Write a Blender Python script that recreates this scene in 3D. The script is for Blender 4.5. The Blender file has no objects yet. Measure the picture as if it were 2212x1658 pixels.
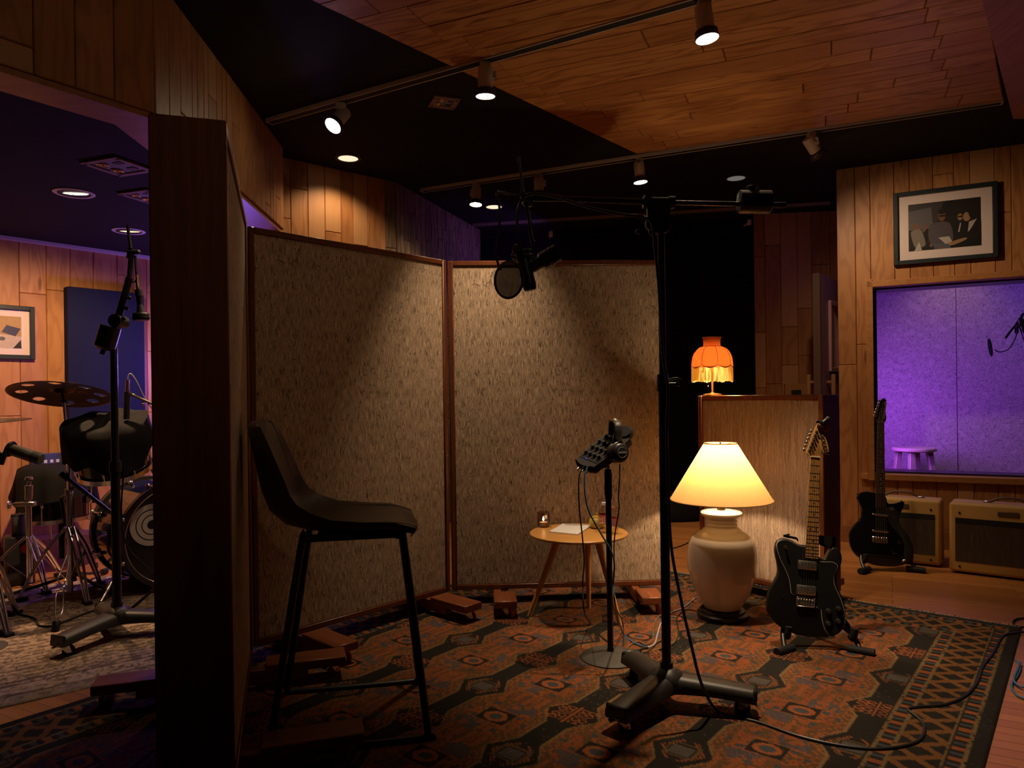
import bpy, bmesh, math, random
import numpy as np
from mathutils import Vector, Matrix
R = math.radians
rng = random.Random(7)
V3 = Vector
SC = bpy.context.scene
COL = SC.collection

# ---------------------------------------------------------------- survey of the room
FPX, YH, ROLL, EYE = 1540.0, 852.0, R(0.75), 1.12
CR, SR = math.cos(ROLL), math.sin(ROLL)
def at(px, py, d):
    u = (px - 1106) / FPX; v = (YH - py) / FPX
    return V3(((u * CR + v * SR) * d, d, EYE + (v * CR - u * SR) * d))
def onz(px, py, z=0.0):
    p = at(px, py, 1.0); t = (z - EYE) / (p.z - EYE)
    return V3((p.x * t, t, z))
def onplane(px, py, P, N):
    d = at(px, py, 1.0) - V3((0, 0, EYE)); o = V3((0, 0, EYE))
    t = (P - o).dot(N) / d.dot(N)
    return o + d * t

# ---------------------------------------------------------------- mesh builder
def rotm(rx=0, ry=0, rz=0):
    return Matrix.Rotation(R(rz), 4, 'Z') @ Matrix.Rotation(R(ry), 4, 'Y') @ Matrix.Rotation(R(rx), 4, 'X')
def frame_z(p, d, up=V3((0, 0, 1))):
    z = V3(d).normalized()
    if abs(z.dot(up)) > .98: up = V3((0, 1, 0))
    x = up.cross(z).normalized(); y = z.cross(x)
    m = Matrix((x, y, z)).transposed().to_4x4(); m.translation = V3(p); return m
def smooth_path(pts, k=6):
    P = [V3(p) for p in pts]
    if len(P) < 3: return P
    out = []
    for i in range(len(P) - 1):
        a = P[max(i - 1, 0)]; b = P[i]; c = P[i + 1]; d = P[min(i + 2, len(P) - 1)]
        for j in range(k):
            t = j / k
            out.append(.5 * ((2 * b) + (c - a) * t + (2 * a - 5 * b + 4 * c - d) * t * t + (3 * b - a - 3 * c + d) * t ** 3))
    out.append(P[-1]); return out
def smooth2(pts, k=5):
    n = len(pts); out = []
    P = [V3((p[0], p[1])) for p in pts]
    for i in range(n):
        a, b, c, d = P[i - 1], P[i], P[(i + 1) % n], P[(i + 2) % n]
        for j in range(k):
            t = j / k
            q = .5 * ((2 * b) + (c - a) * t + (2 * a - 5 * b + 4 * c - d) * t * t + (3 * b - a - 3 * c + d) * t ** 3)
            out.append((q.x, q.y))
    return out
class MB:
    def __init__(s, M=None):
        s.v = []; s.f = []; s.mi = []; s.M = M or Matrix.Identity(4)
    def add(s, vs, fs, m=0):
        o = len(s.v)
        s.v += [tuple(s.M @ V3(p)) for p in vs]
        s.f += [tuple(i + o for i in f) for f in fs]; s.mi += [m] * len(fs)
        return s
    def box(s, c, size, rot=None, bev=0.0, m=0, seg=1):
        bm = bmesh.new(); bmesh.ops.create_cube(bm, size=1.0)
        bmesh.ops.scale(bm, vec=V3(size), verts=bm.verts)
        if bev > 0: bmesh.ops.bevel(bm, geom=bm.edges[:], offset=bev, segments=seg, affect='EDGES', profile=.5)
        T = Matrix.Translation(V3(c)) @ (rot if rot is not None else Matrix.Identity(4))
        bm.verts.index_update()
        s.add([T @ v.co for v in bm.verts], [[v.index for v in f.verts] for f in bm.faces], m); bm.free(); return s
    def bar(s, a, b, w, h, bev=0.0, m=0, up=V3((0, 0, 1))):
        a, b = V3(a), V3(b); T = frame_z((a + b) / 2, b - a, up)
        return s.box((0, 0, 0), (w, h, (b - a).length), T, bev, m)
    def rings(s, rings, m=0, cap=(True, True), closed=False):
        n = len(rings[0]); vs = [p for r in rings for p in r]; fs = []
        K = len(rings)
        for i in range(K if closed else K - 1):
            for j in range(n):
                a = i * n + j; b = i * n + (j + 1) % n; i2 = (i + 1) % K
                fs.append((a, b, i2 * n + (j + 1) % n, i2 * n + j))
        if not closed:
            if cap[0]: fs.append(tuple(range(n - 1, -1, -1)))
            if cap[1]: fs.append(tuple((K - 1) * n + j for j in range(n)))
        return s.add(vs, fs, m)
    def cyl(s, a, b, r0, r1=None, n=16, m=0, caps=(True, True)):
        r1 = r0 if r1 is None else r1; a, b = V3(a), V3(b); T = frame_z(a, b - a); L = (b - a).length
        rg = [[T @ V3((r * math.cos(2 * math.pi * j / n), r * math.sin(2 * math.pi * j / n), z)) for j in range(n)] for r, z in ((r0, 0), (r1, L))]
        return s.rings(rg, m, caps)
    def tube(s, pts, r, n=8, m=0, k=6, closed=False, smooth=True):
        P = smooth_path(pts, k) if smooth else [V3(p) for p in pts]
        rs = r if isinstance(r, (list, tuple)) else None
        t = (P[1] - P[0]).normalized(); x = t.orthogonal().normalized(); rg = []
        for i, p in enumerate(P):
            d = (P[min(i + 1, len(P) - 1)] - P[max(i - 1, 0)])
            if d.length > 1e-9: t = d.normalized()
            x = (x - t * x.dot(t)).normalized(); y = t.cross(x)
            q = r if rs is None else rs[0] + (rs[-1] - rs[0]) * i / (len(P) - 1)
            rg.append([p + x * q * math.cos(2 * math.pi * j / n) + y * q * math.sin(2 * math.pi * j / n) for j in range(n)])
        return s.rings(rg, m, closed=closed)
    def lathe(s, prof, n=32, m=0, M=None, cap=(True, True), loop=False):
        M = M or Matrix.Identity(4)
        return s.rings([[M @ V3((r * math.cos(2 * math.pi * j / n), r * math.sin(2 * math.pi * j / n), z)) for j in range(n)] for r, z in prof], m, cap, loop)
    def torus(s, c, Rr, r, T=None, n=32, k=8, m=0, arc=1.0):
        T = (T if T is not None else Matrix.Identity(4)); c = V3(c); cl = arc >= 1
        cnt = n if cl else n + 1
        rg = []
        for i in range(cnt):
            a = 2 * math.pi * arc * i / n
            rg.append([c + T.to_3x3() @ V3(((Rr + r * math.cos(2 * math.pi * j / k)) * math.cos(a), (Rr + r * math.cos(2 * math.pi * j / k)) * math.sin(a), r * math.sin(2 * math.pi * j / k))) for j in range(k)])
        return s.rings(rg, m, closed=cl)
    def ball(s, c, r, sc=(1, 1, 1), n=16, k=10, m=0, T=None):
        T = T or Matrix.Identity(4); c = V3(c); rg = []
        for i in range(1, k):
            t = math.pi * i / k
            rg.append([c + T.to_3x3() @ V3((r * sc[0] * math.sin(t) * math.cos(2 * math.pi * j / n), r * sc[1] * math.sin(t) * math.sin(2 * math.pi * j / n), -r * sc[2] * math.cos(t))) for j in range(n)])
        return s.rings(rg, m)
    def prism(s, outline, y0, y1, rd=0.0, m=0, M=None, n_r=3):
        """outline in local x,z ; extruded along y from y0 (front) to y1 (back), edges rounded by rd"""
        M = M or Matrix.Identity(4); n = len(outline)
        A = sum(outline[i][0] * outline[(i + 1) % n][1] - outline[(i + 1) % n][0] * outline[i][1] for i in range(n))
        sg = 1 if A > 0 else -1; nor = []
        for i in range(n):
            a, c = outline[i - 1], outline[(i + 1) % n]; dx, dz = c[0] - a[0], c[1] - a[1]; L = math.hypot(dx, dz) or 1
            nor.append((sg * dz / L, -sg * dx / L))
        lay = []
        if rd > 0:
            lay = [(y0 + rd * (1 - math.cos(math.pi / 2 * i / n_r)), rd * (1 - math.sin(math.pi / 2 * i / n_r))) for i in range(n_r + 1)]
            lay += [(y1 - rd * (1 - math.cos(math.pi / 2 * i / n_r)), rd * (1 - math.sin(math.pi / 2 * i / n_r))) for i in range(n_r, -1, -1)]
        else: lay = [(y0, 0), (y1, 0)]
        rg = [[M @ V3((p[0] - q[0] * ins, y, p[1] - q[1] * ins)) for p, q in zip(outline, nor)] for y, ins in lay]
        return s.rings(rg, m)
    def build(s, name, mats, parent=None, loc=None, ang=38, smooth=True):
        me = bpy.data.meshes.new(name); me.from_pydata(s.v, [], s.f)
        ms = mats if isinstance(mats, (list, tuple)) else [mats]
        for k in ms: me.materials.append(k)
        me.polygons.foreach_set('material_index', [min(i, len(ms) - 1) for i in s.mi])
        bm = bmesh.new(); bm.from_mesh(me); bmesh.ops.recalc_face_normals(bm, faces=bm.faces); bm.to_mesh(me); bm.free()
        if smooth:
            me.polygons.foreach_set('use_smooth', [True] * len(me.polygons))
            me.set_sharp_from_angle(angle=R(ang))
        me.update()
        o = bpy.data.objects.new(name, me); COL.objects.link(o)
        if parent: o.parent = parent
        if loc is not None: o.location = loc
        return o
def tag(o, label=None, cat=None, group=None, kind=None):
    if label: o['label'] = label
    if cat: o['category'] = cat
    if group: o['group'] = group
    if kind: o['kind'] = kind
    return o
def thing(name, label, cat, loc=(0, 0, 0), rot=(0, 0, 0), group=None):
    o = bpy.data.objects.new(name, None); COL.objects.link(o); o.empty_display_size = .1
    o.location = loc; o.rotation_euler = rot; return tag(o, label, cat, group)
def solo(mb, name, mats, label, cat, origin, group=None, ang=38):
    """one-mesh thing built in world space, origin moved to its base"""
    origin = V3(origin); mb.v = [tuple(V3(p) - origin) for p in mb.v]
    return tag(mb.build(name, mats, None, origin, ang), label, cat, group)
def copy_tree(o, parent=None):
    c = o.copy(); COL.objects.link(c)
    if parent: c.parent = parent
    for ch in list(o.children): copy_tree(ch, c)
    return c
def struct(mb, name, mats, parent=None, **k):
    o = mb.build(name, mats, parent, **k)
    if not parent: o['kind'] = 'structure'
    return o

# ---------------------------------------------------------------- materials
class NT:
    def __init__(s, name):
        s.m = bpy.data.materials.new(name); s.m.use_nodes = True; s.t = s.m.node_tree; s.t.nodes.clear()
        s.out = s.n('ShaderNodeOutputMaterial')
    def n(s, typ):
        return s.t.nodes.new(typ)
    def setin(s, nd, k, v):
        if isinstance(v, bpy.types.NodeSocket): s.t.links.new(v, nd.inputs[k])
        else: nd.inputs[k].default_value = v
    def L(s, a, nd, k): s.t.links.new(a, nd.inputs[k])
    def math(s, op, a, b=None, c=None):
        nd = s.t.nodes.new('ShaderNodeMath'); nd.operation = op
        for i, x in enumerate((a, b, c)):
            if x is not None: s.setin(nd, i, x)
        return nd.outputs[0]
    def mix(s, f, a, b, blend='MIX'):
        nd = s.t.nodes.new('ShaderNodeMix'); nd.data_type = 'RGBA'; nd.blend_type = blend
        s.setin(nd, 0, f); s.setin(nd, 6, a if isinstance(a, bpy.types.NodeSocket) else c4(a)); s.setin(nd, 7, b if isinstance(b, bpy.types.NodeSocket) else c4(b))
        return nd.outputs[2]
    def ramp(s, f, stops):
        nd = s.t.nodes.new('ShaderNodeValToRGB'); e = nd.color_ramp.elements
        while len(e) < len(stops): e.new(.5)
        for el, (p, c) in zip(e, stops): el.position = p; el.color = c4(c) if isinstance(c, (tuple, list)) else (c, c, c, 1)
        s.L(f, nd, 0); return nd.outputs[0]
    def noise(s, vec, scale, detail=3, rough=.55, dist=0):
        nd = s.t.nodes.new('ShaderNodeTexNoise'); nd.inputs['Scale'].default_value = scale; nd.inputs['Detail'].default_value = detail
        nd.inputs['Roughness'].default_value = rough; nd.inputs['Distortion'].default_value = dist
        if vec is not None: s.L(vec, nd, 'Vector')
        return nd.outputs['Fac']
    def map(s, vec, sc=(1, 1, 1), rot=(0, 0, 0), loc=(0, 0, 0)):
        nd = s.t.nodes.new('ShaderNodeMapping'); nd.inputs['Scale'].default_value = sc; nd.inputs['Rotation'].default_value = rot; nd.inputs['Location'].default_value = loc
        s.L(vec, nd, 'Vector'); return nd.outputs[0]
    def obj(s): return s.t.nodes.new('ShaderNodeTexCoord').outputs['Object']
    def uv(s, name): nd = s.t.nodes.new('ShaderNodeUVMap'); nd.uv_map = name; return nd.outputs[0]
    def attr(s, name): nd = s.t.nodes.new('ShaderNodeAttribute'); nd.attribute_name = name; return nd
    def bump(s, h, strength=.3, dist=.002):
        nd = s.t.nodes.new('ShaderNodeBump'); nd.inputs['Strength'].default_value = strength; nd.inputs['Distance'].default_value = dist; s.L(h, nd, 'Height'); return nd.outputs[0]
    def pbr(s, col, rough=.5, metal=0, normal=None, spec=.5, coat=0, **kw):
        nd = s.t.nodes.new('ShaderNodeBsdfPrincipled')
        s.setin(nd, 'Base Color', col if isinstance(col, bpy.types.NodeSocket) else c4(col)); s.setin(nd, 'Roughness', rough); nd.inputs['Metallic'].default_value = metal
        nd.inputs['Specular IOR Level'].default_value = spec; nd.inputs['Coat Weight'].default_value = coat
        if normal is not None: s.L(normal, nd, 'Normal')
        for k, v in kw.items(): s.setin(nd, k.replace('_', ' '), v)
        s.L(nd.outputs[0], s.out, 0); return nd
def c4(c): return (c[0], c[1], c[2], 1.0)
_mc = {}
def plain(name, col, rough=.5, metal=0, spec=.5, coat=0, var=.12, scale=60, bump=0.0):
    if name in _mc: return _mc[name]
    t = NT(name); o = t.obj(); n = t.noise(o, scale, 4)
    c = t.mix(t.math('MULTIPLY', n, var * 2), col, tuple(x * .45 for x in col))
    rg = t.math('ADD', rough - .06, t.math('MULTIPLY', n, .12))
    t.pbr(c, rg, metal, t.bump(n, bump, .001) if bump else None, spec, coat)
    _mc[name] = t.m; return t.m
def emis(name, col, s):
    if name in _mc: return _mc[name]
    t = NT(name); e = t.n('ShaderNodeEmission'); e.inputs[0].default_value = c4(col); e.inputs[1].default_value = s
    t.L(e.outputs[0], t.out, 0); _mc[name] = t.m; return t.m
def plankmat(name, light, dark, rough=.42, grain=1.0, tint=None):
    """boards: UV map 'grain' = metres (across, along), point attribute 'tone' = one value per board"""
    t = NT(name); uv = t.uv('grain'); tone = t.attr('tone').outputs['Fac']
    cmb = t.t.nodes.new('ShaderNodeCombineXYZ'); t.L(t.math('MULTIPLY', tone, 37.0), cmb, 2)
    vv = t.t.nodes.new('ShaderNodeVectorMath'); vv.operation = 'ADD'; t.L(uv, vv, 0); t.L(cmb.outputs[0], vv, 1); vec = vv.outputs[0]
    warp = t.noise(t.map(vec, (3.0, .55, 1)), 2.4, 2)
    sep = t.t.nodes.new('ShaderNodeSeparateXYZ'); t.L(vec, sep, 0)
    ph = t.math('ADD', t.math('MULTIPLY', sep.outputs[0], 55.0), t.math('MULTIPLY', warp, 46.0))
    ring = t.math('POWER', t.math('ADD', t.math('MULTIPLY', t.math('SINE', ph), .5), .5), 2.2)
    fine = t.noise(t.map(vec, (260, 5, 1)), 1.0, 3)
    pore = t.noise(t.map(vec, (90, 2.2, 1)), 1.0, 2)
    g = t.math('ADD', t.math('MULTIPLY', ring, .42 * grain), t.math('MULTIPLY', fine, .34 * grain))
    g = t.math('ADD', g, t.math('MULTIPLY', pore, .22 * grain))
    base = t.mix(t.math('MULTIPLY', tone, .85), light, tuple((a + b) / 2 * .9 for a, b in zip(light, dark)))
    kn = t.t.nodes.new('ShaderNodeTexVoronoi'); kn.inputs['Scale'].default_value = 1.0; t.L(t.map(vec, (6.5, 1.7, 1)), kn, 'Vector')
    knot = t.ramp(kn.outputs['Distance'], [(0.0, 1.0), (.06, .8), (.10, 0.0)])
    c = t.mix(g, base, dark)
    c = t.mix(t.math('MULTIPLY', knot, .7), c, tuple(x * .3 for x in dark))
    if tint is not None: c = t.mix(t.math('GREATER_THAN', tone, .86), c, t.mix(.55, c, tint))
    t.pbr(c, t.math('ADD', rough, t.math('MULTIPLY', fine, .15)), 0, t.bump(t.math('ADD', g, fine), .25, .0012), .4)
    return t.m
def woodobj(name, light, dark, axis='z', rough=.4, sc=1.0):
    if name in _mc: return _mc[name]
    t = NT(name); o = t.obj()
    s = {'x': (2, 40, 40), 'y': (40, 2, 40), 'z': (40, 40, 2)}[axis]; s = tuple(q * sc for q in s)
    n1 = t.noise(t.map(o, s), 1.0, 4, .6, .6); n2 = t.noise(t.map(o, tuple(q * 4 for q in s)), 1.0, 3)
    g = t.math('ADD', t.math('MULTIPLY', n1, .75), t.math('MULTIPLY', n2, .4))
    c = t.mix(t.ramp(g, [(.3, 0.0), (.8, 1.0)]), light, dark)
    t.pbr(c, rough, 0, t.bump(n2, .12, .001), .45)
    _mc[name] = t.m; return t.m
M_ = {}
M_['wallwood'] = plankmat('pine_wall_boards', (.52, .24, .083), (.26, .095, .027), .40, tint=(.60, .33, .15))
M_['ceilwood'] = plankmat('pine_ceiling_boards', (.68, .35, .125), (.30, .115, .034), .36, 1.25, tint=(.42, .19, .07))
M_['drumwood'] = plankmat('cedar_wall_boards', (.56, .27, .11), (.30, .12, .045), .42)
M_['oldwood'] = plankmat('rough_stone_veneer', (.36, .24, .13), (.12, .075, .04), .75, 1.5)
M_['floorwood'] = plankmat('oak_floor_strips', (.48, .20, .058), (.24, .085, .022), .27, .9)
M_['black'] = plain('matte_black_ceiling_paint', (.0135, .0115, .0105), .9, var=.3, scale=12, spec=.2)
M_['curtain'] = plain('black_velour_curtain', (.011, .009, .009), .95, var=.4, scale=30, spec=.1)
M_['blkmetal'] = plain('black_powder_coat', (.016, .0155, .015), .38, 0, .5, bump=.1, scale=400)
M_['satin'] = plain('satin_black_metal', (.022, .021, .020), .25, .3, .5)
M_['castblk'] = plain('textured_black_casting', (.034, .030, .026), .40, 0, .5, bump=.35, scale=700)
M_['greycast'] = plain('grey_cast_iron', (.050, .044, .036), .6, 0, .4, bump=.3, scale=300)
M_['rubber'] = plain('black_rubber', (.014, .014, .014), .7, spec=.3)
M_['plastic'] = plain('black_plastic', (.02, .02, .021), .4)
M_['chrome'] = plain('polished_chrome', (.74, .72, .70), .24, 1.0, var=.05)
M_['steel'] = plain('brushed_steel', (.55, .53, .50), .32, 1.0, var=.15, scale=200)
M_['brass'] = plain('brass', (.72, .48, .18), .25, 1.0, var=.1)
M_['white'] = plain('white_enamel', (.68, .62, .56), .45, var=.08)
M_['trackwhite'] = plain('white_track_metal', (.62, .54, .50), .45, var=.08)
M_['red'] = plain('red_polyurethane', (.62, .03, .015), .4)
M_['gobowood'] = woodobj('dark_mahogany', (.20, .056, .018), (.085, .024, .008), 'z', .38)
M_['footwood'] = woodobj('mahogany_board', (.30, .088, .030), (.13, .037, .012), 'y', .36)
M_['tablewood'] = woodobj('honey_bamboo', (.72, .38, .11), (.50, .235, .06), 'x', .35)
M_['maple'] = woodobj('amber_maple', (.50, .26, .075), (.34, .16, .04), 'z', .3)
M_['rosewood'] = woodobj('dark_rosewood', (.05, .028, .018), (.02, .012, .009), 'z', .4)
M_['leather'] = plain('brown_black_leather', (.050, .037, .029), .34, 0, .5, scale=220, var=.2, bump=.25)
M_['stitch'] = plain('tan_thread', (.16, .12, .08), .7)
M_['blackgloss'] = plain('gloss_black_lacquer', (.008, .008, .009), .08, 0, .5, .6, var=.05)
M_['wornblk'] = None
M_['cloth'] = plain('black_cotton_cloth', (.0075, .007, .0075), .85, spec=.2, var=.4, scale=120, bump=.3)
M_['cream'] = plain('cream_ceramic', (.84, .77, .68), .16, 0, .5, .5, var=.06, scale=8)
M_['darkbase'] = plain('black_wood_plinth', (.025, .018, .014), .35)
M_['paper'] = plain('white_paper', (.82, .80, .78), .7, var=.03)
M_['matboard'] = plain('pale_mat_board', (.74, .60, .56), .8, var=.03)
M_['framepaint'] = plain('black_picture_frame', (.022, .028, .032), .35)
M_['tweed'] = plain('lacquered_tweed', (.60, .36, .105), .55, 0, .4, scale=420, var=.35, bump=.4)
M_['bluecable'] = plain('blue_cable', (.05, .15, .30), .45)
M_['whitecable'] = plain('grey_white_cable', (.42, .42, .50), .45)
M_['navy'] = plain('navy_acoustic_cloth', (.014, .016, .050), .95, spec=.1, scale=300, var=.25)
M_['magstool'] = woodobj('pale_stool_wood', (.62, .46, .42), (.50, .36, .33), 'z', .4)
M_['purpledoor'] = plain('violet_lit_door', (.26, .12, .17), .5, var=.1, scale=10)  # violet cast of the light on the door is put into this colour
# ---------------------------------------------------------------- special materials
def cloth_strings(name, light, dark, freq=400, stretch=19, lo=.42, hi=.70, cross=True):
    """grass-cloth wall covering: crinkled upright threads, object x = across, z = up"""
    t = NT(name); o = t.obj()
    w = t.noise(t.map(o, (46, 46, 20)), 1.0, 2)
    sx = t.t.nodes.new('ShaderNodeSeparateXYZ'); t.L(o, sx, 0)
    x = t.math('ADD', sx.outputs[0], t.math('MULTIPLY', w, .030))
    cb = t.t.nodes.new('ShaderNodeCombineXYZ'); t.L(t.math('MULTIPLY', x, freq), cb, 0); t.L(t.math('MULTIPLY', sx.outputs[2], stretch), cb, 2)
    n = t.noise(cb.outputs[0], 1.0, 2, .5)
    lines = t.ramp(n, [(lo, 0.0), (hi, 1.0)])
    if cross:
        v = t.t.nodes.new('ShaderNodeTexVoronoi'); v.feature = 'DISTANCE_TO_EDGE'; v.inputs['Scale'].default_value = 1.0
        t.L(t.map(o, (60, 60, 17), (0, .25, 0)), v, 'Vector')
        gate = t.noise(t.map(o, (21, 21, 15)), 1.0, 1)
        cr = t.math('MULTIPLY', t.math('LESS_THAN', v.outputs['Distance'], .028), t.math('GREATER_THAN', gate, .58))
        lines = t.math('MAXIMUM', lines, t.math('MULTIPLY', cr, .9))
    tone = t.noise(t.map(o, (9, 9, 3)), 1.0, 3)
    c = t.mix(t.math('MULTIPLY', tone, .35), light, tuple(x * .6 for x in light))
    c = t.mix(lines, c, dark)
    t.pbr(c, .85, 0, t.bump(t.math('SUBTRACT', 1.0, lines), .5, .002), .15)
    return t.m
M_['gobocloth'] = cloth_strings('crinkled_grasscloth', (.62, .455, .31), (.10, .072, .05))
M_['gobocloth2'] = cloth_strings('fine_ribbed_cloth', (.60, .45, .335), (.29, .205, .15), 210, 3, .40, .62, False)
def booth_cloth():
    t = NT('violet_squiggle_cloth'); o = t.obj()
    n = t.noise(t.map(o, (1, 1, 1)), 62, 1, .4, 1.6)
    sq = t.math('ABSOLUTE', t.math('SUBTRACT', n, .5))
    line = t.ramp(sq, [(.0, 1.0), (.022, .95), (.05, 0.0)])
    n2 = t.noise(o, 160, 2); n3 = t.noise(o, 22, 1)
    keep = t.math('GREATER_THAN', n3, .36)
    c = t.mix(t.math('MULTIPLY', line, t.math('MULTIPLY', keep, .8)), t.mix(n2, (.60, .48, .54), (.50, .40, .47)), (.11, .08, .12))
    t.pbr(c, .8, 0, None, .2); return t.m
M_['booth'] = booth_cloth()
def speaker_cloth():
    t = NT('brown_speaker_cloth'); o = t.obj()
    ck = t.t.nodes.new('ShaderNodeTexChecker'); ck.inputs['Scale'].default_value = 190; t.L(t.map(o, (1, 1, 1.0)), ck, 0)
    st = t.noise(t.map(o, (160, 20, 9)), 1.0, 2)
    c = t.mix(t.math('MULTIPLY', ck.outputs['Fac'], .8), (.085, .060, .042), (.030, .021, .015))
    c = t.mix(t.ramp(st, [(.55, 0.0), (.7, .6)]), c, (.13, .095, .06))
    t.pbr(c, .9, 0, None, .2); return t.m
M_['grille'] = speaker_cloth()
def glass(name, tint, rough=.0, base=.035):
    t = NT(name); tr = t.n('ShaderNodeBsdfTransparent'); tr.inputs[0].default_value = c4(tint)
    gl = t.n('ShaderNodeBsdfGlossy'); gl.inputs['Roughness'].default_value = rough
    lw = t.n('ShaderNodeLayerWeight'); lw.inputs[0].default_value = .5
    fac = t.math('ADD', base, t.math('MULTIPLY', t.math('POWER', lw.outputs['Facing'], 4.0), .75))
    mx = t.n('ShaderNodeMixShader'); t.L(fac, mx, 0); t.L(tr.outputs[0], mx, 1); t.L(gl.outputs[0], mx, 2)
    t.L(mx.outputs[0], t.out, 0); return t.m
M_['glass'] = glass('window_glass', (.93, .95, .97))
M_['frameglass'] = glass('picture_glass', (1, 1, 1))
M_['smokeglass'] = glass('smoked_tumbler_glass', (.62, .50, .46), .03, .10)
M_['clearpet'] = glass('clear_bottle_plastic', (.90, .88, .88), .05, .06)
def popmesh():
    t = NT('nylon_pop_mesh'); tr = t.n('ShaderNodeBsdfTransparent'); df = t.n('ShaderNodeBsdfDiffuse'); df.inputs[0].default_value = (.02, .018, .016, 1)
    mx = t.n('ShaderNodeMixShader'); mx.inputs[0].default_value = .74; t.L(tr.outputs[0], mx, 1); t.L(df.outputs[0], mx, 2); t.L(mx.outputs[0], t.out, 0); return t.m
M_['pop'] = popmesh()
def shade(name, col, trans, w=.62, spot=None, em=0):
    t = NT(name); o = t.obj(); n = t.noise(o, 55, 4, .65); n2 = t.noise(o, 9, 2)
    k = t.math('MULTIPLY', t.math('SUBTRACT', t.ramp(n, [(.35, 0.0), (.75, 1.0)]), 0.0), .22)
    cd = t.mix(k, col, tuple(x * .6 for x in col)); ct = t.mix(k, trans, tuple(x * .62 for x in trans))
    df = t.n('ShaderNodeBsdfDiffuse'); t.L(cd, df, 0); tl = t.n('ShaderNodeBsdfTranslucent'); t.L(ct, tl, 0)
    mx = t.n('ShaderNodeMixShader'); mx.inputs[0].default_value = w; t.L(df.outputs[0], mx, 1); t.L(tl.outputs[0], mx, 2)
    t.L(mx.outputs[0], t.out, 0); return t.m
M_['shade'] = shade('parchment_lampshade', (.80, .58, .34), (.70, .42, .145))
M_['orangeshade'] = shade('orange_silk_shade', (.42, .085, .02), (.150, .030, .006))
M_['fringe'] = shade('gold_fringe', (.95, .76, .34), (.98, .80, .34), .5)
M_['lens'] = emis('lit_lamp_face', (1.0, .80, .52), 26.0)
M_['lensoff'] = plain('dark_lamp_face', (.05, .045, .04), .2)
M_['dlight'] = emis('lit_downlight_cone', (1.0, .78, .52), 1.15)
M_['dlightdim'] = emis('dim_downlight_cone', (.9, .8, .72), .16)
M_['dlighthot'] = emis('bright_downlight_reflector', (1.0, .80, .55), 6.0)
M_['flame'] = emis('candle_flame', (1.0, .72, .38), 9.0)
M_['led'] = emis('blue_status_light', (.12, .12, 1.0), .35)
def vcol(name, rough=.9, weave=0, sc=260, mul=1.0):
    t = NT(name); c = t.attr('knots').outputs['Color']
    o = t.obj(); n = t.noise(o, sc, 2, .6)
    c2 = t.mix(t.math('MULTIPLY', t.ramp(n, [(.35, 0.0), (.7, 1.0)]), weave), c, (.012, .010, .008))
    t.pbr(c2, rough, 0, t.bump(n, .6, .003), .12); return t.m
M_['rug'] = vcol('hand_knotted_wool', .92, .55, 240)
M_['greyrug'] = vcol('faded_flatweave', .92, .3, 300)

# ---------------------------------------------------------------- boards
class Planks:
    def __init__(s): s.v = []; s.f = []; s.tone = []; s.uv = []; s.back = []
    def board(s, O, U, N, Vd, u0, u1, v0, v1, along='v', g=.0022, th=.012, lift=None, tn=None, corners=None):
        """bevelled board on plane O + u U + v Vd, standing off along N"""
        tn = rng.random() if tn is None else tn; off = rng.random() * 9; lift = rng.uniform(0, .0015) if lift is None else lift
        if corners is None: corners = [(u0, v0, 0), (u1, v0, 0), (u1, v1, 0), (u0, v1, 0)]
        cu = sum(c[0] for c in corners) / 4; cv = sum(c[1] for c in corners) / 4
        i0 = len(s.v); b = .0035
        for lev, (ins, h) in enumerate(((g * .5, 0.0), (g * .5, th - b), (g * .5 + b, th + lift))):
            for (u, v, e) in corners:
                uu = u + (ins if u < cu else -ins); vv = v + (ins if v < cv else -ins)
                s.v.append(O + U * uu + Vd * vv + N * (h + e)); s.tone.append(tn)
                s.uv.append((uu + off, vv + off * 3) if along == 'v' else (vv + off, uu + off * 3))
        for a in (0, 4):
            for j in range(4):
                k = (j + 1) % 4; s.f.append((i0 + a + j, i0 + a + k, i0 + a + 4 + k, i0 + a + 4 + j))
        s.f.append((i0 + 8, i0 + 9, i0 + 10, i0 + 11))
    def slab(s, O, U, N, Vd, u0, u1, v0, v1, t=.06):
        i0 = len(s.v)
        for h in (0, -t):
            for (u, v) in ((u0, v0), (u1, v0), (u1, v1), (u0, v1)):
                s.v.append(O + U * u + Vd * v + N * (h + .001)); s.tone.append(.95); s.uv.append((u, v))
        for f in ((0, 1, 2, 3), (7, 6, 5, 4), (0, 4, 5, 1), (1, 5, 6, 2), (2, 6, 7, 3), (3, 7, 4, 0)):
            s.f.append(tuple(i0 + k for k in f)); s.back.append(len(s.f) - 1)
    def build(s, name, mat, backmat, parent=None):
        me = bpy.data.meshes.new(name); me.from_pydata([tuple(p) for p in s.v], [], s.f)
        me.materials.append(mat); me.materials.append(backmat)
        mi = [0] * len(s.f)
        for i in s.back: mi[i] = 1
        me.polygons.foreach_set('material_index', mi)
        bm = bmesh.new(); bm.from_mesh(me); bmesh.ops.recalc_face_normals(bm, faces=bm.faces); bm.to_mesh(me); bm.free()
        a = me.attributes.new('tone', 'FLOAT', 'POINT'); a.data.foreach_set('value', s.tone)
        uvl = me.uv_layers.new(name='grain'); li = np.zeros(len(me.loops), dtype=np.int32); me.loops.foreach_get('vertex_index', li)
        uvl.data.foreach_set('uv', np.array(s.uv, dtype=np.float32)[li].ravel())
        o = bpy.data.objects.new(name, me); COL.objects.link(o)
        if parent: o.parent = parent
        else: o['kind'] = 'structure'
        return o
Z = V3((0, 0, 1))
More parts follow.
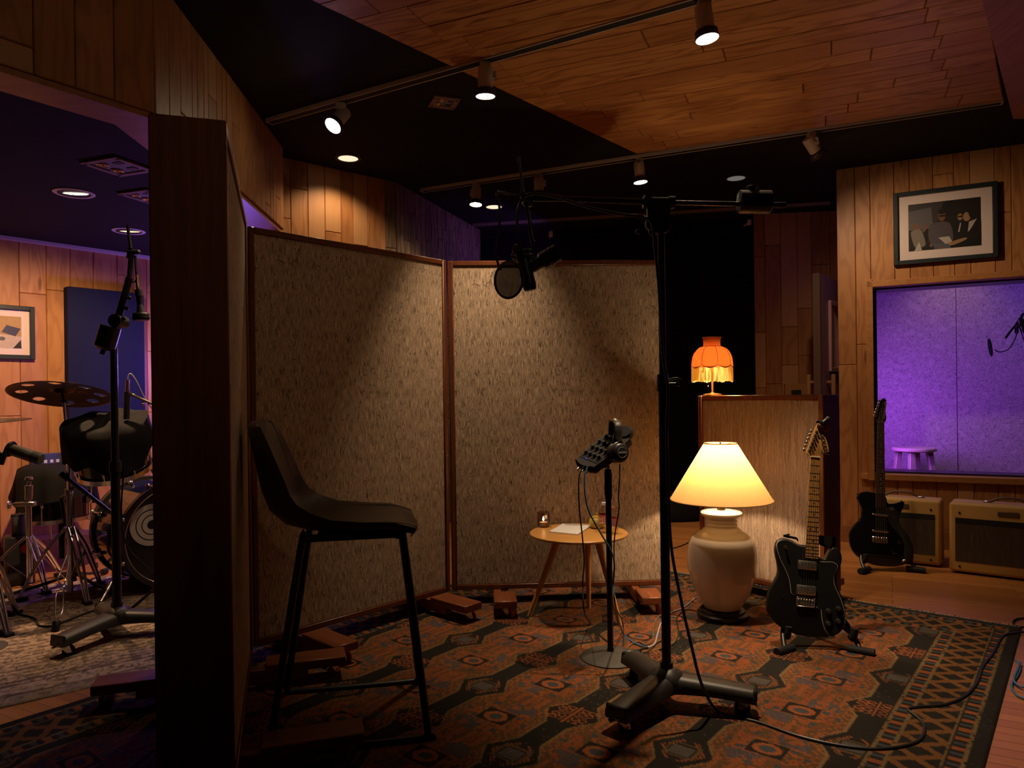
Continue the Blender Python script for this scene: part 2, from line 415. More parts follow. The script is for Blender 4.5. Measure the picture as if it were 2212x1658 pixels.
def plank_wall(name, A, B, z0, z1, mat, wmin=.075, wmax=.16, lmin=.35, lmax=1.5, hole=None, flip=False, slab=.08):
    A = V3((A[0], A[1], 0)); B = V3((B[0], B[1], 0)); U = (B - A); Lw = U.length; U.normalize()
    N = U.cross(Z); N = -N if flip else N
    if N.dot(-A) < 0 and not flip: N = -N
    P = Planks(); cuts = [0.0]
    must = sorted([hole[0], hole[1]]) if hole else []
    while cuts[-1] < Lw - 1e-6:
        n = cuts[-1] + rng.uniform(wmin, wmax)
        for q in must:
            if cuts[-1] < q - 1e-6 and n > q - wmin * .6: n = q; break
        if n > Lw - wmin * .6: n = Lw
        cuts.append(n)
    for a, b in zip(cuts, cuts[1:]):
        segs = [(z0, z1)]
        if hole and a >= hole[0] - 1e-6 and b <= hole[1] + 1e-6: segs = [(z0, hole[2]), (hole[3], z1)]
        for (p, q) in segs:
            z = p - rng.uniform(0, lmax * .8); first = True
            while z < q:
                e = z + rng.uniform(lmin, lmax)
                lo, hi = max(z, p), min(e, q)
                if hi < q and q - hi < .12: hi = q; e = q
                if hi - lo > .01: P.board(A, U, N, Z, a, b, lo, hi)
                z = e
    if hole:
        for r in ((0, hole[0], z0, z1), (hole[1], Lw, z0, z1), (hole[0], hole[1], z0, hole[2]), (hole[0], hole[1], hole[3], z1)): P.slab(A, U, N, Z, *r, slab)
    else: P.slab(A, U, N, Z, 0, Lw, z0, z1, slab)
    return P.build(name, mat, M_['black']), A, U, N

CEIL = 2.76; DCEIL = 2.25
# right-hand wall with the booth window
WA = onz(1806, 367, CEIL); WB = onz(2212, 310, CEIL); Wd = (WB - WA).normalized(); WE = WA + Wd * 2.6
Wn = V3((Wd.y, -Wd.x, 0)); Wn = Wn if Wn.dot(-WA) > 0 else -Wn
def wallR(px, py):
    p = onplane(px, py, WA, Wn); return (p - WA).dot(Wd), p.z
s0, _ = wallR(1884, 800); zt = (wallR(1890, 626)[1] + wallR(2200, 588)[1]) / 2; zb = (wallR(1890, 1018)[1] + wallR(2200, 1036)[1]) / 2
HOLE = (s0, s0 + 1.75, zb, zt)
wr, _, _, _ = plank_wall('wall_right', WA, WE, 0, CEIL, M_['wallwood'], .09, .19, .9, 2.6, HOLE)
# header beam over the drum area: two faces
HZ = 2.22
H0 = onz(0, 140, HZ); H1 = onz(330, 245, HZ); H2 = onz(607, 318, CEIL); H2.z = HZ
Hx = H0 + (H0 - H1).normalized() * .9
plank_wall('wall_header_left', Hx, H1, HZ, CEIL, M_['wallwood'], .10, .16, 1, 2, slab=.10)
plank_wall('wall_header_front', H1, H2, HZ, CEIL, M_['wallwood'], .055, .13, .3, 1.1, slab=.10)
# underside and back of the header
def header_under():
    mb = MB()
    def nor(a, b):
        d = (b - a).normalized(); n = V3((d.y, -d.x, 0)); return n if n.dot(a) > 0 else -n
    n1, n2 = nor(Hx, H1), nor(H1, H2)
    if n1.x > 0: n1 = -n1
    if n2.x > 0: n2 = -n2
    mt = (n1 + n2).normalized(); mt = mt / mt.dot(n1)
    def strip(w0, w1, z0, z1):
        pts = [[Hx + n1 * w, H1 + mt * w, H2 + n2 * w] for w in (w0, w1)]; q = pts[0] + pts[1][::-1]
        mb.rings([[V3((p.x, p.y, z)) for p in q] for z in (z0, z1)])
    strip(0, .17, HZ - .022, HZ); strip(.11, .17, HZ, CEIL)
    struct(mb, 'trim_1', woodobj('header_lip_wood', (.46, .20, .085), (.26, .10, .04), 'x', .42))
header_under()
# walls beyond the header
W3a = onz(612, 340, CEIL); W3b = onz(830, 388, CEIL); W4a = onz(853, 393, CEIL); W4b = onz(1035, 496, CEIL)
W3s = W3a + (W3a - W3b).normalized() * .14
plank_wall('wall_back_left', W3s, W3b, 0, CEIL, M_['wallwood'], .08, .15, .25, .9)
plank_wall('wall_pillar', W3b, W4a, 0, CEIL, M_['oldwood'], .2, .3, .5, 1.2)
plank_wall('wall_stone_strip', W4a, W4b, 0, CEIL, M_['oldwood'], .05, .10, .15, .5)
# planked wall at the far right
W5a = onz(1627, 462, CEIL); W5b = onz(1806, 455, CEIL); W5e = W5b + (W5b - W5a).normalized() * .06
plank_wall('wall_back_right', W5a, W5e, 0, CEIL, M_['wallwood'], .09, .17, .35, 1.3)
# drum area back wall
DA = onz(0, 510, DCEIL); DB = onz(330, 556, DCEIL); Dd = (DB - DA).normalized()
Ds = DA - Dd * .9; De = DB + Dd * .7
Dn = V3((Dd.y, -Dd.x, 0)); Dn = Dn if Dn.dot(-DA) > 0 else -Dn
plank_wall('wall_drum_back', Ds, De, 0, DCEIL, M_['drumwood'], .10, .17, .45, 1.5)
mb = MB(); mb.bar(Ds + Dn * .03 + Z * -.012, De + Dn * .03 + Z * -.012, .045, .022); struct(mb, 'trim_2', M_['trackwhite'])
mb = MB(); mb.bar(V3((Ds.x, Ds.y, .06)) + Dn * .022, V3((De.x, De.y, .06)) + Dn * .022, .018, .12); struct(mb, 'baseboard_drum', M_['gobowood'])
# right end of drum area (lit violet) and its left end
De2 = V3((W3s.x, W3s.y, De.z)); plank_wall('wall_drum_right', De, De2, 0, DCEIL, M_['drumwood'], .10, .17, .6, 1.5)
# black recess at the very back
mb = MB(); B0 = W4b + V3((-.2, .25, 0)); B1 = V3((W5a.x + .15, W5a.y + .12, 0))
d = V3((B1.x - B0.x, B1.y - B0.y, 0)); nrm = V3((-d.y, d.x, 0)).normalized()
q = [V3((B0.x, B0.y, 0)), V3((B1.x, B1.y, 0)), V3((B1.x, B1.y, 0)) + nrm * .05, V3((B0.x, B0.y, 0)) + nrm * .05]
mb.rings([q, [p + Z * CEIL for p in q]]); struct(mb, 'wall_back', M_['curtain'])
# floor
def floor():
    t = NT('oak_strip_floor'); o = t.obj(); br = t.n('ShaderNodeTexBrick'); br.offset = .37; br.squash = 1
    ang = math.atan2(-.53, 1.0); mp = t.map(o, (1, 1, 1), (0, 0, -ang))
    t.L(mp, br, 'Vector'); br.inputs['Scale'].default_value = 1.0; br.inputs['Brick Width'].default_value = .95; br.inputs['Row Height'].default_value = .058
    br.inputs['Mortar Size'].default_value = .0014; br.inputs['Mortar Smooth'].default_value = .2; br.inputs['Color1'].default_value = (0, 0, 0, 1); br.inputs['Color2'].default_value = (1, 1, 1, 1); br.inputs['Mortar'].default_value = (.5, .5, .5, 1)
    tone = br.outputs['Color']
    g = t.noise(t.map(mp, (3, 60, 1)), 1.0, 4, .6, .8); g2 = t.noise(t.map(mp, (9, 240, 1)), 1.0, 2)
    c = t.mix(tone, (.50, .205, .055), (.34, .13, .036)); c = t.mix(t.math('MULTIPLY', g, .75), c, (.22, .075, .02))
    c = t.mix(br.outputs['Fac'], c, (.05, .02, .008))
    t.pbr(c, t.math('ADD', .24, t.math('MULTIPLY', g2, .16)), 0, t.bump(t.math('SUBTRACT', 1.0, br.outputs['Fac']), .2, .001), .45)
    return t.m
mb = MB(); mb.box((0, 3.6, -.05), (10, 11, .1)); struct(mb, 'floor', floor())
# ceilings
mb = MB(); mb.box((.6, 4.0, CEIL + .05), (9.0, 9.0, .1)); struct(mb, 'ceiling', M_['black'])
q = [H1, Hx, V3((Hx.x - 3, Hx.y + .2, 0)), V3((Ds.x - .4, Ds.y + .3, 0)), De + Dn * -.1, De2 + V3((0, .2, 0)), V3((H2.x - .17, H2.y + .3, 0))]
qn = []
for p in q: qn.append(V3((p.x, p.y, DCEIL)))
qn[0] = onz(252, 258, DCEIL); qn[1] = onz(0, 196, DCEIL) + (onz(0, 196, DCEIL) - onz(252, 258, DCEIL)).normalized() * .9
mb = MB(); mb.rings([qn, [p + Z * .05 for p in qn]]); struct(mb, 'ceiling_drum', plain('dark_drum_ceiling', (.016, .014, .015), .9, var=.2, scale=12, spec=.2))
# boarded ceiling field
def cloud():
    F = onz(1380, 331, CEIL); G = onz(2168, 214, CEIL); U = (G - F).normalized(); Vd = V3((U.y, -U.x, 0)); Vd = Vd if Vd.y < 0 else -Vd
    L0 = onz(683, 0, CEIL) - F; kl = L0.dot(U) / L0.dot(Vd)
    G1 = onz(2131, 0, CEIL) - F; gu = (G - F).dot(U); kr = (G1.dot(U) - gu) / G1.dot(Vd)
    P = Planks(); N = -Z; O = F + Z * 0
    v = .03; drop = .003
    while v < 3.6:
        w = rng.choice((.12, .14, .16, .18)); v1 = min(v + w, 3.8); vm = (v + v1) / 2
        for rep in (0,):
            uL = kl * vm; uR = gu + kr * vm
            jl = .17 + rng.choice((0, .02, .05, .07)); jr = .20 + rng.choice((0, .02, .05))
            a = uL + jl; bnd = uR - jr
            x = a - rng.uniform(0, .9); 
            while x < bnd:
                e = x + rng.uniform(.8, 1.9); lo, hi = max(x, a), min(e, bnd)
                if bnd - hi < .2: hi = bnd; e = bnd
                if hi - lo > .02: P.board(O, U, N, Vd, lo, hi, v, v1, 'u', lift=drop + rng.uniform(0, .002), th=.012, g=.0022)
                x = e
            tn = rng.random()
            P.board(O, U, N, Vd, 0, 0, 0, 0, 'u', corners=[(kl * v, v, 0), (a, v, drop), (a, v1, drop), (kl * v1, v1, 0)], lift=0)
            P.board(O, U, N, Vd, 0, 0, 0, 0, 'u', corners=[(bnd, v, drop), (gu + kr * v, v, 0), (gu + kr * v1, v1, 0), (bnd, v1, drop)], lift=0)
        v = v1
    P.build('ceiling_boards', M_['ceilwood'], M_['black'])
cloud()
# timber beam at the far right, coming down from the ceiling beside the boarded field
b0 = onz(2188, 219, CEIL); b1 = onz(2134, 0, CEIL); bd = (b1 - b0).normalized()
mb = MB(); q = [b0, b0 + bd * 2.4, b0 + bd * 2.4 + V3((.8, 0, 0)), b0 + V3((.8, -.04, 0))]; q = [V3((p.x, p.y, CEIL - .10)) for p in q]
mb.rings([q, [p + Z * .0995 for p in q]]); struct(mb, 'trim_4', woodobj('beam_wood', (.40, .18, .07), (.22, .085, .03), 'y', .45))
# corner baseboard on the right wall
mb = MB(); mb.bar(WA.xy.to_3d() + Wn * .03 + Z * .06, WA.xy.to_3d() + Wd * 2.6 + Wn * .03 + Z * .06, .02, .12, up=Z); struct(mb, 'baseboard_right', woodobj('base_wood', (.32, .13, .05), (.2, .08, .03), 'x'))
# ---------------------------------------------------------------- window and booth beyond
def window():
    T = Matrix((Wd, -Wn, Z)).transposed().to_4x4(); T.translation = WA.xy.to_3d()
    a, b, z0, z1 = HOLE
    mb = MB(T); w = .03
    for c, sz in (((a - .012, .0, (z0 + z1) / 2), (.045, .10, z1 - z0 + .10)), ((b, .0, (z0 + z1) / 2), (.045, .10, z1 - z0 + .1)),
                  (((a + b) / 2, 0, z1 + .012), (b - a + .06, .10, .045)), (((a + b) / 2, .01, z0 - .022), (b - a + .16, .10, .045))):
        mb.box(c, sz, None, .004)
    fr = struct(mb, 'window_1', woodobj('pine_window_frame', (.50, .23, .08), (.32, .13, .04), 'x', .4))
    mb = MB(T); d = .10   # dark inner reveal
    for c, sz in (((a + .022, d + .05, (z0 + z1) / 2), (.024, .20, z1 - z0)), (((a + b) / 2, d + .05, z1 - .012), (b - a, .20, .018)), (((a + b) / 2, d + .05, z0 + .006), (b - a, .2, .012))): mb.box(c, sz)
    mb.build('window_reveal', M_['blkmetal'], fr)
    mb = MB(T); mb.box(((a + b) / 2, .055, (z0 + z1) / 2), (b - a - .02, .008, z1 - z0)); mb.build('window_pane', M_['glass'], fr)
    # booth back wall: two cloth panels meeting at an upright seam
    seam = onplane(2067, 800, WA - Wn * 1.15, Wn); su = (seam - WA).dot(Wd)
    uc = (onplane(1876, 800, WA - Wn * 1.15, Wn) - WA).dot(Wd)
    for k, (u0, u1) in enumerate(((uc - .03, su - .002), (su + .002, 3.4))):
        mb = MB(); mb.box(((u0 + u1) / 2, 1.17, 1.2), (u1 - u0, .04, 2.4), None, .003)
        o = struct(mb, 'wall_booth', M_['booth']); o.matrix_world = T
    mb = MB(T); q = [V3((.06, .10, 0)), V3((uc, 1.15, 0)), V3((uc - .05, 1.15, 0)), V3((.01, .10, 0))]; mb.rings([q, [p + Z * 2.4 for p in q]]); mb.box((1.9, .6, 2.42), (3.7, 1.12, .04)); struct(mb, 'wall_booth_side', M_['booth'])
    return T
TW = window()
# ---------------------------------------------------------------- rugs
RO = np.array([1.2033, 2.7432]); Ra = np.array([-.6278, -.7784]); Rb = np.array([-.7784, .6278])
PA, PB = .3385, .4096
def vnoise(x, y, seed):
    r = np.random.RandomState(seed); g = r.rand(256, 256)
    xi = np.floor(x).astype(int); yi = np.floor(y).astype(int); fx = x - xi; fy = y - yi
    fx = fx * fx * (3 - 2 * fx); fy = fy * fy * (3 - 2 * fy)
    G = lambda a, b: g[a % 256, b % 256]
    return (G(xi, yi) * (1 - fx) + G(xi + 1, yi) * fx) * (1 - fy) + (G(xi, yi + 1) * (1 - fx) + G(xi + 1, yi + 1) * fx) * fy
def grid_rug(name, O, A, B, a0, a1, b0, b1, step, colfn, mat, z, label, cat, th=.008, extra=None):
    na = int((a1 - a0) / step) + 1; nb = int((b1 - b0) / step) + 1
    aa = np.linspace(a0, a1, na); bb = np.linspace(b0, b1, nb); GA, GB = np.meshgrid(aa, bb, indexing='ij')
    org = O + A * (a0 + a1) / 2 + B * (b0 + b1) / 2
    X = O[0] + A[0] * GA + B[0] * GB - org[0]; Y = O[1] + A[1] * GA + B[1] * GB - org[1]
    ed = np.minimum(np.minimum(GA - a0, a1 - GA), np.minimum(GB - b0, b1 - GB))
    Zz = np.where(ed < 1e-6, .0005, th) + .0012 * vnoise(GA * 9 + 50, GB * 9 + 50, 3)
    co = np.stack([X, Y, Zz], -1).reshape(-1, 3).astype(np.float32); col = colfn(GA, GB).reshape(-1, 3)
    i = np.arange((na - 1) * (nb - 1)); ia = i // (nb - 1); ib = i % (nb - 1); v0 = ia * nb + ib
    q = np.stack([v0, v0 + nb, v0 + nb + 1, v0 + 1], -1)
    nrm = np.cross(np.array([A[0], A[1], 0]), np.array([B[0], B[1], 0]))[2]
    if nrm < 0: q = q[:, ::-1]
    me = bpy.data.meshes.new(name); me.vertices.add(len(co)); me.vertices.foreach_set('co', co.ravel())
    me.loops.add(q.size); me.loops.foreach_set('vertex_index', q.ravel().astype(np.int32))
    me.polygons.add(len(q)); me.polygons.foreach_set('loop_start', np.arange(0, q.size, 4, dtype=np.int32))
    me.update(calc_edges=True); me.validate()
    at_ = me.attributes.new('knots', 'FLOAT_COLOR', 'POINT'); at_.data.foreach_set('color', np.concatenate([col, np.ones((len(col), 1))], 1).astype(np.float32).ravel())
    me.materials.append(mat); o = bpy.data.objects.new(name, me); COL.objects.link(o); o.location = (org[0], org[1], z)
    return tag(o, label, cat)
def rug_color(a, b):
    st = .006
    qa = np.round(a / st) * st; qb = np.round(b / st) * st
    blk = np.array([.017, .015, .012]); org = np.array([.30, .088, .028]); tan = np.array([.20, .125, .052]); blu = np.array([.060, .068, .076]); brn = np.array([.115, .062, .026]); rust = np.array([.24, .062, .022])
    n1 = vnoise(qa * 90 + 9, qb * 90 + 4, 11); n2 = vnoise(qa * 26 + 77, qb * 26 + 31, 12); n3 = vnoise(qa * 7 + 13, qb * 7 + 5, 14); kn = vnoise(qa / st * 1.01, qb / st * 1.01, 15)
    C = np.zeros(a.shape + (3,)); C[:] = blk
    def put(m, c, f=1.0):
        C[m] = C[m] * (1 - f) + np.asarray(c) * f
    # field of octagons
    j = np.round(qb / PB); k = np.round(qa / PA); u = qb - j * PB; w = qa - k * PA
    au, aw = np.abs(u), np.abs(w)
    k2 = np.round(qa / PA - .5); w2 = qa - (k2 + .5) * PA; aw2 = np.abs(w2)
    lim = np.where(aw < .075, .163, .163 - (aw - .075) * .62)
    oct_ = au < lim
    mixo = org[None, None] * (.72 + .5 * n1[..., None]); mot = n2 > .62
    Co = np.where((n1 > .60)[..., None], brn, mixo); Co = np.where(((n2 > .66) & (kn > .4))[..., None], rust, Co)
    C = np.where(oct_[..., None], Co, C)
    ring = oct_ & (au > lim - .052)
    put(ring, brn); put(ring & ((np.mod(qa, .036) < .020) ^ (np.mod(qb, .030) < .015)) & (kn > .3), org, .8); put(ring & (au > lim - .010), tan, .8)
    put(oct_ & (aw > .128) & (np.mod(qb, .034) < .017), brn, .8); put(oct_ & (aw > .128) & (np.mod(qb + .01, .05) < .018), org, .7)
    quad = oct_ & ~ring & (aw > .052) & (aw < .126) & ((u * w) > 0) & (au < .112)
    put(quad & (n2 + .35 * n1 > .52), blu, .8)
    quad2 = oct_ & ~ring & (aw > .06) & (aw < .12) & ((u * w) < 0) & (au > .02)
    put(quad2 & (n2 > .45), brn, .75)
    for (du, dw) in ((.075, .03), (-.075, -.03), (.06, -.085), (-.06, .085), (.12, .0), (-.12, 0)):
        put(oct_ & (np.abs(u - du) < .011) & (np.abs(w - dw) < .010), blu * .9)
    fr = (au < .058) & (aw < .046); put(fr, blk * 1.1)
    el = (u / .046) ** 2 + (w / .036) ** 2; put(fr & (el < 1), org); put(fr & (el < .30), blu * .95)
    # lozenges in the dark bars between the columns
    jb = np.round(qb / PB - .5); ub = qb - (jb + .5) * PB; aub = np.abs(ub)
    loz = (aub < .085) & (aw2 < .07) & ~oct_
    typ = np.mod(jb + k2, 2) == 0
    A_ = loz & typ
    dl = aub / .082 + aw2 / .12
    put(A_ & (dl < .92) & (np.mod(qa + qb, .018) < .010), org, .75); put(A_ & (dl < .70), blk); put(A_ & (aub < .036) & (aw2 < .030), np.array([.085, .072, .062]))
    put(A_ & (aub < .052) & (aw2 < .045) & ~((aub < .042) & (aw2 < .038)), brn)
    B_ = loz & ~typ
    put(B_ & (aub < .004), org, .9); put(B_ & (aw2 < .004) & (aub < .06), org, .9)
    for du in (.026, .055):
        for dw in (.022, .046):
            r1 = ((aub - du) / .016) ** 2 + ((aw2 - dw) / .013) ** 2; put(B_ & (r1 < 1) & (r1 > .38), org, .9)
    # borders
    bl, br_ = -.540, 2.142; at0, at1 = -1.172, 3.35
    eb = np.minimum(qb - bl, br_ - qb); ea = np.minimum(qa - at0, at1 - qa); d = np.minimum(eb, ea); run = np.where(eb < ea, qa, qb)
    bd = d < .300; put(bd, blk)
    def line(x, c=tan, w_=.005): put((np.abs(d - x) < w_) & (kn > .25), c, .8)
    for s0_ in (.052, .236):
        inn = (d > s0_) & (d < s0_ + .050); ph = np.mod(run, .078)
        put(inn & (d > s0_ + .008) & (d < s0_ + .042) & (ph < .024), org * .85); put(inn & (d > s0_ + .008) & (d < s0_ + .042) & (ph > .040) & (ph < .058), blu * .8)
        line(s0_); line(s0_ + .050)
    zz = (d > .106) & (d < .232); dm = (d - .106) / .126; ph = np.abs(np.mod(run / .205, 1.0) - .5) * 2
    t1 = np.abs(ph - dm); t2 = np.abs((1 - ph) - dm)
    put(zz & ((t1 < .15) | (t2 < .15)), np.array([.17, .072, .022])); put(zz & (kn > .86), blk * 1.6, .6)
    put(bd & (d < .05) & (kn > .9), np.array([.05, .05, .04]), .6)
    end = (ea < .03) & (ea < eb); put(end & (np.mod(qa, .012) < .006), np.array([.045, .055, .075]))
    # wear
    C *= (.70 + .42 * n3 + .22 * kn)[..., None]
    spk = (kn > .93) & ~bd; put(spk, np.array([.16, .12, .085]), .5)
    return C
main_rug = grid_rug('patterned_rug', RO, Ra, Rb, -1.172, 2.62, -.540, 2.142, .006, rug_color, M_['rug'], .0, 'large dark rug with rows of rust octagon medallions and diamond border', 'rug')
def fringe():
    mb = MB(); p0 = RO + Ra * -1.172 + Rb * -.53; Lb = 2.66
    o = main_rug.location
    for i in range(330):
        b = i / 330 * Lb; p = p0 + Rb * b; l = rng.uniform(.015, .042) * (1 if rng.random() > .15 else .3); sk = rng.uniform(-.018, .018)
        q = p - Ra * l + Rb * sk
        mb.tube([(p[0] - o.x, p[1] - o.y, .006), ((p[0] + q[0]) / 2 - o.x, (p[1] + q[1]) / 2 - o.y, .007), (q[0] - o.x, q[1] - o.y, .0025)], .0022, 4, smooth=False)
    f = mb.build('fringe', plain('undyed_fringe_wool', (.42, .32, .22), .9), main_rug); f['label'] = 'pale fringe'; return f
fringe()
G1 = np.array([-1.469, 2.924]); G2 = np.array([-1.882, 2.600]); Ga = (G2 - G1) / np.linalg.norm(G2 - G1); Gb = np.array([Ga[1], -Ga[0]])
if Gb @ np.array([-.617, .787]) < 0: Gb = -Gb
def grey_color(a, b):
    n1 = vnoise(a * 95, b * 95, 21); n2 = vnoise(a * 38 + 9, b * 38 + 9, 22); n3 = vnoise(a * 140, b * 140, 23); n4 = vnoise(a * 5 + 3, b * 5 + 1, 24)
    base = np.array([.44, .32, .24]); dk = np.array([.17, .125, .098]); grn = np.array([.24, .20, .145])
    f = np.clip((n2 * .9 + n1 * .5 - .45) * 2.4, 0, 1)[..., None]; C = dk * (1 - f) + base * f
    sw = np.abs(np.sin(a * 60 + 6 * n2) * np.cos(b * 60 + 6 * n4)); C = np.where((sw < .12)[..., None], dk * .8, C); C = np.where((sw > .80)[..., None], base * 1.12, C)
    d = b
    def band(x0, x1, c, m=.7): 
        s = (d > x0) & (d < x1); C[s] = C[s] * (1 - m) + c * m
    band(0, .012, np.array([.36, .27, .20]), .9); band(.012, .085, grn, .5); band(.085, .092, dk * .5, .9); band(.20, .208, dk * .5, .9); band(.245, .25, dk * .5, .8)
    s = (d > .095) & (d < .2) & (np.abs(np.sin(a * 22 + 4 * n2)) > .72); C[s] = base * 1.15
    s = (d > .02) & (d < .08) & (np.abs(np.sin(a * 40 + 5 * n1)) > .8); C[s] = base * .9
    return C * (.72 + .5 * n3)[..., None]
grey_rug = grid_rug('faded_rug', G1, Ga, Gb, -1.1, 1.9, 0, 1.95, .008, grey_color, M_['greyrug'], .0, 'faded taupe rug under the drum kit behind the nearest tall screen', 'rug', .006)

# ---------------------------------------------------------------- acoustic partitions (gobos)
def caster(mb_parent, c, ang, parent, wheel='red'):
    """bracket + wheel sub-part; c = ground point in parent's frame"""
    T = Matrix.Translation(V3(c)) @ rotm(0, 0, ang)
    mb = MB(T); mb.box((0, 0, .060), (.060, .050, .004), None, .001); mb.cyl((0, 0, .050), (0, 0, .060), .020, .022, 14)
    for y in (-.016, .016): mb.rings([[V3((x, y + e, z)) for x, z in ((-.022, .052), (.018, .052), (.026, .020), (.010, .018))] for e in (-.0015, .0015)])
    mb.cyl((.017, -.022, .025), (.017, .022, .025), .005, n=8); mb.bar((-.01, 0, .055), (-.045, 0, .048), .022, .004)
    k = mb.build('caster', M_['chrome'], parent)
    mb = MB(T)
    mb.lathe([(.008, -.013), (.0245, -.013), (.025, -.010), (.025, .010), (.0245, .013), (.008, .013)], 20, 0, Matrix.Translation((.017, 0, .025)) @ rotm(90))
    mb.lathe([(.002, -.0145), (.016, -.0145), (.016, .0145), (.002, .0145)], 16, 1, Matrix.Translation((.017, 0, .025)) @ rotm(90))
    mb.build('wheel', [M_['red'] if wheel == 'red' else M_['rubber'], M_['blkmetal']], parent)
    return k
def gobo(label, P, Q, thick, H, feet, cloth, prot=.30, plate=.23, gap=.085, one_sided=()):
    """P,Q = ends of the front face on the floor (front = side the normal points to)"""
    P = V3((P[0], P[1], 0)); Q = V3((Q[0], Q[1], 0)); d = Q - P; W = d.length; yaw = math.degrees(math.atan2(d.y, d.x))
    g = thing('acoustic_screen', label, 'screen', P, (0, 0, R(yaw)), 'rolling acoustic screens')
    # local: x along face, front at y=0 (normal -y), back at y=thick
    fw = .026; z0, z1 = gap, H; mb = MB(); t = thick
    mb.box((fw / 2, t / 2, (z0 + z1) / 2), (fw, t, z1 - z0), None, .004); mb.box((W - fw / 2, t / 2, (z0 + z1) / 2), (fw, t, z1 - z0), None, .004)
    mb.box((W / 2, t / 2, z1 - fw / 2), (W - 2 * fw, t - .002, fw), None, .003); mb.box((W / 2, t / 2, z0 + fw / 2), (W - 2 * fw, t - .002, fw), None, .003)
    mb.build('frame', M_['gobowood'], g)
    for nm, y in (('front_panel', .014), ('back_panel', t - .014)):
        mb = MB(); mb.box((W / 2, y, (z0 + z1) / 2), (W - 2 * fw - .001, .012, z1 - z0 - 2 * fw - .001), None, .002); mb.build(nm, cloth, g)
    for i, x in enumerate(feet):
        one = i in one_sided; ends = ((-1, -prot),) if one else ((-1, -prot), (1, t + prot))
        mb = MB(); y0 = -prot + .09; y1 = t - .01 if one else t + prot - .09
        mb.box((x, (y0 + y1) / 2, .045 + .012), (.040, y1 - y0, .055), None, .003)
        for sgn, ye in ends:
            yc = ye - sgn * (plate / 2 - .055)
            mb.box((x + .035, yc, .081), (.115, plate, .036), None, .004)
        f = mb.build('foot', M_['footwood'], g)
        for sgn, ye in ends: caster(None, (x + .045, ye, .0), 60 * sgn + 20, f)
    return g
GA0 = V3((-1.085, 2.962, 0)); GA1 = V3((-.338, 3.772, 0))
gobo('tall cloth screen left of the upright seam, behind the bar stool', GA0, GA1, .18, 1.835, (.22, .95), M_['gobocloth'], .24, .26)
gobo('tall cloth screen behind the small round table, left edge at the upright seam', (-.332, 3.787), (.825, 3.837), .18, 1.835, (.24, .98), M_['gobocloth'], .22, .18)
GC0 = V3((-.727, 1.837, 0)); GCd = (V3((-1.09, 2.97, 0)) - GC0).normalized(); GC1 = GC0 + GCd * 1.10
gobo('nearest tall screen seen edge-on, hiding part of the drum kit', GC0, GC1, .183, 1.837, (.255, .93), M_['gobocloth'], .30, .30, one_sided=(0,))
gobo('low screen with pale ribbed cloth behind the white ceramic lamp', (1.07, 4.11), (1.552, 3.562), .18, 1.10, (.16, .56), M_['gobocloth2'], .16, .14)
# ---------------------------------------------------------------- bar stool
def stool():
    s = thing('bar_stool', 'dark leather bar stool on black sled legs beside the tall screens', 'stool', (-.574, 2.49, 0), (0, 0, R(11)))
    # shell : profile along the middle (x forward, z up), edge lift
    prof = [(.235, .672, .196, -.012, -.030), (.225, .688, .208, .000, -.005), (.15, .699, .220, .012, .0), (.05, .698, .224, .020, .0), (-.05, .699, .224, .030, .0), (-.125, .706, .222, .048, .012), (-.19, .724, .219, .058, .036), (-.232, .762, .216, .050, .058),
            (-.254, .825, .212, .026, .066), (-.268, .90, .206, .010, .056), (-.282, .98, .196, .0, .040), (-.293, 1.035, .182, -.008, .028), (-.297, 1.048, .170, -.016, .02)]
    nx = 14; top = []; bot = []
    for i, (x, z, hw, lift, fwd) in enumerate(prof):
        a = prof[max(i - 1, 0)]; b = prof[min(i + 1, len(prof) - 1)]; t = V3((b[0] - a[0], 0, b[1] - a[1])).normalized(); nrm = V3((t.z, 0, -t.x)); nrm = nrm if (nrm.z > 0 or nrm.x > 0) else -nrm
        rowt = []; rowb = []
        for j in range(nx + 1):
            q = j / nx * 2 - 1; e = abs(q) ** 2.6
            p = V3((x + fwd * e, q * hw, z + lift * e)); th = .034 * (1 - .65 * abs(q) ** 6)
            if i in (0, len(prof) - 1): th *= .45
            rowt.append(p); rowb.append(p - nrm * th + V3((0, -q * .006, 0)))
        top.append(rowt); bot.append(rowb)
    mb = MB(); rg = [a + b[::-1] for a, b in zip(top, bot)]; mb.rings(rg)
    sh = mb.build('seat_shell', M_['leather'], s, ang=60)
    mb = MB()
    for q in (1, nx - 1): mb.tube([top[i][q] + V3((0, 0, .0005)) for i in range(len(prof))], .0012, 5)
    mb.build('stitching', M_['stitch'], sh)
    for sd, y0, y1 in ((-1, -.155, -.235), (1, .155, .235)):
        r = .0125; mb = MB()
        pts = [(.150, y0, .662), (.168, y0 - .0 * sd, .655), (.182, y0 + sd * .006, .632), (.245, y1 - sd * .004, .060), (.246, y1, .030), (.228, y1, .0135), (-.20, y1, .0135), (-.236, y1, .030), (-.238, y1 - sd * .004, .060), (-.148, y0 + sd * .006, .632), (-.135, y0, .655), (-.115, y0, .662)]
        mb.tube(pts, r, 10, k=5)
        mb.tube([(-.12, y0, .662), (.16, y0, .662)], r, 10, smooth=False)
        lg = mb.build('leg_frame', M_['blkmetal'], s)
        for x in (.20, -.19):
            mb = MB(); mb.box((x, y1, .006), (.05, .028, .011), None, .003); mb.build('foot_cap', M_['rubber'], lg)
    mb = MB(); mb.box((.02, 0, .667), (.22, .30, .014), None, .004)
    for x in (-.09, .13): mb.tube([(x, -.155, .662), (x, .155, .662)], .0115, 8, smooth=False)
    mb.build('seat_support', M_['blkmetal'], s)
stool()

